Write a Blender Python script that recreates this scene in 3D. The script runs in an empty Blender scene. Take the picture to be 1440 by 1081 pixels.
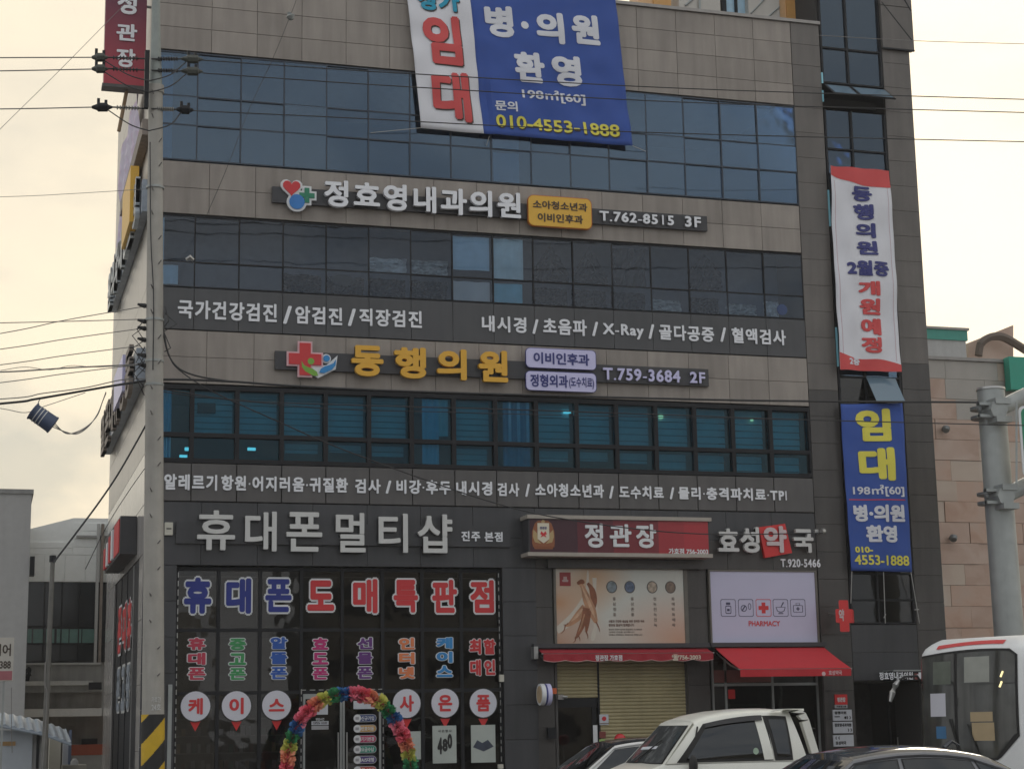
import bpy, bmesh, math, random
from mathutils import Vector, Matrix
random.seed(7)
scn = bpy.context.scene
COL = scn.collection
R_ = math.radians

# ---------------------------------------------------------------- camera
FPX = 2475.0                                   # focal length in photo pixels (photo is 1440 wide)
YAW, PIT, ROL = 0.291640, 0.190454, -0.0179212
CAM = Vector((-3.0167, -36.1205, 1.8))
cyw, syw, cp, sp = math.cos(YAW), math.sin(YAW), math.cos(PIT), math.sin(PIT)
F = Vector((syw*cp, cyw*cp, sp)); R0 = Vector((cyw, -syw, 0)); U0 = R0.cross(F)
RX = math.cos(ROL)*R0 + math.sin(ROL)*U0
UP = -math.sin(ROL)*R0 + math.cos(ROL)*U0
cd = bpy.data.cameras.new('camera'); cam = bpy.data.objects.new('camera', cd); COL.objects.link(cam)
cam.matrix_world = Matrix(((RX.x, UP.x, -F.x, CAM.x), (RX.y, UP.y, -F.y, CAM.y), (RX.z, UP.z, -F.z, CAM.z), (0, 0, 0, 1)))
cd.lens = 36.0*FPX/1440; cd.sensor_width = 36; cd.clip_start = .1; cd.clip_end = 3000
scn.camera = cam

def at(px, py, Y=0.0):
    """the point of the plane y = Y that the photo shows at pixel (px, py)"""
    d = F*FPX + RX*(px-720) - UP*(py-540.5)
    return CAM + d*((Y-CAM.y)/d.y)

# ---------------------------------------------------------------- world and sun
SUN_EL, SUN_AZ = R_(24), YAW + R_(16)        # low sun behind the building, to the right
w = bpy.data.worlds.new('World'); scn.world = w; w.use_nodes = True
nt = w.node_tree; nt.nodes.clear(); N = nt.nodes.new; L = nt.links.new
out = N('ShaderNodeOutputWorld')
sky = N('ShaderNodeTexSky'); sky.sky_type = 'NISHITA'; sky.sun_disc = False
sky.sun_elevation = SUN_EL; sky.sun_rotation = SUN_AZ; sky.air_density = 1.5; sky.dust_density = 3
b1 = N('ShaderNodeBackground'); b1.inputs[1].default_value = .1; L(sky.outputs[0], b1.inputs[0])
tc = N('ShaderNodeTexCoord')
dot = N('ShaderNodeVectorMath'); dot.operation = 'DOT_PRODUCT'
dot.inputs[1].default_value = (math.sin(SUN_AZ)*math.cos(R_(12)), math.cos(SUN_AZ)*math.cos(R_(12)), math.sin(R_(12)))
L(tc.outputs['Generated'], dot.inputs[0])
ramp = N('ShaderNodeValToRGB'); cr = ramp.color_ramp
mr = N('ShaderNodeMapRange'); mr.inputs[1].default_value = -1; L(dot.outputs['Value'], mr.inputs[0]); L(mr.outputs[0], ramp.inputs[0])
cr.elements[0].position = 0; cr.elements[0].color = (.82, .82, .83, 1)
cr.elements[1].position = 1; cr.elements[1].color = (1.10, 1.00, .80, 1)
e = cr.elements.new(.55); e.color = (.87, .86, .84, 1)
e = cr.elements.new(.90); e.color = (1.03, .90, .70, 1)
e = cr.elements.new(.965); e.color = (1.07, .925, .69, 1)
mp = N('ShaderNodeMapping'); mp.inputs['Scale'].default_value = (2.2, 2.2, 5.2); mp.inputs['Location'].default_value = (1.3, .4, 2.1)
L(tc.outputs['Generated'], mp.inputs[0])
nz = N('ShaderNodeTexNoise'); nz.inputs['Scale'].default_value = 2.0; nz.inputs['Detail'].default_value = 7; nz.inputs['Roughness'].default_value = .52
L(mp.outputs[0], nz.inputs['Vector'])
cl = N('ShaderNodeValToRGB'); c2 = cl.color_ramp
c2.elements[0].position = .36; c2.elements[0].color = (.80, .83, .87, 1)
c2.elements[1].position = .62; c2.elements[1].color = (1.03, 1.02, 1.0, 1)
e = c2.elements.new(.47); e.color = (.93, .945, .96, 1)
L(nz.outputs[0], cl.inputs[0])
mul = N('ShaderNodeMix'); mul.data_type = 'RGBA'; mul.blend_type = 'MULTIPLY'; mul.inputs[0].default_value = 1
L(ramp.outputs[0], mul.inputs[6]); L(cl.outputs[0], mul.inputs[7])
mp2 = N('ShaderNodeMapping'); mp2.inputs['Scale'].default_value = (1, 1, 1.7); mp2.inputs['Location'].default_value = (3.1, 1.2, .35)
L(tc.outputs['Generated'], mp2.inputs[0])
nz2 = N('ShaderNodeTexNoise'); nz2.inputs['Scale'].default_value = 6.0; nz2.inputs['Detail'].default_value = 6; nz2.inputs['Roughness'].default_value = .5
L(mp2.outputs[0], nz2.inputs['Vector'])
cl2 = N('ShaderNodeValToRGB'); c3 = cl2.color_ramp
c3.elements[0].position = .38; c3.elements[0].color = (.62, .68, .76, 1); c3.elements[1].position = .50; c3.elements[1].color = (1, 1, 1, 1)
L(nz2.outputs[0], cl2.inputs[0])
mul2 = N('ShaderNodeMix'); mul2.data_type = 'RGBA'; mul2.blend_type = 'MULTIPLY'; mul2.inputs[0].default_value = .85
L(mul.outputs[2], mul2.inputs[6]); L(cl2.outputs[0], mul2.inputs[7])
b2 = N('ShaderNodeBackground'); b2.inputs[1].default_value = 1.0; L(mul2.outputs[2], b2.inputs[0])
mx = N('ShaderNodeMixShader'); mx.inputs[0].default_value = .92
L(b1.outputs[0], mx.inputs[1]); L(b2.outputs[0], mx.inputs[2]); L(mx.outputs[0], out.inputs[0])

sl = bpy.data.lights.new('sun', 'SUN'); sl.energy = .9; sl.angle = R_(14); sl.color = (1, .9, .76)
so = bpy.data.objects.new('sun', sl); COL.objects.link(so)
sd = Vector((math.sin(SUN_AZ)*math.cos(SUN_EL), math.cos(SUN_AZ)*math.cos(SUN_EL), math.sin(SUN_EL)))
so.rotation_euler = sd.to_track_quat('Z', 'Y').to_euler(); so.location = (10, 30, 40)
scn.view_settings.view_transform = 'Standard'; scn.view_settings.look = 'None'
scn.view_settings.exposure = 0.10; scn.view_settings.gamma = 1; scn.view_settings.use_curve_mapping = False
scn.render.engine = 'CYCLES'
scn.cycles.max_bounces = 8; scn.cycles.transparent_max_bounces = 16

# ---------------------------------------------------------------- materials
MATS = {}
def mat(name, rgb, rough=.6, metal=0, var=.12, scale=6, bump=0, bscale=60, rnd=0, streak=0, spec=.5, emit=0, coat=0, speck=0):
    if name in MATS: return MATS[name]
    m = bpy.data.materials.new(name); m.use_nodes = True; nt = m.node_tree; N = nt.nodes.new; L = nt.links.new
    p = nt.nodes['Principled BSDF']
    p.inputs['Roughness'].default_value = rough; p.inputs['Metallic'].default_value = metal
    p.inputs['Specular IOR Level'].default_value = spec; p.inputs['Coat Weight'].default_value = coat
    geo = N('ShaderNodeNewGeometry'); f = None
    def scaled(fac_socket, lo, hi):
        r = N('ShaderNodeMapRange'); r.inputs[1].default_value = .25; r.inputs[2].default_value = .75
        r.inputs[3].default_value = lo; r.inputs[4].default_value = hi; L(fac_socket, r.inputs[0]); return r.outputs[0]
    def times(a, b):
        if a is None: return b
        q = N('ShaderNodeMath'); q.operation = 'MULTIPLY'; L(a, q.inputs[0]); L(b, q.inputs[1]); return q.outputs[0]
    if var:
        n = N('ShaderNodeTexNoise'); n.inputs['Scale'].default_value = scale; n.inputs['Detail'].default_value = 6; L(geo.outputs['Position'], n.inputs['Vector'])
        f = times(f, scaled(n.outputs[0], 1-var, 1+var))
    if speck:
        n = N('ShaderNodeTexNoise'); n.inputs['Scale'].default_value = 70; n.inputs['Detail'].default_value = 2; L(geo.outputs['Position'], n.inputs['Vector'])
        f = times(f, scaled(n.outputs[0], 1-speck, 1+speck))
    if streak:
        mpn = N('ShaderNodeMapping'); mpn.inputs['Scale'].default_value = (3.5, 3.5, .35); L(geo.outputs['Position'], mpn.inputs[0])
        n = N('ShaderNodeTexNoise'); n.inputs['Scale'].default_value = 1.4; n.inputs['Detail'].default_value = 5; L(mpn.outputs[0], n.inputs['Vector'])
        f = times(f, scaled(n.outputs[0], 1-streak, 1+streak*.5))
    if rnd:
        oi = N('ShaderNodeObjectInfo'); r = N('ShaderNodeMapRange'); r.inputs[3].default_value = 1-rnd; r.inputs[4].default_value = 1+rnd
        L(oi.outputs['Random'], r.inputs[0]); f = times(f, r.outputs[0])
    if f is not None:
        v = N('ShaderNodeVectorMath'); v.operation = 'SCALE'; v.inputs[0].default_value = rgb[:3]; L(f, v.inputs['Scale']); L(v.outputs[0], p.inputs['Base Color'])
    else: p.inputs['Base Color'].default_value = (*rgb, 1)
    if bump:
        n = N('ShaderNodeTexNoise'); n.inputs['Scale'].default_value = bscale; n.inputs['Detail'].default_value = 4; L(geo.outputs['Position'], n.inputs['Vector'])
        b = N('ShaderNodeBump'); b.inputs['Strength'].default_value = bump; b.inputs['Distance'].default_value = .01; L(n.outputs[0], b.inputs['Height']); L(b.outputs[0], p.inputs['Normal'])
    if emit:
        p.inputs['Emission Color'].default_value = (*rgb, 1); p.inputs['Emission Strength'].default_value = emit
    MATS[name] = m; return m

def glass(name, tint, refl=(.8, .9, 1), ior=1.8, rough=.02, wav=.02, wscale=1.2):
    m = bpy.data.materials.new(name); m.use_nodes = True; nt = m.node_tree; nt.nodes.clear(); N = nt.nodes.new; L = nt.links.new
    o = N('ShaderNodeOutputMaterial'); t = N('ShaderNodeBsdfTransparent'); t.inputs[0].default_value = (*tint, 1)
    g = N('ShaderNodeBsdfGlossy'); g.inputs[0].default_value = (*refl, 1); g.inputs['Roughness'].default_value = rough
    fr = N('ShaderNodeFresnel'); fr.inputs[0].default_value = ior
    geo = N('ShaderNodeNewGeometry'); n = N('ShaderNodeTexNoise'); n.inputs['Scale'].default_value = wscale; L(geo.outputs['Position'], n.inputs['Vector'])
    b = N('ShaderNodeBump'); b.inputs['Strength'].default_value = wav; b.inputs['Distance'].default_value = .3; L(n.outputs[0], b.inputs['Height']); L(b.outputs[0], g.inputs['Normal'])
    mx = N('ShaderNodeMixShader'); L(fr.outputs[0], mx.inputs[0]); L(t.outputs[0], mx.inputs[1]); L(g.outputs[0], mx.inputs[2]); L(mx.outputs[0], o.inputs[0])
    MATS[name] = m; return m

M = {}
M['stone'] = mat('beige_granite', (.315, .278, .245), .6, var=.13, scale=1.1, rnd=.10, streak=.22, speck=.12, bump=.15)
M['stone_dark'] = mat('grey_granite', (.15, .135, .122), .5, var=.12, scale=1.5, rnd=.06, streak=.2, speck=.12, bump=.15)
M['granite'] = mat('black_granite', (.050, .051, .056), .38, var=.16, scale=1.4, rnd=.08, streak=.30, speck=.25, bump=.1)
M['granite2'] = mat('brown_black_granite', (.068, .062, .058), .42, var=.15, scale=1.4, rnd=.07, streak=.28, speck=.22, bump=.1)
M['backing'] = mat('joint_backing', (.05, .047, .045), .9, var=0)  # dark backing wall that shows through the panel joints
M['spandrel'] = mat('grey_spandrel', (.098, .092, .089), .35, var=.10, scale=2, rnd=.06, streak=.18)
M['spandrel2'] = mat('charcoal_spandrel', (.060, .061, .065), .3, var=.10, scale=2, rnd=.05, streak=.18)
M['frame'] = mat('dark_window_frame', (.014, .015, .018), .5, var=0, spec=.25)
M['frame_blue'] = mat('blue_grey_frame', (.045, .058, .078), .4, var=0, spec=.3)
M['alu'] = mat('aluminium', (.42, .42, .41), .35, metal=.8, var=.05)
M['coping'] = mat('metal_coping', (.33, .31, .29), .45, metal=.2, var=.1)
M['white'] = mat('white_paint', (.78, .78, .76), .45, var=.04)
M['letter_white'] = mat('white_channel_letter', (.82, .83, .86), .4, var=.03)
M['letter_grey'] = mat('grey_channel_letter', (.62, .62, .60), .4, var=.04)
M['letter_side'] = mat('letter_return', (.25, .25, .26), .5, var=0)
M['vinyl_white'] = mat('white_vinyl', (.74, .75, .76), .5, var=0)
M['lav'] = mat('lavender_white_sign', (.62, .60, .86), .4, var=.02)
M['navy'] = mat('navy_print', (.035, .04, .20), .5, var=0)
M['blue'] = mat('blue_letter', (.015, .03, .24), .5, var=0)
M['red'] = mat('red_letter', (.62, .035, .04), .5, var=0)
M['crimson'] = mat('crimson_print', (.50, .04, .08), .5, var=0)
M['green'] = mat('green_print', (.05, .30, .10), .5, var=0)
M['blue2'] = mat('mid_blue_print', (.02, .10, .42), .5, var=0)
M['magenta'] = mat('magenta_print', (.50, .02, .17), .5, var=0)
M['purple'] = mat('purple_print', (.13, .03, .20), .5, var=0)
M['orange'] = mat('orange_print', (.75, .22, .08), .5, var=0)
M['sky_blue'] = mat('sky_blue_print', (.03, .26, .60), .5, var=0)
M['yellow'] = mat('yellow_letter', (.78, .42, .035), .45, var=.03)
M['pill_yellow'] = mat('yellow_sign_box', (.80, .46, .05), .45, var=.03)
M['ban_yellow'] = mat('yellow_banner_print', (.80, .72, .10), .7, var=0)
M['ban_blue'] = mat('blue_banner_cloth', (.04, .095, .37), .8, var=.05, scale=3, bump=.1, bscale=300)
M['ban_white'] = mat('white_banner_cloth', (.76, .76, .80), .8, var=.03, scale=3, bump=.1, bscale=300)
M['ban_red'] = mat('red_banner_print', (.66, .085, .085), .7, var=0)
M['ban_cyan'] = mat('cyan_banner_print', (.02, .33, .50), .7, var=0)
M['ban_lett'] = mat('white_banner_print', (.74, .75, .80), .7, var=0)
M['black'] = mat('black_print', (.02, .02, .02), .5, var=0)
M['dark_box'] = mat('dark_sign_base', (.045, .045, .05), .5, var=.08)
M['text_dark'] = mat('dark_brown_print', (.05, .03, .02), .5, var=0)
M['concrete'] = mat('pole_concrete', (.42, .40, .36), .85, var=.10, scale=4, streak=.18, bump=.5, bscale=40)
M['galv'] = mat('galvanised_steel', (.36, .38, .37), .5, metal=.35, var=.12, scale=3, streak=.12)
M['wire'] = mat('black_cable', (.03, .03, .032), .6, var=0)
M['wire_grey'] = mat('weathered_cable', (.22, .21, .20), .6, var=.1)
M['asphalt'] = mat('asphalt', (.05, .05, .052), .9, var=.15, bump=.6, bscale=80)
M['pave'] = mat('paving', (.22, .21, .20), .85, var=.12, bump=.3)
M['earth'] = mat('ground_soil', (.16, .15, .13), .95, var=.15)
M['interior'] = mat('interior_wall', (.36, .38, .40), .8, var=.1, scale=1)
M['ceiling'] = mat('interior_ceiling', (.5, .5, .5), .8, var=.1)
M['dark_int'] = mat('dark_interior', (.10, .095, .09), .8, var=.2)
M['blind'] = mat('white_blind', (.66, .72, .76), .6, var=.06)
M['curtain'] = mat('pale_blue_curtain', (.50, .72, .90), .8, var=.08)
M['film'] = mat('black_plastic_film', (.006, .007, .010), .32, var=0, bump=.5, bscale=4, spec=.2)
M['paper'] = mat('paper_sheet', (.60, .62, .66), .8, var=.08, scale=3)
M['cream'] = mat('cream_cladding', (.52, .49, .44), .35, var=.05, scale=1, rnd=.04, streak=.06)
M['side_grey'] = mat('side_polished_stone', (.46, .44, .42), .16, var=.06, scale=1, rnd=.05)
M['ochre'] = mat('ochre_cladding', (.62, .33, .10), .45, var=.05)
M['ochre2'] = mat('pale_ochre_cladding', (.70, .44, .22), .45, var=.05)
M['lamp_cool'] = mat('cool_lamp', (.45, .85, .9), emit=1.2, var=0)
M['lamp_warm'] = mat('warm_lamp', (1.0, .85, .45), emit=1.0, var=0)
M['reflection_cyan'] = mat('frame_reflection', (.30, .66, .78), .2, var=0)  # colour of the painted reflections on the tower window frames
M['awn_red'] = mat('red_awning_cloth', (.36, .022, .035), .8, var=.05)
M['awn_red2'] = mat('bright_red_awning_cloth', (.55, .025, .035), .75, var=.05)
M['sign_red'] = mat('red_sign_face', (.48, .025, .035), .35, var=.03)
M['shutter'] = mat('cream_shutter', (.42, .36, .20), .55, var=.12, scale=2, streak=.10)
M['pharm_red'] = mat('pharmacy_red', (.66, .03, .03), .45, var=.03)
M['tyre'] = mat('tyre_rubber', (.02, .02, .02), .85, var=0)
M['rim'] = mat('alloy_rim', (.45, .45, .46), .3, metal=.8, var=0)
M['rubber'] = mat('window_seal', (.012, .012, .012), .6, var=0)
M['truck_white'] = mat('cream_white_car_paint', (.86, .86, .78), .3, var=.03, coat=.5)
M['bus_white'] = mat('bus_white_paint', (.86, .87, .86), .35, var=.03, coat=.3)
M['car_grey'] = mat('silver_grey_car_paint', (.20, .205, .22), .35, metal=.2, var=.02, coat=.3)
M['car_black'] = mat('black_car_paint', (.03, .032, .036), .2, var=0, coat=.6)
M['car_white'] = mat('white_car_paint', (.75, .75, .74), .3, var=0, coat=.5)
M['seat'] = mat('seat_cloth', (.05, .05, .055), .8, var=.1)
M['cardboard'] = mat('tan_card', (.48, .37, .22), .8, var=.06)
M['bg_grey'] = mat('grey_render', (.47, .47, .46), .8, var=.05, streak=.08)
M['bg_white'] = mat('white_metal_cladding', (.86, .88, .86), .45, var=.04)
M['bg_conc'] = mat('weathered_concrete', (.33, .33, .32), .85, var=.14, scale=2, streak=.25)
M['bg_conc2'] = mat('stained_concrete', (.27, .255, .235), .85, var=.2, scale=2, streak=.35)
M['teal_glass'] = mat('teal_panel_glass', (.13, .26, .23), .2, var=.1)
M['tin'] = mat('blue_grey_tin', (.34, .40, .46), .5, var=.12, scale=2)
M['orange_band'] = mat('orange_red_band', (.48, .10, .04), .6, var=.05)
M['closure'] = mat('navy_closure', (.06, .085, .15), .5, var=.1)
M['hazard_y'] = mat('hazard_yellow', (.66, .42, .02), .6, var=.12)
M['hazard_k'] = mat('hazard_black', (.02, .02, .02), .7, var=0)
M['sign_green'] = mat('sign_green', (.02, .25, .13), .45, var=.04)
M['granite_floor'] = M['pave']
glass('blue_glass', (.50, .60, .68), (.62, .80, 1.0), 1.88, wav=.006)
glass('blue_glass_dark', (.82, .88, .92), (.62, .66, .74), 1.52, wav=.015)
glass('teal_glass_window', (.38, .68, .76), (.5, .7, .8), 1.42)
glass('shop_glass', (.50, .50, .50), (.8, .8, .8), 1.55, wav=.03)
glass('car_glass', (.18, .19, .19), (.85, .9, .95), 1.7, wav=0)


def two_tone(name, cols, rough=.5, scale=3, axis=None):
    m = bpy.data.materials.new(name); m.use_nodes = True; nt = m.node_tree; N = nt.nodes.new; L = nt.links.new
    p = nt.nodes['Principled BSDF']; p.inputs['Roughness'].default_value = rough
    geo = N('ShaderNodeNewGeometry'); oi = N('ShaderNodeObjectInfo')
    add = N('ShaderNodeVectorMath'); add.operation = 'ADD'; L(geo.outputs['Position'], add.inputs[0])
    sc = N('ShaderNodeVectorMath'); sc.operation = 'SCALE'; sc.inputs[0].default_value = (40, 17, 29); L(oi.outputs['Random'], sc.inputs['Scale']); L(sc.outputs[0], add.inputs[1])
    n = N('ShaderNodeTexNoise'); n.inputs['Scale'].default_value = scale; n.inputs['Detail'].default_value = 4; n.inputs['Distortion'].default_value = 1.2; L(add.outputs[0], n.inputs['Vector'])
    r = N('ShaderNodeValToRGB'); r.color_ramp.elements[0].position = .3; r.color_ramp.elements[1].position = .7
    r.color_ramp.elements[0].color = (*cols[0], 1); r.color_ramp.elements[1].color = (*cols[-1], 1)
    if len(cols) > 2: q = r.color_ramp.elements.new(.5); q.color = (*cols[1], 1)
    L(n.outputs[0], r.inputs[0]); L(r.outputs[0], p.inputs['Base Color']); MATS[name] = m; return m
M['sandstone'] = [two_tone('pink_sandstone', [(.46, .31, .235), (.53, .38, .30), (.58, .45, .37)], scale=.9),
                  two_tone('buff_sandstone', [(.52, .40, .32), (.57, .46, .37), (.58, .50, .42)], scale=.9),
                  two_tone('grey_marble_stone', [(.40, .37, .33), (.48, .45, .41)], scale=.7),
                  two_tone('orange_sandstone', [(.48, .30, .215), (.55, .38, .29), (.54, .40, .32)], scale=1.1)]

# ---------------------------------------------------------------- mesh helpers
class MB:
    def __init__(s): s.v = []; s.f = []; s.m = []
    def add(s, vs, fs, mi=0):
        k = len(s.v); s.v += [tuple(v) for v in vs]; s.f += [tuple(i+k for i in f) for f in fs]; s.m += [mi]*len(fs)
    def box(s, x0, x1, y0, y1, z0, z1, mi=0):
        s.add([(x0,y0,z0),(x1,y0,z0),(x1,y1,z0),(x0,y1,z0),(x0,y0,z1),(x1,y0,z1),(x1,y1,z1),(x0,y1,z1)],
              [(0,3,2,1),(4,5,6,7),(0,1,5,4),(1,2,6,5),(2,3,7,6),(3,0,4,7)], mi); return s
    def quad(s, a, b, c, d, mi=0): s.add([a, b, c, d], [(0,1,2,3)], mi); return s
    def prism(s, pts, d, mi=0):
        """closed 3-D outline pts pushed back by vector d"""
        n = len(pts); d = Vector(d); a = [Vector(p) for p in pts]
        s.add([*a, *[p+d for p in a]], [tuple(range(n)), tuple(range(2*n-1, n-1, -1))] + [(i, i+n, (i+1) % n+n, (i+1) % n) for i in range(n)], mi); return s
    def tube(s, pts, r, n=6, mi=0, cap=True):
        pts = [Vector(p) for p in pts]; rr = r if isinstance(r, (list, tuple)) else [r]*len(pts); vs = []
        for i, p in enumerate(pts):
            t = (pts[min(i+1, len(pts)-1)]-pts[max(i-1, 0)]).normalized()
            a = t.cross(Vector((0, 0, 1)) if abs(t.z) < .9 else Vector((0, 1, 0))).normalized(); b = t.cross(a)
            vs += [p + a*rr[i]*math.cos(2*math.pi*k/n) + b*rr[i]*math.sin(2*math.pi*k/n) for k in range(n)]
        fs = [(i*n+k, i*n+(k+1) % n, (i+1)*n+(k+1) % n, (i+1)*n+k) for i in range(len(pts)-1) for k in range(n)]
        if cap: fs += [tuple(range(n))[::-1], tuple(range((len(pts)-1)*n, len(pts)*n))]
        s.add(vs, fs, mi); return s
    def grid(s, P, mi=0, flip=False):
        """P[i][j] points"""
        n, m = len(P), len(P[0])
        s.add([p for r in P for p in r], [((i*m+j, (i+1)*m+j, (i+1)*m+j+1, i*m+j+1) if not flip else (i*m+j, i*m+j+1, (i+1)*m+j+1, (i+1)*m+j)) for i in range(n-1) for j in range(m-1)], mi); return s
    def gout(s, P, ref, mi=0):
        """a grid whose faces look away from ref"""
        n, m = len(P)//2, len(P[0])//2; a, c, d = Vector(P[n][m]), Vector(P[n-1][m]), Vector(P[n][m-1])
        nrm = (c-a).cross(d-a); return s.grid(P, mi, flip=nrm.dot(a-Vector(ref)) < 0)
    def build(s, name, mats, parent=None, smooth=False, local=False, origin=None):
        mats = mats if isinstance(mats, list) else [mats]
        me = bpy.data.meshes.new(name)
        if parent is not None: off = Vector((0, 0, 0)) if local else wloc(parent)
        elif origin is not None: off = Vector(origin)
        else:
            xs = [v[0] for v in s.v]; ys = [v[1] for v in s.v]; zs = [v[2] for v in s.v]
            off = Vector(((min(xs)+max(xs))/2, (min(ys)+max(ys))/2, min(zs)))
        me.from_pydata([tuple(Vector(v)-off) for v in s.v], [], s.f); me.update()
        for m in mats: me.materials.append(MATS[m] if isinstance(m, str) and m in MATS else (M[m] if isinstance(m, str) else m))
        me.polygons.foreach_set('material_index', s.m)
        if smooth:
            me.polygons.foreach_set('use_smooth', [True]*len(me.polygons)); me.set_sharp_from_angle(angle=R_(38))
        o = bpy.data.objects.new(name, me); COL.objects.link(o)
        if parent is not None: o.parent = parent
        else: o.location = off
        return o
def wloc(o):
    v = Vector(o.location)
    while o.parent: o = o.parent; v += Vector(o.location)
    return v
def tag(o, label, cat, group=None, kind=None):
    if label: o['label'] = label
    if cat: o['category'] = cat
    if group: o['group'] = group
    if kind: o['kind'] = kind
    return o
def thing(name, label, cat, loc=(0, 0, 0), rz=0, group=None):
    o = bpy.data.objects.new(name, None); COL.objects.link(o); o.location = loc; o.rotation_euler = (0, 0, rz); o.empty_display_size = .2
    return tag(o, label, cat, group)
def struct(o): o['kind'] = 'structure'; return o
def copy_tree(o, parent=None):
    c = o.copy(); COL.objects.link(c); c.parent = parent
    for ch in list(o.children): copy_tree(ch, c)
    return c
UNIT = {}
def slab(name, x0, x1, z0, z1, yf, th, m, parent, gap=.0042, axis='y'):
    """one cladding panel; alike panels share their mesh; its face looks to -Y (or to -X)"""
    wd, h = round(x1-x0-2*gap, 3), round(z1-z0-2*gap, 3); key = (wd, h, th, m if isinstance(m, str) else m.name, axis)
    if key not in UNIT:
        b = .004; me = bpy.data.meshes.new(name); W, H = wd/2, h/2
        vs = [(-W+b, 0, -H+b), (W-b, 0, -H+b), (W-b, 0, H-b), (-W+b, 0, H-b), (-W, b, -H), (W, b, -H), (W, b, H), (-W, b, H), (-W, th, -H), (W, th, -H), (W, th, H), (-W, th, H)]
        fs = [(0,1,2,3),(0,4,5,1),(1,5,6,2),(2,6,7,3),(3,7,4,0),(4,8,9,5),(5,9,10,6),(6,10,11,7),(7,11,8,4)]
        if axis == 'x': vs = [(v[1], -v[0], v[2]) for v in vs]
        me.from_pydata(vs, [], fs); me.update(); me.materials.append(MATS.get(m) if isinstance(m, str) and m in MATS else (M[m] if isinstance(m, str) else m)); UNIT[key] = me
    o = bpy.data.objects.new(name, UNIT[key]); COL.objects.link(o); o.parent = parent
    c = Vector(((x0+x1)/2, yf, (z0+z1)/2)) if axis == 'y' else Vector((yf, (x0+x1)/2, (z0+z1)/2))
    o.location = c - wloc(parent); return o

# ---------------------------------------------------------------- lettering
GL = {}
TXS = bpy.data.scenes.new('type')                # a scratch scene that only turns type into outlines; removed at the end
GC = bpy.data.curves.new('g', 'FONT'); GC.size = 1; GC.resolution_u = 3; GO = bpy.data.objects.new('g', GC); TXS.collection.objects.link(GO)
def glyph(s, off=0.0, ext=False):
    k = (s, ext)
    if k in GL: return GL[k]
    c = GC; c.body = s; c.extrude = .5 if ext else 0; o = GO
    TXS.view_layers[0].update(); dg = TXS.view_layers[0].depsgraph; me = bpy.data.meshes.new_from_object(o.evaluated_get(dg))
    r = ([tuple(v.co) for v in me.vertices], [tuple(p.vertices) for p in me.polygons])
    bpy.data.meshes.remove(me); GL[k] = r; return r
def bounds(vs): return min(v[0] for v in vs), max(v[0] for v in vs), min(v[1] for v in vs), max(v[1] for v in vs)
def put_text(mb, s, f, bold=0, depth=0, mi=0, lift=0, outline=0, off=.02, sub=None, box=None):
    """lettering s through f(u, v, w): u, v run 0..1 over its box, w is metres out of the surface"""
    vs, fs = glyph(s, off, depth > 0); bold += off; k = bold + outline
    x0, x1, y0, y1 = box or bounds(vs); e = bold; x0 -= e; x1 += e; y0 -= e; y1 += e
    sh = [(0, 0)]
    for rr_, n in (((k, 8),) if k < .05 else ((k, 12), (k*.55, 6))):
        if k > .004: sh += [(rr_*math.cos(2*math.pi*(i+.5)/n)*1.05, rr_*math.sin(2*math.pi*(i+.5)/n)*1.05) for i in range(n)]
    for i, (dx, dy) in enumerate(sh):
        P = []
        for v in vs:
            w = lift + i*.0004 + (depth*(v[2]+.5) if depth else 0)
            P.append(((v[0]+dx-x0)/(x1-x0), (v[1]+dy-y0)/(y1-y0), w))
        if sub:
            bm = bmesh.new(); bv = [bm.verts.new(p) for p in P]
            for q in fs:
                try: bm.faces.new([bv[j] for j in q])
                except ValueError: pass
            bmesh.ops.triangulate(bm, faces=bm.faces[:])
            for _ in range(3):
                le = [ed for ed in bm.edges if (f(*ed.verts[0].co)-f(*ed.verts[1].co)).length > sub]
                if not le: break
                bmesh.ops.subdivide_edges(bm, edges=le, cuts=1)
                bmesh.ops.triangulate(bm, faces=bm.faces[:])
            bm.verts.index_update()
            mb.add([f(*v.co) for v in bm.verts], [tuple(v.index for v in q.verts) for q in bm.faces], mi); bm.free()
        else: mb.add([f(*p) for p in P], fs, mi)
def face_map(px0, py0, px1, py1, Y):
    a, b = at(px0, py0, Y), at(px1, py1, Y)
    return lambda u, v, w: Vector((a.x+u*(b.x-a.x), Y-w, b.z+v*(a.z-b.z)))
def lettering(name, s, box, Y, m, parent, bold=0, depth=0, outline=0, out_m=None, off=.02, lift=.004):
    """flat or raised lettering whose box in the photo is (left, top of first, right, bottom of last)"""
    mb = MB(); f = face_map(*box, Y); mats = [m]
    if outline: put_text(mb, s, f, bold, depth, 1, lift, outline, off=off); mats.append(out_m); lift += .010
    put_text(mb, s, f, bold, depth, 0, lift, 0, off=off)
    return mb.build(name, mats, parent)
def letters(name, s, box, Y, m, parent, bold=0, depth=.08, off=.02, lift=.004, side=None):
    """every character of s is a raised letter of its own"""
    full = bounds(glyph(s, off, depth > 0)[0]); W = full[1]-full[0]; H = full[3]-full[2]; f = face_map(*box, Y)
    for i, ch in enumerate(s):
        if ch == ' ': continue
        g = bounds(glyph(ch, off, depth > 0)[0]); xr = bounds(glyph(s[:i+1], off, depth > 0)[0])[1]; xl = xr-(g[1]-g[0])
        u0, u1, v0, v1 = (xl-full[0])/W, (xr-full[0])/W, (g[2]-full[2])/H, (g[3]-full[2])/H
        mb = MB(); put_text(mb, ch, lambda u, v, w: f(u0+u*(u1-u0), v0+v*(v1-v0), w), bold, depth, 0, lift, 0, off)
        mb.build(name, m, parent)
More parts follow.
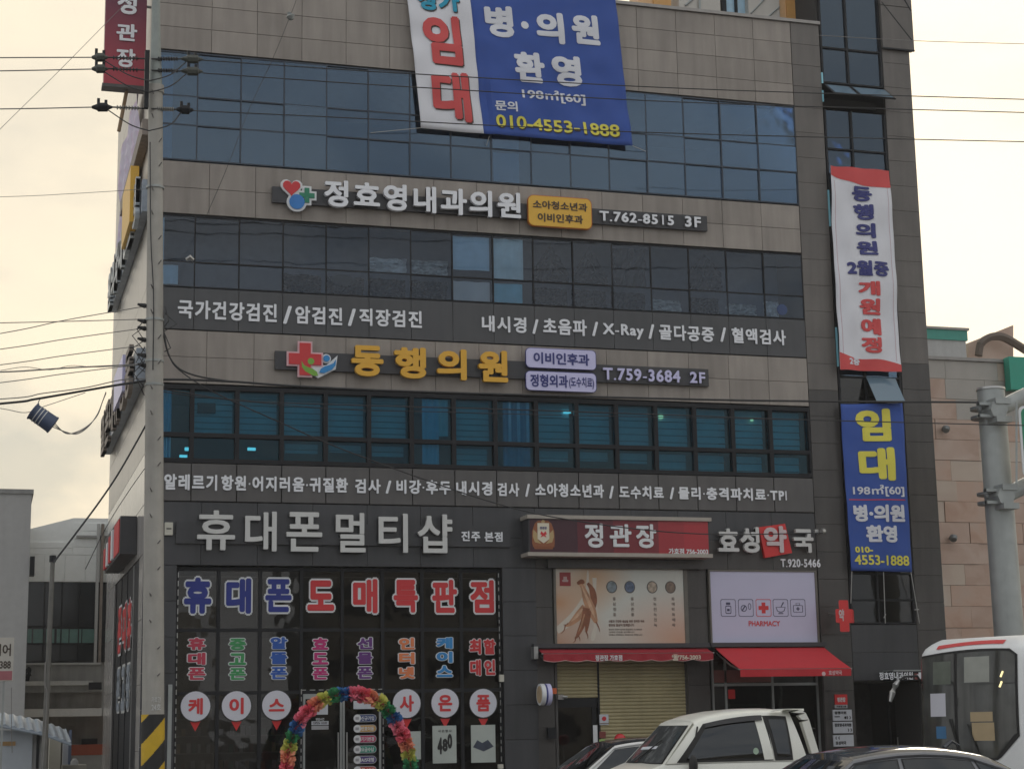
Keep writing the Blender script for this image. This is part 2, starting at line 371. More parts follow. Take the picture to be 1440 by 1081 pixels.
def rrect(x0, x1, z0, z1, r, y, n=4):
    P = []
    for cx, cz, a0 in ((x1-r, z1-r, 0), (x0+r, z1-r, 90), (x0+r, z0+r, 180), (x1-r, z0+r, 270)):
        P += [(cx+r*math.cos(R_(a0+90*i/n)), y, cz+r*math.sin(R_(a0+90*i/n))) for i in range(n+1)]
    return P
def px_rrect(x0, y0, x1, y1, r, Y):
    a, b = at(x0, y0, Y), at(x1, y1, Y); return rrect(a.x, b.x, b.z, a.z, r, Y)
def disc(c, r, n=20, rz=None): return [(c[0]+r*math.cos(2*math.pi*i/n), c[1], c[2]+(rz or r)*math.sin(2*math.pi*i/n)) for i in range(n)]
def wire(pts, r, name, m, label, cat='cable', group=None, sag=0, seg=10, parent=None):
    P = []; pts = [Vector(p) for p in pts]
    if len(pts) == 2:
        for i in range(seg+1):
            t = i/seg; p = pts[0].lerp(pts[1], t); p.z -= sag*4*t*(1-t); P.append(p)
    else:                                                     # smooth curve through the points
        Q = [pts[0]*2-pts[1]] + pts + [pts[-1]*2-pts[-2]]
        for i in range(1, len(Q)-2):
            for k in range(6):
                t = k/6; a, b, c, d = Q[i-1], Q[i], Q[i+1], Q[i+2]
                P.append(.5*((2*b)+(c-a)*t+(2*a-5*b+4*c-d)*t*t+(-a+3*b-3*c+d)*t**3))
        P.append(pts[-1])
    o = MB().tube(P, r*.82, 6).build(name, m, parent, smooth=True)
    if parent is None: tag(o, label, cat, group)
    return o

# ================================================================ ground
gm = MB(); gm.quad((-260, -260, -.02), (260, -260, -.02), (260, 300, -.02), (-260, 300, -.02)); struct(gm.build('ground', 'earth'))
gm = MB(); gm.quad((-200, -32, -.012), (200, -32, -.012), (200, -3.2, -.012), (-200, -3.2, -.012)); struct(gm.build('road', 'asphalt'))
gm = MB(); gm.box(-60, 120, -3.2, 0, -.2, .12); struct(gm.build('pavement', 'pave'))
gm = MB(); gm.box(-60, 120, -40, -32, -.2, .12); struct(gm.build('near_pavement', 'pave'))
gm = MB()
for x in range(-60, 90, 8): gm.quad((x, -17.6, -.008), (x+4, -17.6, -.008), (x+4, -17.45, -.008), (x, -17.45, -.008))
struct(gm.build('lane_marking', 'vinyl_white'))

# ================================================================ main building
P93 = .93
B = thing('commercial_building', 'four storey office building clad in beige and dark granite, filling the middle of the picture', 'building', (8, 0, 0))
H_TOP = 18.2
# hollow carcass
b = MB()
for z in (16.35, 12.75, 9.3, 5.6):                         # floor slabs
    b.box(.3, 14.9, .45, 10.6, z, z+.25)
b.build('floor_slab', 'ceiling', B)
b = MB(); b.box(.3, 14.9, 5.2, 5.35, 5.85, 9.29); MB().box(.3, 14.9, 1.3, 1.4, 9.56, 12.74).build('inner_screen_wall', mat('dim_inner_wall', (.11, .13, .17), .8), B); b.box(.3, 14.9, 4.4, 4.55, 13.01, 16.34); b.build('partition_wall', 'interior', B)
b = MB()
b.box(.06, 14.95, .06, .40, 16.08, 18.1); b.box(.06, 14.95, .06, .40, 12.46, 13.60); b.box(.06, 14.95, .06, .40, 8.83, 10.83)
b.box(.06, 15.66, .06, .40, 5.12, 7.14); b.box(.06, .62, .06, .4, 0, 5.115); b.box(7.56, 8.28, .06, .4, 0, 5.115)
b.box(.04, .30, .401, 11, 0, 18.1); b.box(.3, 15.5, 10.7, 11, 0, 18.1); b.box(14.98, 15.66, .06, 11, 0, 5.11); b.box(14.98, 15.66, .06, 11, 7.15, 18.1)
b.box(.3, 15.5, .41, 10.7, 18.0, 18.1)
b.build('backing_wall', 'backing', B)
# beige granite
xs = [14.93-.98*i for i in range(16)]; xs = [x for x in xs if x > .3]+[0.0]; xs.reverse()
def stone_rows(z0, z1, n):
    for i in range(len(xs)-1):
        for k in range(n):
            slab('stone_panel', xs[i], xs[i+1], z0+(z1-z0)*k/n, z0+(z1-z0)*(k+1)/n, 0, .055, 'beige_granite', B)
stone_rows(16.08, 18.16, 4); stone_rows(12.46, 13.60, 2); stone_rows(8.83, 9.95, 2)
# top corner column of darker panels and the long pilaster below it
zz = 18.16
k = 0
while zz > 0.05:
    h = .53 if zz > 16.1 else .62; z0 = max(zz-h, .02)
    slab('pilaster_panel', 14.935, 15.68, z0, zz, -.012, .07, 'grey_granite' if zz > 9.6 else 'brown_black_granite', B, gap=.0025)
    zz = z0
# coping
b = MB(); b.box(-.04, 15.7, -.06, .42, 18.165, 18.24); b.build('coping', 'coping', B)
# ---- window bands
def band(z_list, frame_m, glass_m, mull=.045, depth=.1, yg=.09, first=.08):
    """16 windows side by side: frame as part, one pane per light"""
    fr_me = None; z0, z1 = z_list[-1], z_list[0]; pane_me = {}
    for i in range(16):
        xa, xb = (first, P93) if i == 0 else (P93*i, P93*(i+1))
        if i == 15: xb = 14.93
        key = round(xb-xa, 2)
        if key not in pane_me:
            W = (xb-xa)/2; b = MB(); t = mull/2
            b.box(-W, -W+t, 0, depth, z0, z1); b.box(W-t, W, 0, depth, z0, z1)
            for j, z in enumerate(z_list):
                hz = mull if j in (0, len(z_list)-1) else mull/2
                za, zb = (z-mull, z) if j == 0 else ((z, z+mull) if j == len(z_list)-1 else (z-hz, z+hz))
                b.box(-W+t, W-t, .002, depth, za, zb)
            o = b.build('window', frame_m, B, local=True); ps = []
            for j in range(len(z_list)-1):
                q = MB(); q.box(-W+t, W-t, 0, .012, z_list[j+1]+.01, z_list[j]-.01); ps.append(q.build('pane', glass_m, o, local=True))
            pane_me[key] = (o.data, [p.data for p in ps]); bpy.data.objects.remove(o); [bpy.data.objects.remove(p) for p in ps]
        fd, pd = pane_me[key]
        o = bpy.data.objects.new('window', fd); COL.objects.link(o); o.parent = B; o.location = Vector(((xa+xb)/2, .0, 0)) - wloc(B)
        for d in pd:
            p = bpy.data.objects.new('pane', d); COL.objects.link(p); p.parent = o; p.location = (0, yg, 0)
            p.rotation_euler = (random.uniform(-.002, .002), 0, random.uniform(-.007, .007))
band([16.05, 15.06, 14.42, 13.63], 'blue_grey_frame', 'blue_glass', mull=.030, depth=.05, yg=.012)
band([12.43, 11.42, 10.87], 'dark_window_frame', 'blue_glass_dark', mull=.028, depth=.05, yg=.012)
band([8.80, 7.76, 7.18], 'dark_window_frame', 'teal_glass_window', mull=.09, depth=.12, yg=.09)
for i in range(16):                                           # spandrel panels under the second and third floor windows
    xa, xb = (.0, P93) if i == 0 else (P93*i, P93*(i+1)); xb = 14.93 if i == 15 else xb
    slab('spandrel_panel', xa, xb, 9.97, 10.86, .0, .05, 'charcoal_spandrel', B, gap=.004)
    slab('spandrel_panel', xa, xb, 6.38, 7.17, -.015, .06, 'grey_spandrel', B, gap=.010)
# ---- side wall (looks left)
ys = [.0, .9, 1.8, 2.7, 3.6, 4.5, 5.4, 6.3, 7.2, 8.1, 9.0, 10.0, 11.0]
zs = [18.16-1.2*i for i in range(10)]
for i in range(12):
    for k in range(9):
        slab('side_panel', ys[i], ys[i+1], zs[k+1], zs[k], .0, .035, 'side_polished_stone' if k > 8 else 'cream_cladding', B, axis='x')
zl = [7.36, 6.3, 5.3]
for i in range(12):
    for k in range(2): slab('side_panel', ys[i], ys[i+1], zl[k+1], zl[k], .0, .035, 'side_polished_stone', B, axis='x')
for i in list(range(0, 1))+list(range(9, 12)):
    for k in range(4): slab('side_panel', ys[i], ys[i+1], 5.3-1.3*(k+1), 5.3-1.3*k, .0, .035, 'side_polished_stone', B, axis='x')
b = MB(); b.box(.012, .035, .93, 8.97, .1, 5.27); b.build('side_glazing', 'dark_window_frame', B)
for y in (2.2, 3.9, 5.6, 7.3):
    MB().box(-.005, .03, y, y+.08, .1, 5.26).build('side_mullion', 'alu' if y < 3 else 'frame', B)
# ---- dark granite of the ground floor
zr = [6.37, 5.72, 5.08]
cols = [0, 1.15, 2.3, 3.45, 4.6, 5.75, 6.9, 8.28]
for i in range(len(cols)-1):
    for k in range(2): slab('granite_panel', cols[i], cols[i+1], zr[k+1], zr[k], .0, .05, 'black_granite', B, gap=.003)
cols = [8.28, 9.4, 10.5, 11.6, 12.75, 13.85, 14.93]
for i in range(6):
    for k in range(2): slab('granite_panel', cols[i], cols[i+1], zr[k+1], zr[k], .0, .05, 'brown_black_granite' if k else 'black_granite', B, gap=.003)
for (xa, xb) in ((0, .68), (7.53, 8.28)):
    for k in range(7): slab('granite_panel', xa, xb, 5.08-.72*(k+1) if k < 6 else .03, 5.08-.72*k, .0, .05, 'black_granite', B, gap=.003)
# ---- left shop front (phone shop glazing)
X0, X1 = .69, 7.51; cw = (X1-X0)/8
zt = [5.05, 3.78, 2.52, .15]
b = MB(); fy = .16
for i in range(9):
    if i == 4: b.box(X0+cw*i-.03, X0+cw*i+.03, fy-.03, fy+.05, 2.54, 5.05); continue
    b.box(X0+cw*i-.035, X0+cw*i+.035, fy-.03, fy+.05, .1, 5.05)
for z in (5.02, 3.78, 2.52, .2):
    for i in range(8):
        if z == .2 and i in (3, 4): continue
        b.box(X0+cw*i+.035, X0+cw*(i+1)-.035, fy-.028, fy+.05, z-.035, z+.035)
shopf = b.build('storefront', 'frame', B)
for i in range(8):
    for j in range(3):
        if j == 2 and i in (3, 4): continue
        MB().box(X0+cw*i+.035, X0+cw*(i+1)-.035, fy+.01, fy+.022, zt[j+1]+.03, zt[j]-.03).build('pane', 'shop_glass', shopf)
b = MB()
for i in range(8): b.box(X0+cw*i+.05, X0+cw*(i+1)-.05, .24, .27, 3.84, 4.98)
b.build('back_film', mat('dark_window_film', (.05, .048, .04), .5, var=.1, scale=1), shopf)
b = MB()
for i in range(8): b.box(X0+cw*i+.06, X0+cw*(i+1)-.06, .20, .235, 4.86, 4.875)
b.build('light_strip', 'alu', shopf)
door_c = X0+cw*4
for sgn, nm in ((-1, 'l'), (1, 'r')):
    xa, xb = (X0+cw*3+.04, door_c-.005) if sgn < 0 else (door_c+.005, X0+cw*5-.04)
    b = MB(); b.box(xa, xa+.045, .12, .16, .15, 2.48); b.box(xb-.045, xb, .12, .16, .15, 2.48); b.box(xa+.045, xb-.045, .122, .158, 2.38, 2.48); b.box(xa+.045, xb-.045, .122, .158, .15, .3)
    d = b.build('door', 'galv', B)
    MB().box(xa+.045, xb-.045, .135, .145, .3, 2.38).build('pane', 'shop_glass', d)
    hx = xb-.11 if sgn < 0 else xa+.06
    MB().tube([(hx+.02, .07, .9), (hx+.02, .07, 1.7)], .016, 8).build('handle', 'alu', d, smooth=True)
# dashed light lines round the glazing and the door
b = MB()
def dashes(x, z0, z1, vertical=True):
    t = z0
    while t < z1:
        l = random.uniform(.07, .13)
        if vertical: b.box(x-.009, x+.009, .10, .118, t, t+l)
        else: b.box(t, t+l, .10, .118, x-.009, x+.009)
        t += l+random.uniform(.05, .09)
dashes(X0+.03, .3, 5.0); dashes(X1-.03, .3, 5.0); dashes(X0+cw*3, .3, 2.5); dashes(X0+cw*5, .3, 2.5); dashes(2.56, X0+cw*3, X0+cw*5, False)
b.build('edge_lights', 'alu', shopf)
# interior of the phone shop
b = MB(); b.box(.45, 7.6, 4.6, 4.75, .1, 5.1); b.box(.42, .55, .5, 4.6, .1, 5.1); b.box(7.58, 7.7, .5, 4.6, .1, 5.1); b.box(.5, 7.6, .5, 4.7, 3.85, 3.95); b.box(.5, 7.6, .5, 4.7, .02, .13)
b.build('shop_interior', 'dark_int', B)

# ---- surrounds of the two right shops
gx = 8.30
b = MB(); b.box(8.28, 14.93, .30, .42, 4.95, 5.11); b.build('shop_lintel', 'dark_int', B)
def pier_panels(xa, xb, y, m='brown_black_granite'):
    for k in range(6): slab('granite_panel', xa, xb, .03+.842*k, .03+.842*(k+1), y, .12, m, B, gap=.003)
pier_panels(8.28, 8.66, .03); pier_panels(11.72, 12.24, .05)
b = MB(); b.box(8.66, 11.72, .4, .5, 3.3, 5.0); b.box(12.24, 14.93, .4, .5, 3.3, 5.0); b.build('shop_backing', 'backing', B)
b = MB(); b.box(8.28, 14.95, 3.4, 3.55, .1, 3.4); b.box(8.3, 14.95, .5, 3.4, 3.2, 3.3); b.box(11.9, 12.02, .5, 3.4, .1, 3.2); b.box(14.86, 14.97, .42, 3.4, .1, 3.3); b.build('shop_interior', 'dark_int', B)
# rolling shutter of the ginseng shop: slats are finer than the pieces one could pick out, so one ribbed sheet each
def shutter(x0, x1, z0, z1, y):
    b = MB(); prof = []; z = z0
    while z < z1-.001:
        zt_ = min(z+.075, z1); prof += [(y+.012, z), (y-.008, z+.012), (y-.014, (z+zt_)/2), (y-.008, zt_-.012), (y+.012, zt_-.001)]; z = zt_
    b.grid([[(x0, p[0], p[1]) for p in prof], [(x1, p[0], p[1]) for p in prof]], flip=True); return b.build('shutter', 'shutter', B)
sx0, sx1, sx2 = at(783, 960, .2).x, at(841, 960, .2).x, at(963, 960, .2).x
zdoor = at(800, 981, .2).z
shutter(sx0, sx1-.02, zdoor, 3.3, .2); shutter(sx1+.02, sx2, .13, 3.3, .2)
MB().box(sx1-.02, sx1+.02, .17, .24, .13, 3.3).build('shutter_rail', 'frame', B)
MB().box(sx2, sx2+.10, .16, .24, .13, 3.3).build('shutter_rail', 'spandrel', B)
b = MB(); b.box(sx0-.06, sx0-.005, .14, .24, .13, 3.3); b.build('shutter_rail', 'spandrel', B)
b = MB(); b.box(sx0, sx1-.02, .21, .25, zdoor-.2, zdoor-.003); b.box(sx1-.14, sx1-.05, .24, .28, .13, zdoor-.2); dd = b.build('door', 'frame', B)
MB().box(sx0, sx1-.14, .262, .27, .13, zdoor-.2).build('pane', 'shop_glass', dd)
MB().box(*sorted((at(834, 1030, .2).x, at(840, 1030, .2).x)), .19, .205, at(836, 1045, .2).z, at(836, 1019, .2).z).build('notice', 'vinyl_white', dd)
# pharmacy glazing
b = MB(); px = [at(v, 990, .25).x for v in (1003, 1021, 1087, 1150)]
zh = at(1060, 962, .25).z; zb_ = at(1060, 945, .25).z
for x in px: b.box(x-.025, x+.025, .22, .28, .13, zb_+.3)
for i in range(3): b.box(px[i]+.025, px[i+1]-.025, .222, .278, zh-.03, zh+.03); b.box(px[i]+.025, px[i+1]-.025, .222, .278, .13, .25)
pf = b.build('pharmacy_glazing', 'galv', B)
for i in range(3):
    MB().box(px[i]+.025, px[i+1]-.025, .245, .255, .25, zh-.03).build('pane', 'shop_glass', pf); MB().box(px[i]+.025, px[i+1]-.025, .245, .255, zh+.03, 3.3).build('pane', 'shop_glass', pf)
MB().box(px[1]+.06, px[2]-.05, .5, .52, 1.0, 2.15).build('inner_screen', mat('green_grey_screen', (.20, .26, .22), .6), pf)
MB().box(px[0]+.03, px[2]-.03, .22, .235, zh+.05, zh+.32).build('window_strip', mat('dull_red_strip', (.20, .06, .05), .6), pf)
MB().prism(px_rrect(1024, 969, 1034, 982, .02, .21), (0, .01, 0)).build('red_notice', 'pharm_red', pf)

# ---- stair tower on the right end of the building
TX0, TX1, TX2 = 15.69, 17.35, 18.09
b = MB(); b.box(TX1+.0, TX2-.02, .07, 8, 0, 24); b.box(TX0, TX1, 7.4, 8, 0, 24); b.box(TX0, TX1, .07, 7.4, 23.8, 24); b.box(TX0-.02, TX0+.06, .07, 7.4, 18.2, 24); b.box(TX0-.02, TX0+.06, .45, 7.4, 0, 18.1)
for z in (2.95, 6.4, 9.2, 12.9, 16.3, 19.9): b.box(TX0+.06, TX1, .45, 7.4, z, z+.2)
b.build('tower_core', 'backing', B)
b = MB(); b.box(TX0+.062, TX1-.002, 3.2, 3.3, 3.2, 23.8); b.build('tower_inner_wall', 'interior', B)
z = .02
while z < 17.7:
    z1 = min(z+.62, 17.72); slab('pier_panel', TX1, TX2, z, z1, -.01, .08, 'brown_black_granite' if z < 9.6 else 'grey_granite', B, gap=.0025); z = z1
for i in range(6): slab('pier_cap_panel', TX1-.02, TX2+.10, 17.72+1.1*i, 17.72+1.1*(i+1), -.10, .1, 'grey_granite', B, gap=.006)
b = MB(); b.prism([(TX1+.0, -.104, 18.9), (TX1+.03, -.104, 18.9), (TX2+.06, -.104, 17.98), (TX2+.04, -.104, 17.96)], (0, .004, 0)); b.prism([(TX1+.0, -.104, 20.1), (TX1+.03, -.104, 20.12), (TX2+.08, -.104, 18.75), (TX2+.06, -.104, 18.72)], (0, .004, 0))
b.box(TX1-.02, TX2+.10, -.104, -.06, 17.70, 17.735); b.box(TX1-.02, TX2+.1, -.0, .07, 17.73, 24)
b.build('pier_trim', 'frame', B)
for k in range(2): slab('granite_panel', TX0, TX1, 2.62+.62*k, 2.62+.62*(k+1), -.0, .05, 'black_granite', B, gap=.002)
mxx = 16.42
tz = [23.9, 20.4, 17.60, 16.72, 16.05, 15.06, 14.42, 12.5, 10.2, 9.55, 8.9, 6.4, 5.0, 4.4, 3.88]
for i in range(len(tz)-1):
    za, zb2 = tz[i+1], tz[i]
    if i == 3: continue                                    # the pair that stands open
    b = MB(); b.box(TX0+.02, TX0+.07, -.0, .1, za, zb2); b.box(TX1-.06, TX1-.005, -.0, .1, za, zb2); b.box(mxx-.025, mxx+.025, .002, .1, za, zb2)
    b.box(TX0+.07, mxx-.025, .004, .1, za, za+.04); b.box(mxx+.025, TX1-.06, .004, .1, za, za+.04)
    o = b.build('tower_window', 'frame', B)
    for (xa, xb) in ((TX0+.07, mxx-.025), (mxx+.025, TX1-.06)):
        MB().box(xa, xb, .05, .06, za+.04, zb2).build('pane', 'blue_glass' if za > 9 else 'shop_glass', o)
for (xa, xb) in ((TX0+.05, mxx-.01), (mxx+.01, TX1+.02)):   # open top-hung sashes
    hz, L_, a = 16.68, .62, R_(50)
    y1, z1 = -.02-L_*math.sin(a), hz-L_*math.cos(a); n = Vector((0, -math.cos(a), math.sin(a)))*-.03
    b = MB(); b.prism([(xa, -.02, hz), (xb, -.02, hz), (xb, y1, z1), (xa, y1, z1)], n); o = b.build('open_sash', 'frame', B)
    q = MB(); m_ = .05; b2 = [(xa+m_, -.05, hz-.03), (xb-m_, -.05, hz-.03), (xb-m_, y1+.03, z1+.03), (xa+m_, y1+.03, z1+.03)]
    q.prism([Vector(p)+Vector((0, -.004, .004)) for p in b2], (0, .003, -.003)); q.build('pane', mat('sash_glass', (.15, .22, .28), .08, var=0), o)
a0, a1 = at(1226, 536, -.3), at(1270, 568, -.3)
b = MB(); b.prism([(a0.x, -.05, 9.55), (a1.x-.02, -.05, 9.55), (a1.x, -.42, a1.z+.02), (a0.x+.03, -.42, a1.z+.02)], (0, .02, .02)); o = b.build('open_sash', MATS['sash_glass'], B)
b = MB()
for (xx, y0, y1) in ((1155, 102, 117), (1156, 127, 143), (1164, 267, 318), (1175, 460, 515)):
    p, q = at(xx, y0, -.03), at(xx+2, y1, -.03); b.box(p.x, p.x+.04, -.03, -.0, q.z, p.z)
b.build('frame_reflection', 'reflection_cyan', B)  # reflections at the side frame, painted as thin cyan strips
# entrance at the foot of the tower
ez = 2.6
b = MB(); b.box(TX0, TX1, 2.4, 2.5, 0, ez); b.box(TX0-.0, TX0+.03, .1, 2.4, 0, ez); b.box(TX0, TX1, .05, 2.4, ez, ez+.015); b.build('entrance_recess', 'dark_int', B)
b = MB(); e0, e1 = at(1252, 1000, 1.2).x, at(1290, 1000, 1.2).x
b.box(e0-.05, e0, 1.2, 1.27, .1, 2.3); b.box(e1, e1+.05, 1.2, 1.27, .1, 2.3); b.box(e0, e1, 1.2, 1.27, 2.24, 2.3); o = b.build('door', 'frame', B)
MB().box(e0, e1, 1.23, 1.24, .1, 2.24).build('pane', 'shop_glass', o)
MB().tube([(e0+.12, 1.15, .9), (e0+.12, 1.15, 1.35)], .015, 8).build('handle', 'alu', o, smooth=True)

# ---- penthouse behind the parapet
Yp = 1.2
def pbox(x0, x1, m, name, yf=Yp, top=24):
    a, c = at(x0, 10, yf).x, at(x1, 10, yf).x
    return MB().box(a, c, yf, yf+.6, 18.1, top).build(name, m, B)
pbox(898, 919, 'ochre2', 'penthouse_panel'); pbox(919.3, 944, 'ochre', 'penthouse_panel', 1.15)
pbox(955, 1013, 'cream', 'penthouse_panel', 1.1)
pbox(1052.5, 1096, 'cream', 'penthouse_panel', 1.1); pbox(1096.3, 1106, 'ochre2', 'penthouse_panel'); pbox(1106.3, 1150, 'ochre', 'penthouse_panel', 1.15)
a, c = at(1013, 10, 1.3).x, at(1052, 10, 1.3).x
b = MB(); b.box(a, a+.12, 1.2, 1.4, 18.1, 24); b.box(c-.05, c, 1.2, 1.4, 18.1, 24); b.box((a+c)/2-.0, (a+c)/2+.05, 1.21, 1.4, 18.1, 24); o = b.build('penthouse_window', 'frame', B)
MB().box(a+.12, (a+c)/2, 1.3, 1.33, 18.1, 24).build('pane', mat('pale_sky_glass', (.38, .58, .72), .08), o); MB().box((a+c)/2+.05, c-.05, 1.3, 1.33, 18.1, 24).build('pane', MATS['pale_sky_glass'], o)
b = MB(); p, q = at(1056, 19, 1.08), at(1076, -2, 1.08); b.tube([p, q], .02, 5); p, q = at(1080, 24, 1.08), at(1096, 10, 1.08); b.tube([p, q], .02, 5); p, q = at(964, 8, 1.08), at(975, -2, 1.08); b.tube([p, q], .03, 5)
b.tube([at(984, 14, 1.05), at(984, -5, 1.05)], .03, 6); b.build('penthouse_rail', 'galv', B)

# ---- what stands behind the glass
def blind(x0, x1, z0, z1, m='blind', slat=.15, y=.34, nm='window_blind'):
    b = MB(); z = z1
    while z > z0+.01:
        zb3 = max(z-slat+.016, z0); b.add([(x0, y+.02, z), (x1, y+.02, z), (x1, y, zb3), (x0, y, zb3), (x0, y+.028, z), (x1, y+.028, z), (x1, y+.008, zb3), (x0, y+.008, zb3)], [(3, 2, 1, 0), (4, 5, 6, 7), (0, 1, 5, 4), (2, 3, 7, 6)]); z = zb3-.016
    return b.build(nm, m, B)
def sheet(x0, x1, z0, z1, m, y=.12, nm='curtain', folds=5):
    b = MB(); n = 24; b.grid([[(x0+(x1-x0)*i/n, y+.02*math.sin(i*2*math.pi*folds/n), z) for z in (z0, (z0+z1)/2, z1)] for i in range(n+1)]); return b.build(nm, m, B)
W2 = lambda i: (P93*i+.08, P93*(i+1)-.08)
for i in range(1, 16):
    x0, x1 = W2(i)
    if i in (6, 8): continue
    s = .13 if i < 9 else .17
    blind(x0-.02, x1+.02, 7.80, 8.72, slat=s if i < 9 else .155)
    lo = {1: None, 2: None, 3: 7.48, 4: 7.52, 5: 7.46, 7: 7.22, 9: 7.45, 10: 7.48, 11: 7.45}.get(i, 7.30)
    if lo: blind(x0+.05, x1-.03, lo, 7.68, slat=s)
sheet(.15, .52, 7.2, 8.7, 'curtain'); sheet(P93*6+.25, P93*6+.62, 7.2, 8.7, 'curtain', folds=2); sheet(P93*6+.62, P93*7-.1, 7.9, 8.7, 'blind', folds=1); sheet(P93*8+.2, P93*9-.12, 7.2, 8.7, mat('blue_curtain', (.20, .38, .55), .8), folds=3)
# plastic film, sheets and pale strips behind the third and fourth floor glass
W = lambda i: (P93*i+.05, P93*(i+1)-.05)
sheet(.14, .42, 13.68, 15.98, 'curtain', folds=1); sheet(.12, .30, 11.45, 12.38, 'curtain', folds=1); sheet(.12, .6, 10.95, 11.36, 'curtain', folds=1)
x0, x1 = W(8); sheet(x0+.03, x1-.2, 13.66, 14.38, 'curtain', folds=1); sheet(x0+.03, x1-.2, 14.44, 15.02, 'curtain', folds=1)
x0, x1 = W(7); sheet(x0, x1, 11.62, 12.38, 'curtain', folds=1); sheet(x0, x1, 10.92, 11.36, 'paper', folds=2)
x0, x1 = W(8); sheet(x0, x1-.15, 11.45, 12.38, mat('pale_film', (.62, .80, .88), .6, var=.15, scale=3), folds=2); sheet(x0, x1-.18, 10.92, 11.36, mat('teal_sheet', (.20, .55, .72), .7), folds=1)
def crumple(x0, x1, z0, z1, m, peak=None, y=.2, nm='plastic_film', seed=0):
    rr = random.Random(seed); n, k = 12, 9; b = MB(); P = []
    for i in range(n+1):
        t = i/n; zt2 = z1 if peak is None else z0+(z1-z0)*(1-peak*abs(t-.5)*2)
        P.append([(x0+(x1-x0)*t+rr.uniform(-.012, .012)*(0 < i < n), y+rr.uniform(-.06, .06), z0+(zt2-z0)*j/k) for j in range(k+1)])
    b.grid(P, flip=False); return b.build(nm, m, B)
clear = mat('crumpled_clear_film', (.40, .42, .44), .3, var=.5, scale=6, bump=.3, bscale=6)
for s, (i, pk) in enumerate(((9, .7), (10, .75), (12, None), (13, .5))):
    x0, x1 = W(i) if i != 12 else W(11); crumple(x0, x1, 11.46, 12.36, 'film', pk, seed=s)
for s, i in enumerate((5, 6)):
    x0, x1 = W(i); crumple(x0, x1, 11.46, 11.8, clear if s else 'paper', None, seed=9+s)
for s, (i, m_) in enumerate(((12, clear), (13, 'film'), (14, clear), (15, 'paper'))):
    x0, x1 = W(i); crumple(x0, x1-(.45 if i == 15 else .1), 10.9, 11.2 + .1*(s % 2), m_, seed=20+s)
for s in range(3, 12):
    if s not in (7, 8): x0, x1 = W(s); crumple(x0, x1, 10.9, 11.36, 'film', seed=40+s, y=.3)
MB().prism(disc((P93*4+.4, .16, 11.25), .27, rz=.12), (0, .02, 0)).build('oval_sticker', 'film', B)
MB().prism(disc((14.45, .16, 11.12), .13), (0, .02, 0)).build('round_sticker', 'ban_blue', B)
# lit lamps seen inside
def lampbox(px_, py_, w_, h_, m, y=.6):
    p = at(px_, py_, y); MB().box(p.x-w_/2, p.x+w_/2, y, y+.05, p.z-h_/2, p.z+h_/2).build('interior_lamp', m, B)
lampbox(264, 631, .12, .07, 'lamp_cool', 1.2); lampbox(258, 641, .16, .05, 'lamp_cool', 1.2); lampbox(354, 631, .17, .06, 'lamp_cool', 1.2)
lampbox(798, 579, .16, .05, 'lamp_cool', .28); lampbox(930, 585, .09, .09, 'lamp_warm', .28); lampbox(1058, 590, .05, .05, 'lamp_warm', .28)
p, q = at(278, 566, .26), at(303, 581, .26); MB().box(p.x, q.x, .26, .3, q.z, p.z).build('hanging_screen', 'frame', B)

# ================================================================ signs on the facade
def sign_root(name, label, cat, px_, py_, Y, group=None):
    p = at(px_, py_, Y); return thing(name, label, cat, (p.x, Y, p.z), 0, group)
def base_bar(x0, y0, x1, y1, Y, parent, m='dark_sign_base', name='base_panel'):
    a, c = at(x0, y0, Y), at(x1, y1, Y); return MB().box(a.x, c.x, Y, -.012, c.z, a.z).build(name, m, parent)
def pill(name, x0, y0, x1, y1, r, Y, d, m, parent, edge='letter_side'):
    a, c = at(x0, y0, Y), at(x1, y1, Y)
    b = MB(); b.prism(rrect(a.x, c.x, c.z, a.z, r, Y), (0, d, 0)); return b.build(name, m, parent)
def heart(cx, cz, s, y, n=22):
    P = []
    for i in range(n):
        t = 2*math.pi*i/n; P.append((cx+s*.0625*16*math.sin(t)**3, y, cz+s*.0625*(13*math.cos(t)-5*math.cos(2*t)-2*math.cos(3*t)-math.cos(4*t))))
    return P
def plus(cx, cz, s, a, y): return [(cx+u*1, y, cz+v) for u, v in ((-a, s), (a, s), (a, a), (s, a), (s, -a), (a, -a), (a, -s), (-a, -s), (-a, -a), (-s, -a), (-s, a), (-a, a))]

# --- third floor clinic
S = sign_root('clinic_sign', 'white raised letter clinic sign with heart emblem and yellow panel below the fourth floor windows', 'sign', 690, 310, 0)
base_bar(383, 262, 995, 325, -.10, S)
letters('letter', '정효영내과의원', (455, 254, 731, 310), -.14, 'letter_white', S, bold=.014, depth=.10)
E1 = -.16
h = at(410, 264, E1); k = at(431.5, 275, E1); c_ = at(417.5, 284, E1)
b = MB(); b.prism(heart(h.x, h.z+.0, .24, E1), (0, .06, 0)); b.prism(disc((c_.x, E1+.001, c_.z), .215), (0, .06, 0)); b.prism(plus(k.x, k.z, .21, .10, E1+.002), (0, .06, 0)); b.build('emblem_backing', 'vinyl_white', S)
MB().prism(heart(h.x, h.z+.005, .19, E1-.02), (0, .018, 0)).build('red_heart', 'red', S)
MB().prism(disc((c_.x, E1-.022, c_.z), .165), (0, .018, 0)).build('blue_disc', mat('emblem_blue', (.03, .20, .55), .5), S)
MB().prism(plus(k.x, k.z, .165, .052, E1-.021), (0, .018, 0)).build('green_plus', mat('emblem_green', (.02, .22, .12), .5), S)
o = pill('yellow_panel', 743, 274.5, 832, 322, .12, -.22, .12, 'yellow_sign_box', S)
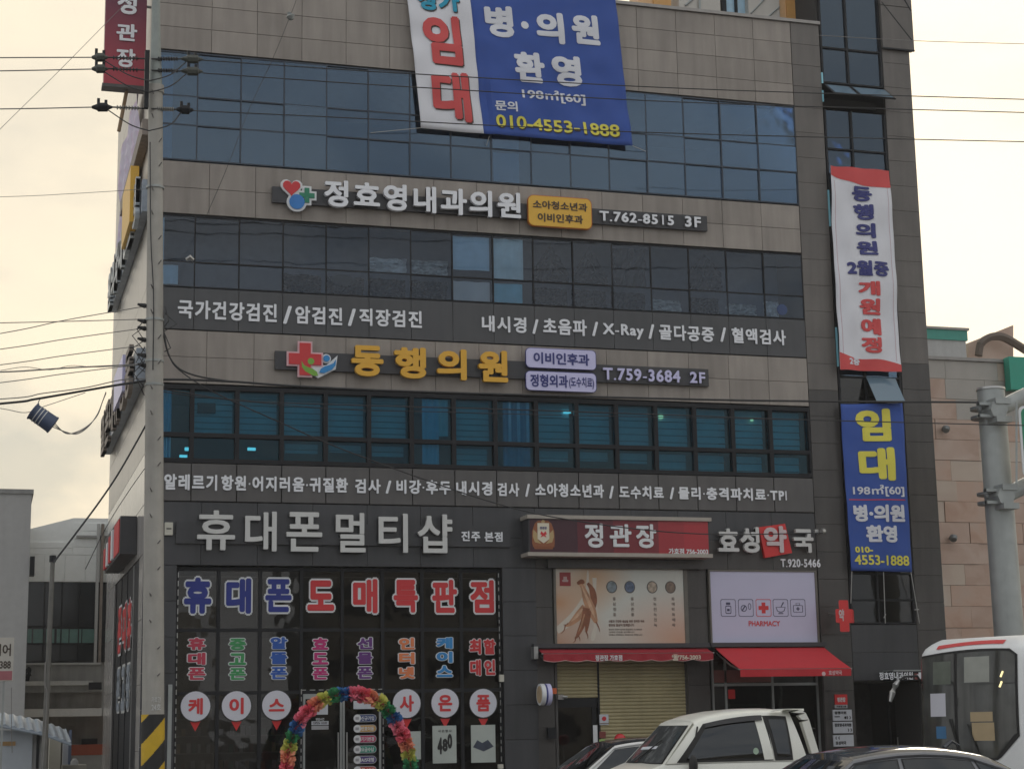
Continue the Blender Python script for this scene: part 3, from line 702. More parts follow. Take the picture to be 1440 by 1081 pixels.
MB().prism(px_rrect(742, 273.5, 833, 323.5, .13, -.2), (0, .06, 0)).build('panel_edge', mat('orange_sign_edge', (.55, .16, .02), .5), S)
lettering('lettering', '소아청소년과', (749, 281, 826, 298), -.225, 'text_dark', o, bold=.008)
lettering('lettering', '이비인후과', (756, 299, 820, 315.5), -.225, 'text_dark', o, bold=.008)
letters('letter', 'T.762-8515', (842, 297, 947, 318), -.12, 'letter_white', S, bold=.01, depth=.04)
letters('letter', '3F', (962, 304.5, 985, 321), -.12, 'letter_white', S, bold=.01, depth=.04)

# --- second floor clinic
S = sign_root('clinic_sign', 'yellow raised letter clinic sign with red cross emblem and two white pill panels', 'sign', 690, 540, 0)
base_bar(387, 493, 997, 543, -.10, S)
for ch, bx in zip('동행의원', ((493, 486, 538, 531), (553, 488.5, 598, 534), (613, 491, 655, 536), (671, 493, 713, 539))):
    mb = MB(); f = face_map(*bx, -.14); put_text(mb, ch, f, .022, .10, 0, 0); mb.build('letter', 'yellow_letter', S)
E1 = -.16
k = at(429, 505, E1)
MB().prism(plus(k.x, k.z, .385, .155, E1+.0), (0, .06, 0)).build('cross_backing', mat('pink_white_edge', (.72, .45, .48), .5), S)
MB().prism(plus(k.x, k.z, .345, .118, E1-.02), (0, .018, 0)).build('red_cross', 'red', S)
def fig(cx, cz, s, m, y, flip):
    g = -1 if flip else 1
    P = [(-1.0, .55), (-.72, .1), (-.3, -.1), (.2, -.25), (.62, -.55), (.78, -.95), (.25, -1.0), (-.1, -.8), (-.6, -.55), (-.95, -.1)]
    P = [(cx+g*s*u, y, cz+s*v*1.0) for u, v in P]; P = P[::-1] if flip else P
    return P
g1, g2 = at(437, 514, E1), at(459, 512, E1)
b = MB(); b.prism([(g1.x-.20+.0, E1+.003, g1.z+.16), (g1.x+.02, E1+.003, g1.z-.02), (g2.x, E1+.003, g2.z-.02), (g2.x+.24, E1+.003, g2.z+.2), (g2.x+.2, E1+.003, g2.z-.1), (g1.x+.16, E1+.003, g1.z-.26), (g1.x-.12, E1+.003, g1.z-.12)], (0, .05, 0)); b.prism(disc((g1.x+.0, E1+.0035, g1.z+.09), .10), (0, .05, 0)); b.prism(disc((g2.x-.0, E1+.004, g2.z+.12), .10), (0, .05, 0)); b.build('figure_backing', 'vinyl_white', S)
b = MB(); b.prism(fig(g1.x, g1.z-.02, .20, 0, E1-.024, False), (0, .016, 0)); b.prism(disc((g1.x, E1-.0242, g1.z+.09), .07), (0, .016, 0)); b.build('green_figure', mat('lime_green', (.20, .42, .05), .5), S)
b = MB(); b.prism(fig(g2.x, g2.z-.0, .20, 0, E1-.028, True), (0, .016, 0)); b.prism(disc((g2.x, E1-.0282, g2.z+.12), .07), (0, .016, 0)); b.build('blue_figure', 'sky_blue', S)
for (bx, tx, tb) in (((740, 489, 838, 520), '이비인후과', (750, 494.5, 829, 514.5)), ((740, 521.5, 838.5, 551.5), None, None)):
    MB().prism(px_rrect(bx[0]-.8, bx[1]-.8, bx[2]+.8, bx[3]+.8, .10, -.19), (0, .06, 0)).build('panel_edge', 'navy', S)
    o = pill('white_panel', *bx, .09, -.22, .10, 'lavender_white_sign', S)
    if tx: lettering('lettering', tx, tb, -.224, 'navy', o, bold=.012)
    else:
        lettering('lettering', '정형외과', (745.5, 525.5, 799, 545.5), -.224, 'navy', o, bold=.012); lettering('lettering', '(도수치료)', (800, 529.5, 835.5, 547.5), -.224, 'navy', o, bold=.004)
letters('letter', 'T.759-3684', (847, 517, 956, 538.5), -.12, 'lavender_white_sign', S, bold=.008, depth=.04)
letters('letter', '2F', (969, 523, 991, 539.5), -.12, 'lavender_white_sign', S, bold=.008, depth=.04)

# --- raised writing on the two spandrel bands
S = sign_root('service_lettering', 'white lettering of checkup services on charcoal band under third floor windows', 'lettering', 690, 470, 0)
def row(items, Y, m, parent, bold, depth=.02):
    for s, bx in items: letters('letter', s, bx, Y, m, parent, bold=bold, depth=depth)
row([('국가건강검진', (250, 421, 389, 454)), ('/', (398, 430, 410, 456)), ('암검진', (415, 430, 481, 458)), ('/', (489, 434, 500, 459)), ('직장검진', (505, 433.5, 593, 462)),
     ('내시경', (677, 443.5, 740, 469)), ('/', (748, 449, 757, 470)), ('초음파', (763, 447, 825, 473)), ('/', (832, 452.5, 841, 473)), ('X-Ray', (847, 454.5, 905, 478)), ('/', (911, 456, 920, 477)),
     ('골다공증', (926, 456, 1004, 481.5)), ('/', (1012, 460.5, 1021, 481)), ('혈액검사', (1028, 460.5, 1105, 486))], -.006, 'letter_white', S, .012)
S = sign_root('service_lettering', 'white lettering of clinic treatments on grey band directly above the ground floor shops', 'lettering', 690, 700, 0)
row([('알레르기', (231, 666, 305, 690)), ('항원·어지러움·귀질환', (311, 668, 489, 693)), ('검사', (499, 673, 535, 694)), ('/', (542, 675.5, 550, 694)),
     ('비강·후두', (557, 674, 634, 695.5)), ('내시경', (641, 676, 692, 697)), ('검사', (699, 678.5, 730, 698)), ('/', (738, 680, 745, 698.5)), ('소아청소년과', (752, 679, 849, 700)), ('/', (856, 683, 863, 701)),
     ('도수치료', (870, 682.5, 933, 702)), ('/', (941, 685, 948, 702)), ('물리·충격파치료·TPI', (953, 684, 1106, 705))], -.022, 'letter_white', S, .018)

# --- phone shop sign
S = sign_root('shop_sign', 'large grey channel letters of phone shop on dark wall above black storefront', 'sign', 490, 780, 0)
base_bar(248, 733, 718, 769, -.08, S, 'black_granite')
for ch, bx in zip('휴대폰멀티샵', ((277, 717.5, 329.5, 774), (344, 719, 388, 775.5), (402, 720, 452, 776), (471, 721, 513, 777), (531, 722, 572.5, 777.5), (586, 723, 635, 778))):
    mb = MB(); put_text(mb, ch, face_map(*bx, -.10), .010, .09, 0, 0, off=.010); mb.build('letter', 'grey_channel_letter', S)
row([('진주', (648.5, 746.5, 675, 761)), ('본점', (681, 747.5, 706.5, 761.5))], -.085, 'letter_white', S, .012, .02)

# --- cut vinyl on the phone shop glass (flat print)
ob, owh = .035, .050
def word_group(name, label, items, group=None):
    a = at(items[0][1][0], items[0][1][3], fy); root = thing(name, label, 'lettering', (a.x, fy, a.z), 0, group)
    for s, bx, m in items:
        lettering('character', s, (bx[0]+2.2, bx[1]+2.6, bx[2]-2.2, bx[3]-2.6), fy+.004, m, root, bold=ob-.012 if s in '특매판점폰' else ob-.004, outline=owh, out_m='vinyl_white', lift=.002)
    return root
word_group('window_lettering', 'big outlined navy and red characters across top row of black shop glass', [
    ('휴', (257, 809, 299, 865), 'blue'), ('대', (316, 810, 355, 865), 'blue'), ('폰', (371, 811, 412, 863), 'blue'), ('도', (430, 813, 472, 861), 'red'),
    ('매', (494, 811, 533, 864.5), 'red'), ('특', (551, 812, 590, 863.5), 'red'), ('판', (605, 812, 645, 864), 'red'), ('점', (658.5, 812.5, 697, 864), 'red')])
vw = [('휴대폰', (262, 894, 291, 957), 'crimson', 'crimson'), ('중고폰', (320, 895, 348, 957), 'green', 'green'), ('알뜰폰', (378, 893, 406, 956), 'mid_blue_print', 'blue'), ('효도폰', (437, 894, 463.5, 956.5), 'magenta', 'magenta'),
      ('선물폰', (500, 893.5, 526, 955.5), 'purple', 'purple'), ('인터넷', (558.5, 894, 585, 955.5), 'orange', 'orange'), ('케이스', (611.5, 893.5, 638.5, 953), 'sky_blue_print', 'sky blue')]
vw = [(a, b_, {'crimson': 'crimson_print', 'green': 'green_print', 'magenta': 'magenta_print', 'purple': 'purple_print', 'orange': 'orange_print'}.get(m, m), c) for a, b_, m, c in vw]
for s, (x0, y0, x1, y1), m, cname in vw:
    h3 = (y1-y0)/3
    word_group('window_lettering', 'vertical three character word in %s with white outline on shop glass' % cname, [(ch, (x0, y0+h3*i-.3, x1, y0+h3*(i+1)+.8), m) for i, ch in enumerate(s)], 'vertical words on the shop glass')
word_group('window_lettering', 'two by two block of red outlined characters in rightmost bay of shop glass', [('최', (657.5, 895.5, 678.5, 922), 'red'), ('할', (677.5, 895.5, 699, 922), 'red'), ('대', (658.5, 924.5, 678.5, 952), 'red'), ('인', (678.5, 924.5, 698.5, 951), 'red')])
CIR = [('케', 275, 992.5), ('이', 332.5, 992), ('스', 389, 991), ('사', 572, 988.5), ('은', 626, 988), ('품', 679.6, 988)]
for i, (ch, cx, cy) in enumerate(CIR):
    p = at(cx, cy, fy-.04); r = .295
    where = ['leftmost round white sticker', 'second round white sticker from the left', 'round white sticker just left of the flower arch', 'round white sticker just right of the flower arch', 'second round white sticker from the right end', 'rightmost round white sticker'][i]
    root = thing('round_sticker', where + ' with one red character on shop glass', 'sticker', (p.x, fy, p.z-r), 0, 'round stickers in a row on the shop glass')
    b = MB(); b.prism(disc((p.x, fy-.036, p.z), r*1.06, 28), (0, .002, 0)); b.build('sticker_rim', 'black', root)
    b = MB(); b.prism(disc((p.x, fy-.040, p.z), r, 28), (0, .002, 0)); b.build('sticker_disc', mat('lavender_paper', (.66, .66, .72), .5, var=0), root)
    hw = 10 if ch != '스' else 11
    lettering('character', ch, (cx-hw, cy-(11.5 if ch != '스' else 9), cx+hw, cy+(11.5 if ch != '스' else 8.5)), fy-.040, 'red', root, bold=.02)
    q = at(cx+(0 if i else -.5), cy+28, fy); MB().prism([(q.x-.105, fy-.002, q.z+.09), (q.x+.105, fy-.002, q.z+.09), (q.x, fy-.002, q.z-.10)], (0, .003, 0)).build('red_arrow', 'pharm_red', root)
# posters and door stickers
def poster(x0, y0, x1, y1, label, m='paper_poster'):
    p, q = at(x0, y0, fy), at(x1, y1, fy); root = thing('poster', label, 'poster', (p.x, fy, q.z), 0, 'posters stuck low on the shop glass')
    MB().box(p.x, q.x, fy-.008, fy-.004, q.z, p.z).build('sheet', mat('paper_poster', (.46, .50, .46), .5, var=.04), root); return root
r_ = poster(608, 1020, 642, 1072, 'white poster with black number artwork below second round sticker from the right')
for ch, bx in zip('480', ((615, 1036, 622, 1060), (622, 1038, 629.5, 1056), (629, 1031, 636, 1052))): lettering('artwork', ch, bx, fy-.008, 'black', r_, bold=.04, lift=.002)
lettering('lettering', '사 은 행 사', (616, 1025.5, 635, 1029), fy-.008, 'black', r_, lift=.002)
r_ = poster(662, 1019, 697, 1071, 'white poster with dark foldable device picture below rightmost round sticker')
p = [at(*c, fy) for c in ((665, 1050), (671, 1040), (678, 1044), (686, 1039.5), (694, 1049), (680, 1056))]
MB().prism([(v.x, fy-.01, v.z) for v in p][::-1], (0, .001, 0)).build('picture', mat('slate_picture', (.05, .06, .09), .4, var=.3, scale=9), r_)
poster(566, 1028, 592, 1067, 'pale poster half hidden behind right leg of the flower arch')
dy = .12
pills = [('신규가입', (.03, .06, .20)), ('번호이동', (.62, .36, .10)), ('기기변경', (.55, .04, .14)), ('요금수납', (.02, .30, .20)), ('A/S대행', (.08, .05, .22)), ('통신비', (.55, .08, .05))]
labs = ['navy', 'tan', 'pink', 'green', 'indigo', 'orange red']
for i, (s, c) in enumerate(pills):
    y0 = 1004+14.6*i; a_, c__ = at(497, y0, dy), at(529.5, y0+10.4, dy); rr = (a_.z-c__.z)/2-.002
    root = thing('door_sticker', 'pill shaped %s service sticker with round white icon on right door leaf' % labs[i], 'sticker', (a_.x, dy, c__.z), 0, 'pill stickers on the door')
    MB().prism(rrect(a_.x, c__.x, c__.z, a_.z, rr, dy-.003), (0, .002, 0)).build('sticker_edge', mat('silver_edge', (.4, .4, .42), .5, var=0), root)
    MB().prism(rrect(a_.x+.02, c__.x-.015, c__.z+.015, a_.z-.015, rr-.014, dy-.006), (0, .002, 0)).build('sticker_face', mat('sticker_'+labs[i].replace(' ', '_'), c, .5, var=0), root)
    MB().prism(disc((a_.x+rr+.005, dy-.009, (a_.z+c__.z)/2), rr*1.02, 16), (0, .002, 0)).build('icon_disc', 'vinyl_white', root)
    MB().prism(rrect(a_.x+rr*.55, a_.x+rr*1.45, (a_.z+c__.z)/2-rr*.35, (a_.z+c__.z)/2+rr*.35, .01, dy-.011), (0, .001, 0)).build('icon', 'silver_edge', root)
    lettering('lettering', s, (508, y0+2.4, 526, y0+8.2), dy-.007, 'vinyl_white', root, bold=.01, lift=.001)
p, q = at(441, 979, dy), at(461, 1004, dy)
r_ = thing('door_notice', 'white paper notice high on left door leaf behind the arch', 'notice', (p.x, dy, q.z)); MB().box(p.x, q.x, dy-.006, dy-.003, q.z, p.z).build('sheet', 'paper_sheet', r_)
r_ = thing('door_notice', 'small two line opening hours sign on left door leaf', 'notice', (at(449, 1025, dy).x, dy, at(449, 1025, dy).z))
for yy in (1013.5, 1020): p, q = at(438, yy, dy), at(462, yy+5, dy); MB().box(p.x, q.x, dy-.006, dy-.003, q.z, p.z).build('plate', 'paper_sheet' if yy < 1018 else 'silver_edge', r_)
lettering('lettering', '영업시간', (444, 1009, 456, 1012.5), dy, 'vinyl_white', r_); lettering('lettering', 'OPEN 10:00', (440, 1014.5, 460, 1017.5), dy-.006, 'black', r_, lift=.001)
p, q = at(497, 985, dy), at(527, 996, dy)
MB().box(p.x, q.x, dy-.006, dy-.003, q.z, p.z).build('sheet', 'paper_sheet', thing('door_notice', 'pale notice strip at top of right door leaf behind the arch', 'notice', (p.x, dy, q.z)))

# --- ginseng shop sign box
SY = -.5
a, c = at(743, 723.5, SY), at(999, 784, SY)
S = thing('shop_sign', 'long red and maroon light box sign with white characters over the shuttered shop', 'sign', ((a.x+c.x)/2, -.2, c.z))
MB().box(a.x, c.x, SY+.01, -.02, c.z+.07, a.z-.07).build('cabinet', 'dark_sign_base', S)
for z0, z1 in ((a.z-.08, a.z), (c.z, c.z+.08)): MB().box(a.x-.04, c.x+.04, SY-.05, -.015, z0, z1).build('rail', mat('beige_sign_rail', (.40, .36, .31), .5, var=.08), S)
fr = [0, .26, .46, .715, .86, 1.0]; colr = [(.055, .012, .022), (.12, .012, .022), (.20, .014, .024), (.36, .02, .03), (.42, .022, .032)]
for i in range(5): MB().box(a.x+.03+(c.x-a.x-.06)*fr[i], a.x+.03+(c.x-a.x-.06)*fr[i+1], SY, SY+.009, c.z+.082, a.z-.082).build('face_panel', mat(['maroon_dark', 'maroon_mid', 'maroon_light', 'red_mid', 'red_bright'][i], colr[i], .3, var=.03), S)
for s, bx in (('정', (821.5, 735.5, 848, 770)), ('관', (856.5, 736.5, 888, 769)), ('장', (893.5, 736.5, 923, 770.5))):
    mb = MB(); put_text(mb, s, face_map(*bx, SY), .016, .02, 0, .003, off=.015); mb.build('letter', 'vinyl_white', S)
lettering('lettering', '가호점 756-2003', (940, 770.5, 996, 779.5), SY, 'vinyl_white', S, bold=.012)
# crest: cream tablet between two leaves over a brown ribbon
c0 = at(764, 751, SY); cb = MB(); cream_ = mat('crest_cream', (.72, .66, .52), .5, var=0); brown_ = mat('crest_brown', (.30, .10, .04), .5, var=0); gold_ = mat('crest_gold', (.48, .34, .16), .5, var=0)
b = MB(); b.prism([(c0.x+.25*u, SY-.004, c0.z-.01+.32*v) for u, v in ((-.75, .75), (-.45, .95), (.45, .95), (.75, .75), (1.0, .2), (1.0, -.6), (.8, -.95), (-.8, -.95), (-1, -.6), (-1, .2))][::-1], (0, .003, 0)); b.build('crest_ground', brown_, S)
b = MB(); b.prism([(c0.x+.13*u, SY-.012, c0.z+.04+.2*v) for u, v in ((-1, 1), (1, 1), (1, -.7), (0, -1.15), (-1, -.7))][::-1], (0, .004, 0)); b.build('crest_tablet', cream_, S)
for g in (-1, 1):
    b = MB(); q = [(c0.x+g*u, SY-.008-.0005*g, c0.z+v) for u, v in ((.14, .02), (.22, .10), (.235, -.05), (.19, -.17), (.05, -.2), (.12, -.12))]; b.prism(q[::-1] if g < 0 else q, (0, .003, 0)); b.build('crest_leaf', gold_, S)
MB().prism(disc((c0.x, SY-.009, c0.z+.27), .04), (0, .004, 0)).build('crest_knob', gold_, S)
b = MB(); b.prism([(c0.x+.075*u, SY-.016, c0.z-.0+.07*v) for u, v in ((-.6, 1), (0, .3), (.6, 1), (1, .1), (.5, -.2), (.9, -1), (0, -.5), (-.9, -1), (-.5, -.2), (-1, .1))][::-1], (0, .002, 0)); b.build('crest_figure', 'red', S)
lettering('crest_lettering', '정관장', (759, 740, 769, 744), SY-.012, 'navy', S, bold=.01, lift=.003)
b = MB(); b.box(c0.x-.24, c0.x+.24, SY-.014, SY-.010, c0.z-.27, c0.z-.205); b.build('crest_ribbon', brown_, S)
b = MB()
for (x0, x1) in ((770, 990),):
    p, q = at(x0, 786, -.1), at(x1, 800, -.1); b.box(p.x, q.x, -.12, -.012, q.z, p.z)
tag(b.build('sign_soffit', 'brown_black_granite'), 'dark brown boxed trim strip running below the long red sign', 'trim')

# --- pharmacy sign
S = sign_root('pharmacy_sign', 'grey channel letters with tilted red square around third character over the pharmacy', 'sign', 1075, 785, 0)
for ch, bx in (('효', (1007, 743, 1037.5, 776)), ('성', (1038.5, 741, 1066.5, 777.5)), ('국', (1113, 744, 1142.5, 777.5))):
    mb = MB(); put_text(mb, ch, face_map(*bx, -.10), .016, .09, 0, 0); mb.build('letter', 'grey_channel_letter', S)
P = [at(*q, -.12) for q in ((1067, 741), (1104, 736), (1114, 777), (1076, 784))]
MB().prism([P[0], P[3], P[2], P[1]], (0, .10, 0)).build('red_square', 'pharmacy_red', S)
mb = MB(); put_text(mb, '약', face_map(1073, 739, 1106.5, 777, -.13), .02, .03, 0, 0); mb.build('letter', mat('pinkish_grey_letter', (.62, .52, .52), .4, var=0), S)
letters('letter', 'T.920-5466', (1097, 785.5, 1153.5, 797.5), -.006, 'letter_white', S, bold=.006, depth=.015)

# --- light box posters over the two right shops
a, c = at(781, 799, .0), at(964, 905, .0)
PW, PH = c.x-a.x, a.z-c.z
def poster_mat():
    m = bpy.data.materials.new('ginseng_poster_print'); m.use_nodes = True; nt = m.node_tree; N = nt.nodes.new; L = nt.links.new; p = nt.nodes['Principled BSDF']; p.inputs['Roughness'].default_value = .35
    geo = N('ShaderNodeNewGeometry'); mp = N('ShaderNodeMapping'); mp.vector_type = 'POINT'; mp.inputs['Location'].default_value = (-a.x/PW, 0, -c.z/PH); mp.inputs['Scale'].default_value = (1/PW, 1, 1/PH); L(geo.outputs['Position'], mp.inputs[0])
    sx = N('ShaderNodeSeparateXYZ'); L(mp.outputs[0], sx.inputs[0])
    def glow(cx, cz, ax, az, r):
        d = N('ShaderNodeVectorMath'); d.operation = 'SUBTRACT'; d.inputs[1].default_value = (cx, 0, cz); L(cmb.outputs[0], d.inputs[0])
        s = N('ShaderNodeVectorMath'); s.operation = 'MULTIPLY'; s.inputs[1].default_value = (ax, 0, az); L(d.outputs[0], s.inputs[0])
        l = N('ShaderNodeVectorMath'); l.operation = 'LENGTH'; L(s.outputs[0], l.inputs[0]); r_ = N('ShaderNodeMapRange'); r_.inputs[1].default_value = 0; r_.inputs[2].default_value = r; r_.inputs[3].default_value = 1; r_.inputs[4].default_value = 0; L(l.outputs['Value'], r_.inputs[0]); return r_.outputs[0]
    cmb = N('ShaderNodeCombineXYZ'); L(sx.outputs[0], cmb.inputs[0]); L(sx.outputs[2], cmb.inputs[2])
    prev = None
    for (g, col) in (((0.02, .55, 1, .8, .42), (.55, .30, .16)), ((.0, .0, 1, 1.0, .5), (.50, .27, .17)), ((.30, .9, 1.6, 1, .5), (.58, .36, .2)), ((.95, .05, 1, .9, .65), (.60, .33, .22))):
        mx = N('ShaderNodeMix'); mx.data_type = 'RGBA'; L(glow(*g), mx.inputs[0]); mx.inputs[7].default_value = (*col, 1)
        if prev is None: mx.inputs[6].default_value = (.60, .61, .55, 1)
        else: L(prev, mx.inputs[6])
        prev = mx.outputs[2]
    L(prev, p.inputs['Base Color']); MATS['ginseng_poster_print'] = m; return m
S = thing('light_box', 'framed advertising panel with ginseng root picture above the dark red awning', 'advertisement', ((a.x+c.x)/2, .1, c.z))
MB().box(a.x, c.x, .0, .12, c.z, a.z).build('printed_face', poster_mat(), S)
b = MB(); b.box(a.x-.05, a.x-.002, -.02, .14, c.z-.02, a.z+.05); b.box(c.x+.002, c.x+.09, -.02, .14, c.z-.02, a.z+.05); b.box(a.x-.002, c.x+.002, -.02, .14, a.z+.002, a.z+.05); b.build('box_frame', mat('bronze_frame', (.13, .12, .10), .4), S)
def ppt(u, v, y=-.004): return (a.x+u*PW, y, a.z-v*PH)
def blob(pts, rs, m, name, y):                              # printed root: flat tapering limb
    Lp, Rp = [], []; Q = [pts[0]]+list(pts)+[pts[-1]]; QR = [rs[0]]+list(rs)+[rs[-1]]; pts, rs = [], []
    for i in range(1, len(Q)-2):
        for k in range(5):
            t = k/5; cr_ = lambda a, b, c, d: .5*((2*b)+(c-a)*t+(2*a-5*b+4*c-d)*t*t+(-a+3*b-3*c+d)*t**3)
            pts.append((cr_(Q[i-1][0], Q[i][0], Q[i+1][0], Q[i+2][0]), cr_(Q[i-1][1], Q[i][1], Q[i+1][1], Q[i+2][1]))); rs.append(max(.004, cr_(QR[i-1], QR[i], QR[i+1], QR[i+2])))
    pts.append(Q[-1]); rs.append(QR[-1]*.5)
    for i, (u, v) in enumerate(pts):
        q = Vector(ppt(u, v)); d = (Vector(ppt(*pts[min(i+1, len(pts)-1)]))-Vector(ppt(*pts[max(i-1, 0)]))).normalized(); n = Vector((-d.z, 0, d.x)); Lp.append(q+n*rs[i]); Rp.append(q-n*rs[i])
    b = MB(); n_ = len(Lp)
    for i in range(n_-1): b.add([(v.x, y, v.z) for v in (Lp[i], Lp[i+1], Rp[i+1], Rp[i])], [(0, 1, 2, 3)])
    return b.build(name, m, S)
gin = mat('ginseng_print', (.46, .24, .13), .5, var=.35, scale=5); gin2 = mat('ginseng_dark_print', (.26, .09, .04), .5, var=.35, scale=6); silk = mat('pale_silk_print', (.62, .56, .47), .5, var=.05)
blob([(.0, .82), (.12, .66), (.2, .48), (.24, .28), (.25, .02)], [.07, .10, .09, .04, .02], silk, 'printed_silk', -.002)
blob([(.30, .12), (.30, .35), (.31, .65), (.27, .95)], [.05, .03, .03, .06], silk, 'printed_silk', -.0025)
blob([(.185, .19), (.21, .26), (.235, .4), (.27, .55), (.305, .72)], [.04, .05, .09, .10, .04], gin, 'printed_root', -.005)
blob([(.245, .19), (.27, .25), (.285, .32), (.29, .45), (.27, .6)], [.03, .05, .07, .07, .03], gin2, 'printed_root', -.004)
blob([(.22, .50), (.17, .62), (.11, .72), (.07, .76)], [.07, .09, .05, .02], gin, 'printed_root', -.0055)
blob([(.23, .52), (.215, .66), (.175, .82), (.145, .92)], [.08, .07, .05, .02], gin2, 'printed_root', -.006)
blob([(.25, .55), (.235, .72), (.225, .84)], [.06, .05, .02], gin2, 'printed_root', -.0062)
blob([(.165, .2), (.2, .17), (.215, .2)], [.03, .05, .03], gin2, 'printed_root', -.0065)
gin3 = mat('ginseng_highlight_print', (.60, .38, .24), .5, var=.25, scale=9)
blob([(.20, .23), (.235, .38), (.27, .53), (.297, .66)], [.012, .03, .035, .008], gin3, 'printed_highlight', -.0075)
blob([(.20, .53), (.16, .62), (.11, .70)], [.015, .03, .008], gin3, 'printed_highlight', -.0075)
blob([(.215, .6), (.19, .74), (.165, .84)], [.012, .02, .006], gin, 'printed_highlight', -.0075)
for (u0, v0, u1, v1) in ((.07, .76, .03, .86), (.145, .92, .12, .98), (.225, .84, .235, .93), (.305, .72, .33, .84), (.16, .88, .175, .96), (.09, .74, .05, .74)): blob([(u0-.004, v0-.02), ((u0+u1)/2+.006, (v0+v1)/2), (u1, v1)], [.016, .010, .003], gin2, 'printed_rootlet', -.0068)
for i, u in enumerate((.432, .573, .75, .895)):
    b = MB(); b.prism(disc(ppt(u, .24, -.006), .125, 20, .135), (0, .003, 0)); b.build('picture_ring', mat('dark_ring_print', (.10, .09, .08), .5, var=0), S)
    b = MB(); b.prism(disc(ppt(u, .24, -.009), .105, 20, .115), (0, .002, 0)); b.build('round_picture', mat(['blue_grey_picture', 'white_blue_picture', 'beige_picture', 'brown_picture'][i], [(.20, .24, .26), (.12, .16, .24), (.42, .34, .26), (.22, .16, .12)][i], .5, var=.5, scale=14), S)
    bits = ['홍삼정', '홍삼톤', '천녹', '화애락'][i]
    b = MB()
    for j, ch in enumerate((bits*3)[:4 if i < 2 else 6]): put_text(b, ch, lambda uu, vv, ww, j=j: Vector((ppt(u+.005, 0)[0]+.09*uu*.8, -.003-ww, ppt(0, .42+.07*j)[2]+.075*vv)), 0, 0, 0, 0)
    b.build('small_lettering', mat('grey_brown_print', (.22, .17, .14), .5, var=0), S)
for j, (s, z_) in enumerate((('사람과 건강한 세상을 위한 정직한 약속', .715), ('정관장 홍삼이 함께합니다', .765), ('엄선한 원료와 철저한 품질관리 시스템으로', .815), ('고객의 건강을 생각합니다', .85), ('언제나 변함없는 정성으로 만듭니다', .885))):
    x_ = ppt(.40, 0)[0]; wdt = PW*(.28 if j < 1 else (.2 if j in (1, 3) else .26)); zz = ppt(0, z_)[2]; hh = .06 if j < 2 else .035
    b = MB(); put_text(b, s, lambda uu, vv, ww: Vector((x_+wdt*uu, -.003-ww, zz+hh*vv)), .004 if j < 2 else 0, 0, 0, 0); b.build('small_lettering', mat('brown_fine_print', (.16, .07, .05) if j < 2 else (.2, .15, .12), .5, var=0) if j < 2 else MATS['grey_brown_print'], S)
p, q = ppt(.03, .05), ppt(.115, .23); MB().box(p[0], q[0], -.008, -.002, q[2], p[2]).build('red_crest_tile', mat('crest_tile_red', (.30, .03, .03), .4, var=0), S)
b = MB(); cx_ = (p[0]+q[0])/2; cz_ = (p[2]+q[2])/2; b.prism([(cx_+.05*u, -.011, cz_+.06*v) for u, v in ((-.8, .9), (.8, .9), (.8, -.1), (1.5, -.4), (1.2, -1), (-1.2, -1), (-1.5, -.4), (-.8, -.1))][::-1], (0, .002, 0)); b.build('crest_mark', mat('pale_pink_print', (.50, .34, .32), .5, var=0), S)

a, c = at(998, 803, .0), at(1150, 905, .0)
S = thing('light_box', 'pale lavender pharmacy panel with five small square icons above the bright red awning', 'advertisement', ((a.x+c.x)/2, .1, c.z))
MB().box(a.x, c.x, .0, .12, c.z, a.z).build('printed_face', mat('lavender_panel_print', (.54, .54, .70), .35, var=.03, scale=1), S)
b = MB(); b.box(a.x-.04, a.x-.002, -.02, .14, c.z-.02, a.z+.04); b.box(c.x+.002, c.x+.05, -.02, .14, c.z-.02, a.z+.04); b.box(a.x-.002, c.x+.002, -.02, .14, a.z+.002, a.z+.04); b.build('box_frame', 'bronze_frame', S)
ink = mat('navy_grey_ink', (.06, .06, .12), .5, var=0)
def ring(pts, t, m, name, y=-.004):
    """outline stroke of a closed loop on the panel"""
    b = MB(); n = len(pts); cx = sum(p[0] for p in pts)/n; cz = sum(p[2] for p in pts)/n; ins = []
    for p in pts: d = Vector((cx-p[0], 0, cz-p[2])); L_ = d.length; ins.append((p[0]+d.x/L_*t, y, p[2]+d.z/L_*t))
    for i in range(n): j = (i+1) % n; b.add([(pts[i][0], y, pts[i][2]), (pts[j][0], y, pts[j][2]), ins[j], ins[i]], [(0, 1, 2, 3)])
    return b.build(name, m, S)
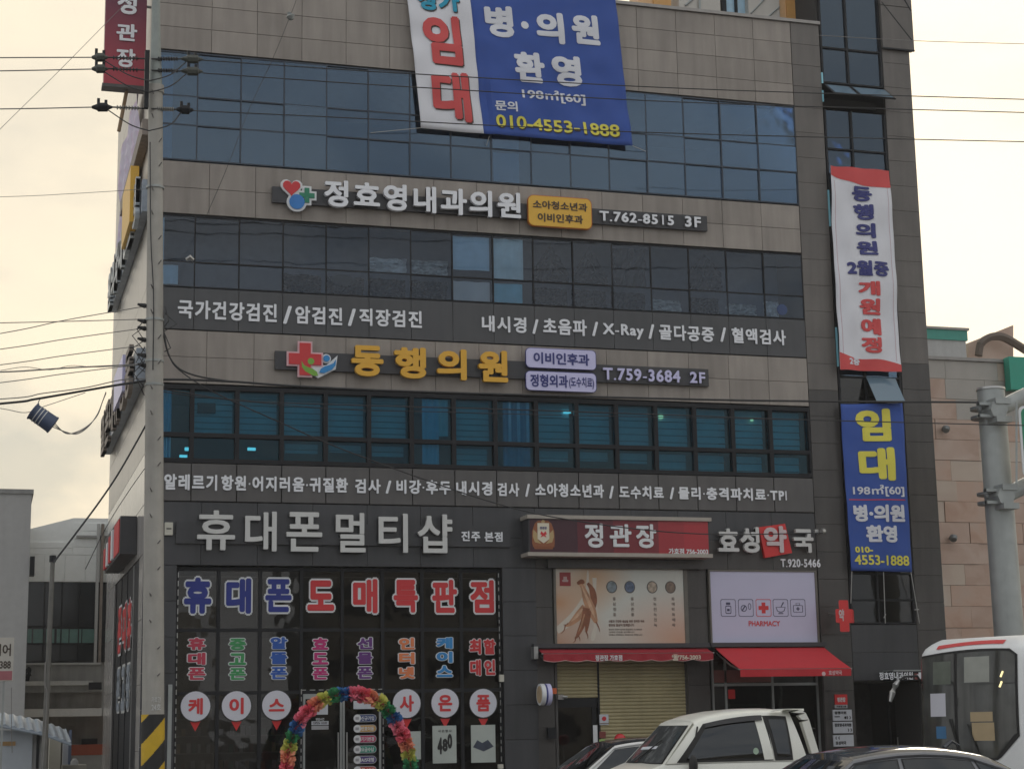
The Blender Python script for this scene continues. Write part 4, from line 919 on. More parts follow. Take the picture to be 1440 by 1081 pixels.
for i, (x0, x1) in enumerate(((1013, 1035.3), (1037.8, 1060), (1062.5, 1085), (1086.5, 1109), (1111, 1133.3))):
    q = px_rrect(x0, 842, x1, 866.5, .04, -.004); xs_ = [v[0] for v in q]; zs_ = [v[2] for v in q]; cx, cz = (min(xs_)+max(xs_))/2, (min(zs_)+max(zs_))/2
    ring(q, .016, ink if i != 2 else 'red', 'icon_box')
    if i == 0: ring(rrect(cx-.07, cx+.07, cz-.13, cz+.05, .03, -.004), .02, ink, 'bottle_icon'); MB().box(cx-.05, cx+.05, -.005, -.003, cz+.07, cz+.12).build('bottle_icon', ink, S); MB().box(cx-.03, cx+.03, -.005, -.003, cz-.07, cz-.02).build('bottle_icon', ink, S)
    if i == 1: ring(disc((cx-.05, -.004, cz-.01), .075, 16), .018, ink, 'pill_icon'); ring(disc((cx+.09, -.004, cz+.03), .04, 12, .075), .016, ink, 'pill_icon'); MB().prism([(cx-.11, -.0045, cz-.06), (cx-.09, -.0045, cz-.08), (cx+.0, -.0045, cz+.04), (cx-.02, -.0045, cz+.06)], (0, .001, 0)).build('pill_icon', ink, S)
    if i == 2: MB().prism(plus(cx, cz, .12, .045, -.005), (0, .002, 0)).build('cross_icon', 'red', S)
    if i == 3:
        ring([(cx-.12, -.004, cz+.02), (cx+.12, -.004, cz+.02), (cx+.09, -.004, cz-.07), (cx+.03, -.004, cz-.1), (cx-.03, -.004, cz-.1), (cx-.09, -.004, cz-.07)], .02, ink, 'mortar_icon'); MB().prism([(cx+.0, -.005, cz+.02), (cx+.02, -.005, cz+.02), (cx+.09, -.005, cz+.12), (cx+.06, -.005, cz+.13)], (0, .002, 0)).build('mortar_icon', ink, S); MB().box(cx-.06, cx+.06, -.005, -.003, cz-.135, cz-.115).build('mortar_icon', ink, S)
    if i == 4: ring(rrect(cx-.12, cx+.12, cz-.1, cz+.06, .02, -.004), .018, ink, 'case_icon'); ring(rrect(cx-.05, cx+.05, cz+.06, cz+.11, .01, -.004), .012, ink, 'case_icon'); MB().prism(plus(cx, cz-.02, .04, .014, -.005), (0, .002, 0)).build('case_icon', ink, S)
lettering('lettering', 'PHARMACY', (1052.5, 872.5, 1097, 880), -.0, 'red', S, bold=.004, lift=.004)

# --- awnings
def awning(name, label, xl, xr, ztop, yw, yf, zf, val, m, xl2, xr2, scallop, cover):
    S = thing(name, label, 'awning', ((xl+xr)/2, 0, zf-val))
    n = 16; b = MB(); P = []
    for i in range(n+1):
        t = i/n; P.append([(xl+(xr-xl)*t + ((xl2+(xr2-xl2)*t)-(xl+(xr-xl)*t))*s, yw+(yf-yw)*s, ztop+(zf-ztop)*s - .02*math.sin(s*math.pi)*(1+.3*math.sin(i*2.3))) for s in (0, .33, .66, 1)])
    b.grid(P); b.grid([[(p[0], p[1]+.004, p[2]-.012) for p in r] for r in P], flip=True); b.build('canopy', m, S, smooth=True)
    b = MB(); P = []; n = 64 if scallop else 16
    for i in range(n+1):
        t = i/n; x = xl2+(xr2-xl2)*t; lo = zf-val + (.035*(1-abs(math.sin(t*math.pi*scallop))) if scallop else 0); P.append([(x, yf-.006+.004*math.sin(i*1.1), zf-.012), (x, yf-.006+.012*math.sin(i*.9), lo)])
    b.grid(P); b.grid([[(p[0], p[1]+.006, p[2]) for p in r] for r in P], flip=True); b.build('valance', m, S)
    b = MB(); b.tube([(xl2-.03, yf+.02, zf-.01), (xr2+.03, yf+.02, zf-.01)], .012, 8); b.build('front_bar', 'alu', S, smooth=True)
    if cover: MB().box(xl-.12, xr+.03, yw-.10, -.012, ztop+.01, ztop+.10).build('cover_box', 'dark_sign_base', S)
    if scallop:
        b = MB(); b.tube([(p[1][0], p[1][1]-.006, p[1][2]+.006) for p in P], .006, 4); b.build('piping', mat('pink_piping', (.60, .40, .38), .7, var=0), S)
    for x in (xl+.05, xr-.05):
        MB().tube([(x, -.02, ztop-.12), (x+(xl2-xl)*.5, (yf)*.55, (ztop+zf)/2-.16), (x+(xl2-xl), yf+.03, zf-.03)], .018, 6).build('arm', 'alu', S)
    return S
AY = -.45
p0, p1 = at(764, 916, AY), at(1003, 916, AY); zt_ = at(880, 907, -.1).z; zb3 = at(880, 930, AY).z; zf = at(880, 917.5, AY).z
S = awning('awning', 'dark red retracted awning with scalloped valance over the cream shutter', p0.x, p1.x, zt_-.06, -.10, AY, zf, zf-zb3, 'red_awning_cloth', p0.x, p1.x, 8, True)
lettering('lettering', '정관장 가호점', (837, 920.5, 875, 928.5), AY-.02, 'vinyl_white', S, bold=.01)
lettering('lettering', '☎756-2003', (944.5, 919.5, 985.5, 928), AY-.02, mat('cream_print', (.72, .62, .50), .6, var=0), S, bold=.01)
MB().box(p0.x-.14, p0.x-.05, -.25, -.02, zt_-.28, zt_-.02).build('bracket', 'alu', S)
AY = -1.9
p0, p1 = at(1041, 945, AY), at(1197, 945, AY); w0, w1 = at(1005, 908, -.06), at(1158, 908, -.06); zf = at(1110, 939.5, AY).z; zb3 = at(1110, 950.5, AY).z
S = awning('awning', 'bright red extended sloping awning over the pharmacy entrance', w0.x, w1.x, w0.z-.03, -.06, AY, zf, zf-zb3, 'bright_red_awning_cloth', p0.x, p1.x, 0, True)
lettering('lettering', '효성약국', (1165, 942, 1184, 948.5), AY-.02, mat('pale_pink_lettering', (.72, .50, .50), .6, var=0), S, bold=.01)
q = at(1158, 945.5, AY-.01); MB().prism(disc((q.x, AY-.02, q.z-.02), .045, 10), (0, .004, 0)).build('leaf_mark', 'pale_pink_lettering', S)

# --- tower banners
def bil(q, s, t): return q[0]*(1-s)*(1-t)+q[1]*s*(1-t)+q[2]*s*t+q[3]*(1-s)*t          # TL TR BR BL
def inv(q, p):
    s = t = .5
    for _ in range(12):
        e = bil(q, s, t)-p; ds = (q[1]-q[0])*(1-t)+(q[2]-q[3])*t; dt = (q[3]-q[0])*(1-s)+(q[2]-q[1])*s
        det = ds.x*dt.y-ds.y*dt.x; s -= (e.x*dt.y-e.y*dt.x)/det; t -= (ds.x*e.y-ds.y*e.x)/det
    return s, t
class Cloth:
    def __init__(c, name, label, corners, Y, wave, group=None):
        c.q = [Vector(v) for v in corners]; c.W = [at(v[0], v[1], Y) for v in corners]; c.wave = wave
        c.root = thing(name, label, 'banner', c.W[3], 0, group)
    def f(c, s, t, w=0):
        p = bil(c.W, s, t); p = Vector(p); p.y += -w + c.wave(s, t); return p
    def cloth(c, name, m, s0=0, s1=1, t0=0, t1=1, n=24, k=36, ef=None):
        b = MB(); b.grid([[c.f(s0+(s1-s0)*i/n, (t0 if not ef else ef(s0+(s1-s0)*i/n)[0])+((t1 if not ef else ef(s0+(s1-s0)*i/n)[1])-(t0 if not ef else ef(s0+(s1-s0)*i/n)[0]))*j/k, 0 if name == 'cloth' else .012) for j in range(k+1)] for i in range(n+1)])
        o = b.build(name, m, c.root, smooth=True)
        if name == 'cloth': md = o.modifiers.new('t', 'SOLIDIFY'); md.thickness = .003; md.offset = -1
        return o
    def text(c, s, bx, m, bold=.02, name='lettering', out=0, om=None, shadow=None):
        s0, t0 = inv(c.q, Vector(bx[:2])); s1, t1 = inv(c.q, Vector(bx[2:])); b = MB()
        mk = lambda lift, ds=0, dt=0: (lambda u, v, w: c.f(s0+ds+(s1-s0)*u, t1+dt+(t0-t1)*v, w+lift))
        if shadow: put_text(b, s, mk(.016, *shadow), bold, 0, 1, 0, sub=.14)
        put_text(b, s, mk(.026 if shadow else .018), bold, 0, 0, 0, sub=.14)
        return b.build(name, [m, om] if om else m, c.root)
w1_ = lambda s, t: .018*math.sin(9*s-16*t+2*math.sin(4*s)) + .012*math.sin(7*s+29*t) + .05*math.sin(3.0*s+5*t)*(.3+t*(1-t)*2) + .02*math.sin(14*s+3*t)
C = Cloth('vertical_banner', 'tall white banner with navy and red characters and red ends on stair tower', ((1168, 233), (1251, 240), (1267, 523), (1181, 520)), -.22, w1_)
C.cloth('cloth', 'white_banner_cloth')
C.cloth('red_top', 'red_banner_print', 0, 1, k=4, n=24, ef=lambda s: (0.0, .045+.04*s+.02*math.sin(s*3)))
C.cloth('red_foot', 'red_banner_print', 0, 1, k=4, n=24, ef=lambda s: (.915+.055*s+.012*math.sin(s*6), 1.0))
for s_ in (.06, .94):
    b = MB(); b.grid([[C.f(s_-.004, .07+.02*s_+.86*j/30, .006) for j in range(31)], [C.f(s_+.004, .07+.02*s_+.86*j/30, .006) for j in range(31)]]); b.build('border_line', mat('faint_pink_line', (.55, .38, .42), .7, var=0), C.root)
C.text('동', (1197, 262, 1226, 285), 'navy', .03); C.text('행', (1200, 287, 1228, 311.5), 'navy', .03); C.text('의', (1202.5, 314, 1231, 337), 'navy', .03); C.text('원', (1203.5, 339.5, 1233, 361.5), 'navy', .03)
C.text('2월중', (1190, 367, 1249.5, 392), 'navy', .03)
C.text('개', (1206, 396.5, 1236, 418.5), 'ban_red', .03); C.text('원', (1207, 421, 1237.5, 445), 'ban_red', .03); C.text('예', (1209, 448.5, 1239, 473), 'ban_red', .03); C.text('정', (1210, 474.5, 1239.5, 498), 'ban_red', .03)
C.text('2층', (1192.5, 502.5, 1209, 514), 'ban_lett', .02)
C = Cloth('vertical_banner', 'tall blue banner with big yellow characters on lower part of stair tower', ((1182, 568), (1268, 567), (1282.5, 804), (1197.5, 802)), -.2, lambda s, t: .03*math.sin(4*s+3*t)+.014*math.sin(11*s+7*t)+.010*math.sin(8*s-23*t))
C.cloth('cloth', 'blue_banner_cloth')
C.text('임', (1202, 575, 1253, 621), 'ban_yellow', .03); C.text('대', (1206, 630, 1258.5, 677), 'ban_yellow', .03)
C.text('198㎡[60]', (1199, 682.5, 1271.5, 699.5), 'ban_lett', .004)
C.text('병·의원', (1199, 710, 1272, 735), 'ban_lett', .03); C.text('환영', (1216.5, 739, 1261.5, 763.5), 'ban_lett', .03)
C.text('010-', (1202, 768.5, 1226.5, 777.5), 'ban_yellow', .02); C.text('4553-1888', (1201, 780, 1278, 795.5), 'ban_yellow', .004)
b = MB(); t_ = inv(C.q, Vector((1235, 703.5)))[1]; b.grid([[C.f(.04+.92*i/12, t_-.003, .008), C.f(.04+.92*i/12, t_+.003, .008)] for i in range(13)]); b.build('red_line', 'red', C.root)
for (xa, ya, xb, yb) in ((1198, 803, 1196.5, 848), (1242.5, 804, 1245, 876), (1281, 804, 1293, 876)):
    MB().tube([at(xa, ya, -.2), at(xb, yb, -.03)], .010, 5).build('tie_cord', mat('pale_cord', (.45, .45, .43), .8, var=0), C.root)
b = MB(); q = at(1289, 857, -.05); b.tube([q+Vector((-.05, 0, 0)), q+Vector((.06, 0, .01))], .012, 5); q = at(1244, 866, -.05); b.tube([q+Vector((-.02, 0, -.04)), q+Vector((.03, 0, .05))], .012, 5); b.build('knot', 'pale_cord', C.root)

# --- the big leasing banner hung from the roof
w2_ = lambda s, t: .016*math.sin(26*s-14*t+2*math.sin(5*t))*(.2+t) + .010*math.sin(9*s+31*t) + (.05*math.sin(9*s+6*t)+.03*math.sin(17*s-5*t) if s < .33 else .03*math.sin(6*s+4*t)+.012*math.sin(21*s+9*t))*(.3+.7*t) - .02*math.sin(s*40+t*22)*(.25 if s < .31 else .12)
C = Cloth('leasing_banner', 'huge blue and white leasing banner hanging from roof edge over fourth floor windows', ((567, -58), (862, -32), (889, 205.5), (592, 180)), -.17, w2_)
sp = .292
C.cloth('cloth', 'blue_banner_cloth', sp, 1, n=40); C.cloth('cloth', 'white_banner_cloth', 0, sp, n=30)
C.text('상가', (585, -16, 645, 19.5), 'ban_cyan', .03, om='text_dark', shadow=(.004, .006))
C.text('임', (591, 21, 650, 95), 'ban_red', .025, om='text_dark', shadow=(.005, .007)); C.text('대', (603, 100, 663, 173), 'ban_red', .025, om='text_dark', shadow=(.005, .007))
C.text('병', (677, 8, 721, 56), 'ban_lett', .03); C.text('·', (729, 31, 741, 43), 'ban_lett', .02); C.text('의', (748, 17, 793, 64), 'ban_lett', .03); C.text('원', (799, 20, 844, 65.5), 'ban_lett', .03)
C.text('환', (718, 73, 765.5, 119.5), 'ban_lett', .03); C.text('영', (771, 77.5, 818, 124), 'ban_lett', .03)
C.text('198㎡[60]', (730.5, 124, 822.5, 149.5), 'ban_lett', .004)
C.text('문의', (692.5, 142, 725, 158.5), 'ban_lett', .01)
C.text('010-4553-1888', (694, 161.5, 871, 193.5), 'ban_yellow', .002, om='text_dark', shadow=(.003, .006))
for (xa, ya, xb, yb) in ((592, 180, 521, 187), (889, 205, 908, 213), (688, 192, 684, 205)):
    MB().tube([at(xa, ya, -.17), at(xb, yb, -.01)], .008, 5).build('tie_cord', 'pale_cord', C.root)

# ================================================================ blade signs and small fittings
def at_x(px_, py_, X):
    d = F*FPX + RX*(px_-720) - UP*(py_-540.5); return CAM + d*((X-CAM.x)/d.x)
p, q = at(150, -40, 1.0), at(204, 122, 1.0)
S = thing('blade_sign', 'tall maroon projecting sign with white vertical characters at the upper left corner of the building', 'sign', (p.x, 1.0, q.z))
def blade_mat():
    m = bpy.data.materials.new('maroon_red_sign_face'); m.use_nodes = True; nt = m.node_tree; N = nt.nodes.new; L = nt.links.new; pb = nt.nodes['Principled BSDF']; pb.inputs['Roughness'].default_value = .4
    g = N('ShaderNodeNewGeometry'); s = N('ShaderNodeSeparateXYZ'); L(g.outputs['Position'], s.inputs[0]); r = N('ShaderNodeMapRange'); r.inputs[1].default_value = q.z; r.inputs[2].default_value = q.z+2.2; L(s.outputs[2], r.inputs[0])
    c = N('ShaderNodeValToRGB'); c.color_ramp.elements[0].color = (.42, .03, .05, 1); c.color_ramp.elements[1].color = (.11, .018, .05, 1); L(r.outputs[0], c.inputs[0]); L(c.outputs[0], pb.inputs['Base Color']); MATS[m.name] = m; return m
# printed face runs from red at the foot to maroon at the top, like the long shop sign
MB().box(p.x, q.x, 1.0, 1.28, q.z, p.z).build('cabinet', blade_mat(), S)
MB().box(p.x-.03, q.x+.03, .97, 1.31, q.z-.07, q.z-.002).build('foot_rail', 'brown_black_granite', S)
for s, bx in (('정', (165.5, -12, 192, 22)), ('관', (164, 33, 192.5, 59.5)), ('장', (163.5, 68, 190, 96.5))):
    mb = MB(); put_text(mb, s, face_map(*bx, 1.0), .014, .02, 0, .002); mb.build('letter', 'letter_white', S)
for z_ in (q.z+.4, q.z+1.9): MB().tube([(q.x, 1.14, z_), (0, 1.14, z_)], .03, 6).build('bracket', 'galv', S)
# sign bands on the side wall, seen almost edge-on
def side_band(label, y0, y1, z0, z1, pro, m, lett=None, cat='sign', extra=None):
    S = thing('side_sign', label, cat, (-pro/2, y0, z0))
    MB().box(-pro, -.012, y0, y1, z0, z1).build('base_panel', m, S)
    if lett:
        n, lh, lm, seed = lett; rr = random.Random(seed); y = y0+.3; dy_ = (y1-y0-.5)/n
        for i in range(n):
            s = '정효영내과의원동행휴대폰멀티샵'[(i+seed) % 15]; b = MB(); yy = y+dy_*i
            put_text(b, s, lambda u, v, w: Vector((-pro-w, yy+dy_*.85*(1-u), (z0+z1)/2-lh/2+lh*v)), .012, .09, 0, .02); b.build('letter', lm, S)
    return S
for_side = mat('side_sign_steel', (.26, .30, .35), .4, var=.2)
side_band('slim dark edge of a sign band on side wall beside fourth floor', .2, 6.5, 14.2, 14.55, .20, mat('rusty_dark_edge', (.24, .20, .17), .6, var=.2))
S = side_band('dark sign band with jagged raised letters on side wall between third and fourth floor', .15, 9.6, 12.5, 13.2, .17, for_side, (7, 1.0, mat('steel_letter', (.46, .50, .52), .4, var=.15), 0))
b = MB(); b.box(-.36, -.18, 1.0, 3.3, 12.5, 13.75); b.build('yellow_panel', 'yellow_sign_box', S)
S = side_band('dark sign band with jagged raised letters on side wall above second floor windows', .3, 10.5, 8.9, 9.6, .20, for_side, (6, 1.05, MATS['rusty_dark_edge'], 7))
b = MB(); b.box(-.36, -.22, 2.0, 4.6, 9.0, 9.8); b.build('white_panel', 'lavender_white_sign', S)
S = thing('side_banner', 'faded pink and white banner on side wall beside fourth floor', 'banner', (-.1, 4, 13.9))
b = MB(); n = 14; b.grid([[(-.12-.05*math.sin(j*.9+i), 2.4+5.6*i/n, 13.8+(2.35)*j/10) for j in range(11)] for i in range(n+1)])
b.build('cloth', two_tone('faded_pink_print', [(.68, .50, .62), (.62, .56, .70), (.70, .66, .74)], .8, 2.0), S)
S = thing('side_pole', 'thin brown rod leaning out from side wall under the maroon sign', 'rod', tuple(at(167, 184, 1.2)))
MB().tube([at(180, 118, 1.2), at(167, 185, 1.2)], .04, 6).build('rod', mat('brown_rod', (.25, .16, .08), .6), S)
S = side_band('red and white sign box on side wall above the side shop opening', 1.6, 6.4, 5.45, 6.25, .35, 'dark_sign_base')
MB().box(-.37, -.352, 1.75, 3.2, 5.5, 6.2).build('red_face', 'red', S)
for i in range(4): MB().box(-.40, -.352, 3.3+.8*i, 3.75+.8*i, 5.5, 6.15-.06*i).build('letter', 'red' if i % 2 else 'vinyl_white', S)
S = thing('side_lettering', 'column of red white outlined characters on side shop glass', 'lettering', (-.03, 2.6, 3.4))
for i, ch in enumerate('휴대폰'):
    b = MB(); yy = 2.3+1.4*i; put_text(b, ch, lambda u, v, w: Vector((-.012-w, yy+1.1*(1-u), 3.55+1.05*v)), .035, 0, 1, 0, outline=.05); put_text(b, ch, lambda u, v, w: Vector((-.024-w, yy+1.1*(1-u), 3.55+1.05*v)), .035, 0, 0, 0); b.build('character', ['red', 'vinyl_white'], S)
S = thing('side_lettering', 'column of dark blue white outlined characters low on side shop glass', 'lettering', (-.03, 2.6, 2.2))
for i, ch in enumerate('중고폰'):
    b = MB(); yy = 2.3+1.4*i; put_text(b, ch, lambda u, v, w: Vector((-.012-w, yy+1.1*(1-u), 2.25+.95*v)), .035, 0, 1, 0, outline=.05); put_text(b, ch, lambda u, v, w: Vector((-.024-w, yy+1.1*(1-u), 2.25+.95*v)), .035, 0, 0, 0); b.build('character', ['side_sign_steel', 'letter_grey'], S)
# pharmacy cross blade sign
c = at(1187, 866, -.55)
S = thing('blade_sign', 'small red cross shaped projecting sign with one white character beside the pharmacy', 'sign', (c.x, -.3, c.z-.36))
for (y, m_, dx) in ((-.62, 'pharmacy_red', 0),):
    b = MB(); b.prism(rrect(c.x-.18, c.x+.05, c.z-.345, c.z+.345, .03, -.68), (.10, .20, 0)); b.build('cross_upright', 'pharm_red', S); b = MB(); b.prism(rrect(c.x-.27, c.x+.14, c.z-.15, c.z+.15, .03, -.675), (.13, .18, 0)); b.build('cross_bar', 'pharm_red', S)
lettering('character', '약', (1179, 856, 1187.5, 873), -.682, 'pinkish_grey_letter', S, bold=.02)
MB().tube([(c.x-.05, -.5, c.z+.05), (c.x-.08, -.0, c.z+.05)], .015, 6).build('bracket', 'alu', S)
MB().tube([at(1165, 862, -.02), at(1178, 862, -.5)], .012, 6).build('bracket', 'alu', S)
# round drum blade sign
c = at(765, 976, -.35)
S = thing('blade_sign', 'small round white drum sign with navy band on wall left of the cream shutter', 'sign', (c.x, -.2, c.z-.22))
b = MB(); r = .225
def drum(x0, x1, m, nm, rr=r): MB().tube([(x0, -.32, c.z), (x1, -.32, c.z)], rr, 24).build(nm, m, S, smooth=True)
drum(c.x-.09, c.x+.0, 'vinyl_white', 'drum_shell'); drum(c.x+.001, c.x+.04, 'navy', 'drum_band', r*1.0); drum(c.x+.041, c.x+.13, 'lavender_white_sign', 'drum_shell'); drum(c.x-.096, c.x-.091, mat('tan_face', (.55, .42, .26), .5, var=.2), 'drum_face', r*.8)
MB().tube([(c.x+.02, -.1, c.z), (c.x+.02, -.0, c.z)], .03, 6).build('bracket', 'alu', S)
def small_box(name, label, cat, x0, y0, x1, y1, Y, d, m, parts=None):
    p, q = at(x0, y0, Y), at(x1, y1, Y); S = thing(name, label, cat, (p.x, Y, q.z))
    MB().prism(rrect(p.x, q.x, q.z, p.z, .01, Y), (0, d, 0)).build('casing', m, S); return S, p, q
small_box('alarm_box', 'small orange box on wall right of the round drum sign', 'box', 777, 967, 783, 975, -.06, .06, mat('orange_plastic', (.70, .14, .04), .5))
small_box('letter_box', 'black letter box on wall left of the open shutter door', 'box', 771, 1023, 783, 1038, -.14, .13, 'frame')
S, p, q = small_box('security_camera', 'small beige camera on wall just above the shutter door', 'camera', 785, 976, 793, 983, -.10, .1, 'coping'); MB().tube([(q.x-.03, -.12, q.z+.06), (q.x+.06, -.16, q.z+.05)], .03, 8).build('lens', 'alu', S, smooth=True)
S, p, q = small_box('siren_box', 'cream switch box at top left corner of ground floor facade next to utility pole', 'box', 232, 734, 243, 752, -.10, .1, mat('cream_plastic', (.55, .53, .45), .5)); MB().box(p.x+.03, q.x-.03, -.105, -.1, (p.z+q.z)/2-.012, (p.z+q.z)/2+.012).build('slot', 'black', S)
S, p, q = small_box('wall_notice', 'framed white notice with red mark on the cream shutter', 'notice', 843, 1004, 856, 1018.5, .16, .02, 'paper_sheet'); MB().prism(disc(((p.x+q.x)/2, .155, p.z-.09), .05, 10), (0, .003, 0)).build('mark', 'red', S)
b = MB(); b.box(p.x, q.x, .155, .158, q.z+.02, q.z+.04); b.build('line', 'grey_brown_print', S)
small_box('wall_notice', 'small dark red notice below the framed notice on the cream shutter', 'notice', 843, 1028, 852, 1037, .16, .02, mat('dark_red_notice', (.22, .05, .04), .5))
small_box('wall_notice', 'lime green sticker at the foot of the cream shutter', 'notice', 843, 1039, 851, 1048, .16, .02, mat('lime_sticker', (.40, .60, .18), .5))
c = at(872, 1040, -1.6); S = thing('red_balloon', 'round red balloon behind the roof of the black and white car', 'balloon', (c.x, -1.6, .12))
b = MB(); n = 12
b.grid([[(c.x+.125*math.sin(math.pi*j/n)*math.cos(2*math.pi*i/16), -1.6+.125*math.sin(math.pi*j/n)*math.sin(2*math.pi*i/16), c.z+.13*math.cos(math.pi*j/n)) for j in range(n+1)] for i in range(17)]); b.build('balloon_skin', mat('red_latex', (.55, .03, .04), .25, var=0), S, smooth=True)
MB().tube([(c.x, -1.6, c.z-.125), (c.x, -1.6, .12)], .012, 6).build('stick', 'white', S)
# flood lamp over the pharmacy
c = at(1157, 747, -.35); S = thing('flood_lamp', 'small chrome flood lamp on wall right of the pharmacy letters', 'lamp', (c.x, -.2, c.z-.1))
MB().tube([(c.x-.06, -.42, c.z-.02), (c.x-.0, -.36, c.z+.0), (c.x+.06, -.28, c.z+.02)], [.045, .075, .035], 10).build('lamp_head', 'alu', S, smooth=True); MB().tube([(c.x+.02, -.3, c.z), (c.x+.05, 0, c.z-.03)], .02, 6).build('bracket', 'galv', S); MB().box(c.x-.16, c.x-.08, -.3, -.2, c.z-.03, c.z+.05).build('driver_box', 'alu', S)
# guide signs on the pilaster
GX = -.015
def guide(label, x0, y0, x1, y1, m, items):
    S, p, q = small_box('guide_sign', label, 'sign', x0, y0, x1, y1, -.05, .038, m); S['group'] = 'guide signs stacked on the pilaster'
    for s, bx, mm in items: lettering('lettering', s, bx, -.05, mm, S, bold=.02, lift=.003)
guide('red square guide sign with white writing, top of the stack on the pilaster', 1174, 976, 1192, 990, 'pharm_red', [('정관장', (1177, 980, 1189, 986.5), 'vinyl_white')])
guide('narrow pale strip directly below the red square guide sign', 1174, 990.5, 1192, 995, 'silver_edge', [('가호점 2층', (1176, 991.5, 1190, 994), 'black')])
guide('white guide sign directly below the red one, with small black writing and dots', 1171, 997.5, 1198.5, 1012.5, 'paper_sheet', [('동행의원', (1173.5, 999.5, 1190, 1003.5), 'black'), ('이비인후과', (1173.5, 1006, 1181, 1008), 'black'), ('●》》', (1187, 1006, 1196.5, 1010.5), 'black')])
guide('white guide sign with bold dark line and right pointing arrows, third of the stack', 1171.5, 1014.5, 1199.5, 1030, 'paper_sheet', [('정효영내과의원', (1173.5, 1016.5, 1197, 1021), 'black'), ('》》', (1192, 1023.5, 1198, 1028), 'black')])
guide('white guide sign with left pointing arrows, lowest of the stack on the pilaster', 1172, 1033, 1201, 1048.5, 'paper_sheet', [('《《', (1174.5, 1035, 1181, 1039), 'black'), ('효성약국', (1175, 1041.5, 1190, 1046.5), 'black')])
# sign over the stair entrance: thin curved white letters
S = thing('entrance_sign', 'small white letter sign with cross over the dark stair tower entrance', 'sign', tuple(at(1268, 958, -.5)))
p, q = at(1256, 943, -.5), at(1301, 956, -.5); MB().box(p.x, q.x, -.49, -.02, q.z, p.z).build('base_panel', 'frame', S)
p, q = at(1256, 941.5, -.5), at(1303, 943, -.5); MB().box(p.x, q.x, -.51, -.02, q.z, p.z).build('top_rail', 'galv', S)
lettering('lettering', '정효영내과의원', (1236, 944.5, 1284, 955), -.5, 'letter_white', S, bold=.01); k = at(1293.5, 949.5, -.5)
MB().prism(plus(k.x, k.z, .075, .03, -.51), (0, .008, 0)).build('cross_mark', 'letter_white', S); q0 = at(1286.5, 954, -.5); MB().box(q0.x, q0.x+.17, -.5, -.495, q0.z-.01, q0.z+.12).build('red_patch', 'dark_red_notice', S)
# small downpipe at the left edge of the storefront
S = thing('conduit', 'grey vertical conduit with small box on dark wall beside hazard striped pole', 'conduit', tuple(at(238, 1078, -.04)))
MB().box(at(236, 1000, -.03).x, at(241.5, 1000, -.03).x, -.06, -.01, .12, at(238, 962, -.03).z).build('duct', 'galv', S)
S, p, q = small_box('wall_light', 'small cream sensor at right edge of the phone shop glazing', 'sensor', 703, 948, 709, 958, -.08, .08, MATS['cream_plastic'])
small_box('wall_light', 'small cream lamp low at the right edge of the phone shop glazing', 'sensor', 701, 1074, 708, 1080, -.08, .08, MATS['cream_plastic'])

# goods seen through the shop glass: racks of phone cases
rr = random.Random(5)
for i, (xa, xb) in enumerate(((.75, 1.50), (1.60, 2.35), (2.45, 3.15))):
    S = thing('display_rack', ['phone case rack behind leftmost shop window bay', 'phone case rack behind second shop window bay', 'phone case rack behind third shop window bay'][i], 'rack', ((xa+xb)/2, .5, .13), 0, 'display racks behind the shop glass')
    MB().box(xa, xb, .62, .66, .13, 2.25).build('back_board', mat('rack_board', (.16, .16, .155), .6, var=.3, scale=5), S)
    for k in range(6):
        z = .3+.34*k; MB().box(xa, xb, .38, .61, z, z+.02).build('shelf', 'alu', S)
        b = MB(); x = xa+.03
        while x < xb-.09:
            ww = rr.uniform(.06, .09); hh = rr.uniform(.12, .2)
            if rr.random() > .2: b.box(x, x+ww, .42, .48, z+.022, z+.022+hh, rr.choice([0, 0, 1, 2, 3, 4]))
            x += ww+.03
        b.build('phone_cases', ['spandrel', 'paper_sheet', 'teal_glass', 'dark_red_notice', 'tan_face'], S)

# ================================================================ flower arch
S = thing('flower_arch', 'rainbow coloured ruffled ribbon arch in front of the phone shop door', 'arch', (4.0, -1.0, .12))
ap = [(398, 1150), (400, 1110), (403, 1075), (406, 1055), (411, 1036), (419, 1018), (430, 1002), (445, 989), (463, 979.5), (480, 975.5), (500, 974.5), (520, 979), (535, 987), (547, 1000), (557, 1015), (566, 1033), (573, 1052), (577, 1072), (579, 1110), (580, 1150)]
A = [at(x, y, -1.0) for x, y in ap]; A[0].z = .13; A[-1].z = .13
seg = [0]
for i in range(1, len(A)): seg.append(seg[-1]+(A[i]-A[i-1]).length)
def along(d):
    for i in range(1, len(A)):
        if d <= seg[i] or i == len(A)-1:
            t = (d-seg[i-1])/(seg[i]-seg[i-1]); return A[i-1].lerp(A[i], t), (A[i]-A[i-1]).normalized()
MB().tube([along(seg[-1]*i/40)[0] for i in range(41)], .04, 8).build('hoop', 'crimson_print', S, smooth=True)
pal = [('pink', (.85, .16, .22)), ('rose', (.88, .24, .33)), ('salmon', (.88, .36, .22)), ('lime', (.68, .68, .16)), ('green', (.06, .36, .15)), ('blue', (.04, .18, .46))]
pm = [mat('ribbon_'+n_, c_, .6, var=.12, scale=14) for n_, c_ in pal]
seqc = [0, 1, 2, 3, 4, 5]
nC = int(seg[-1]/.20); cen = nC//2
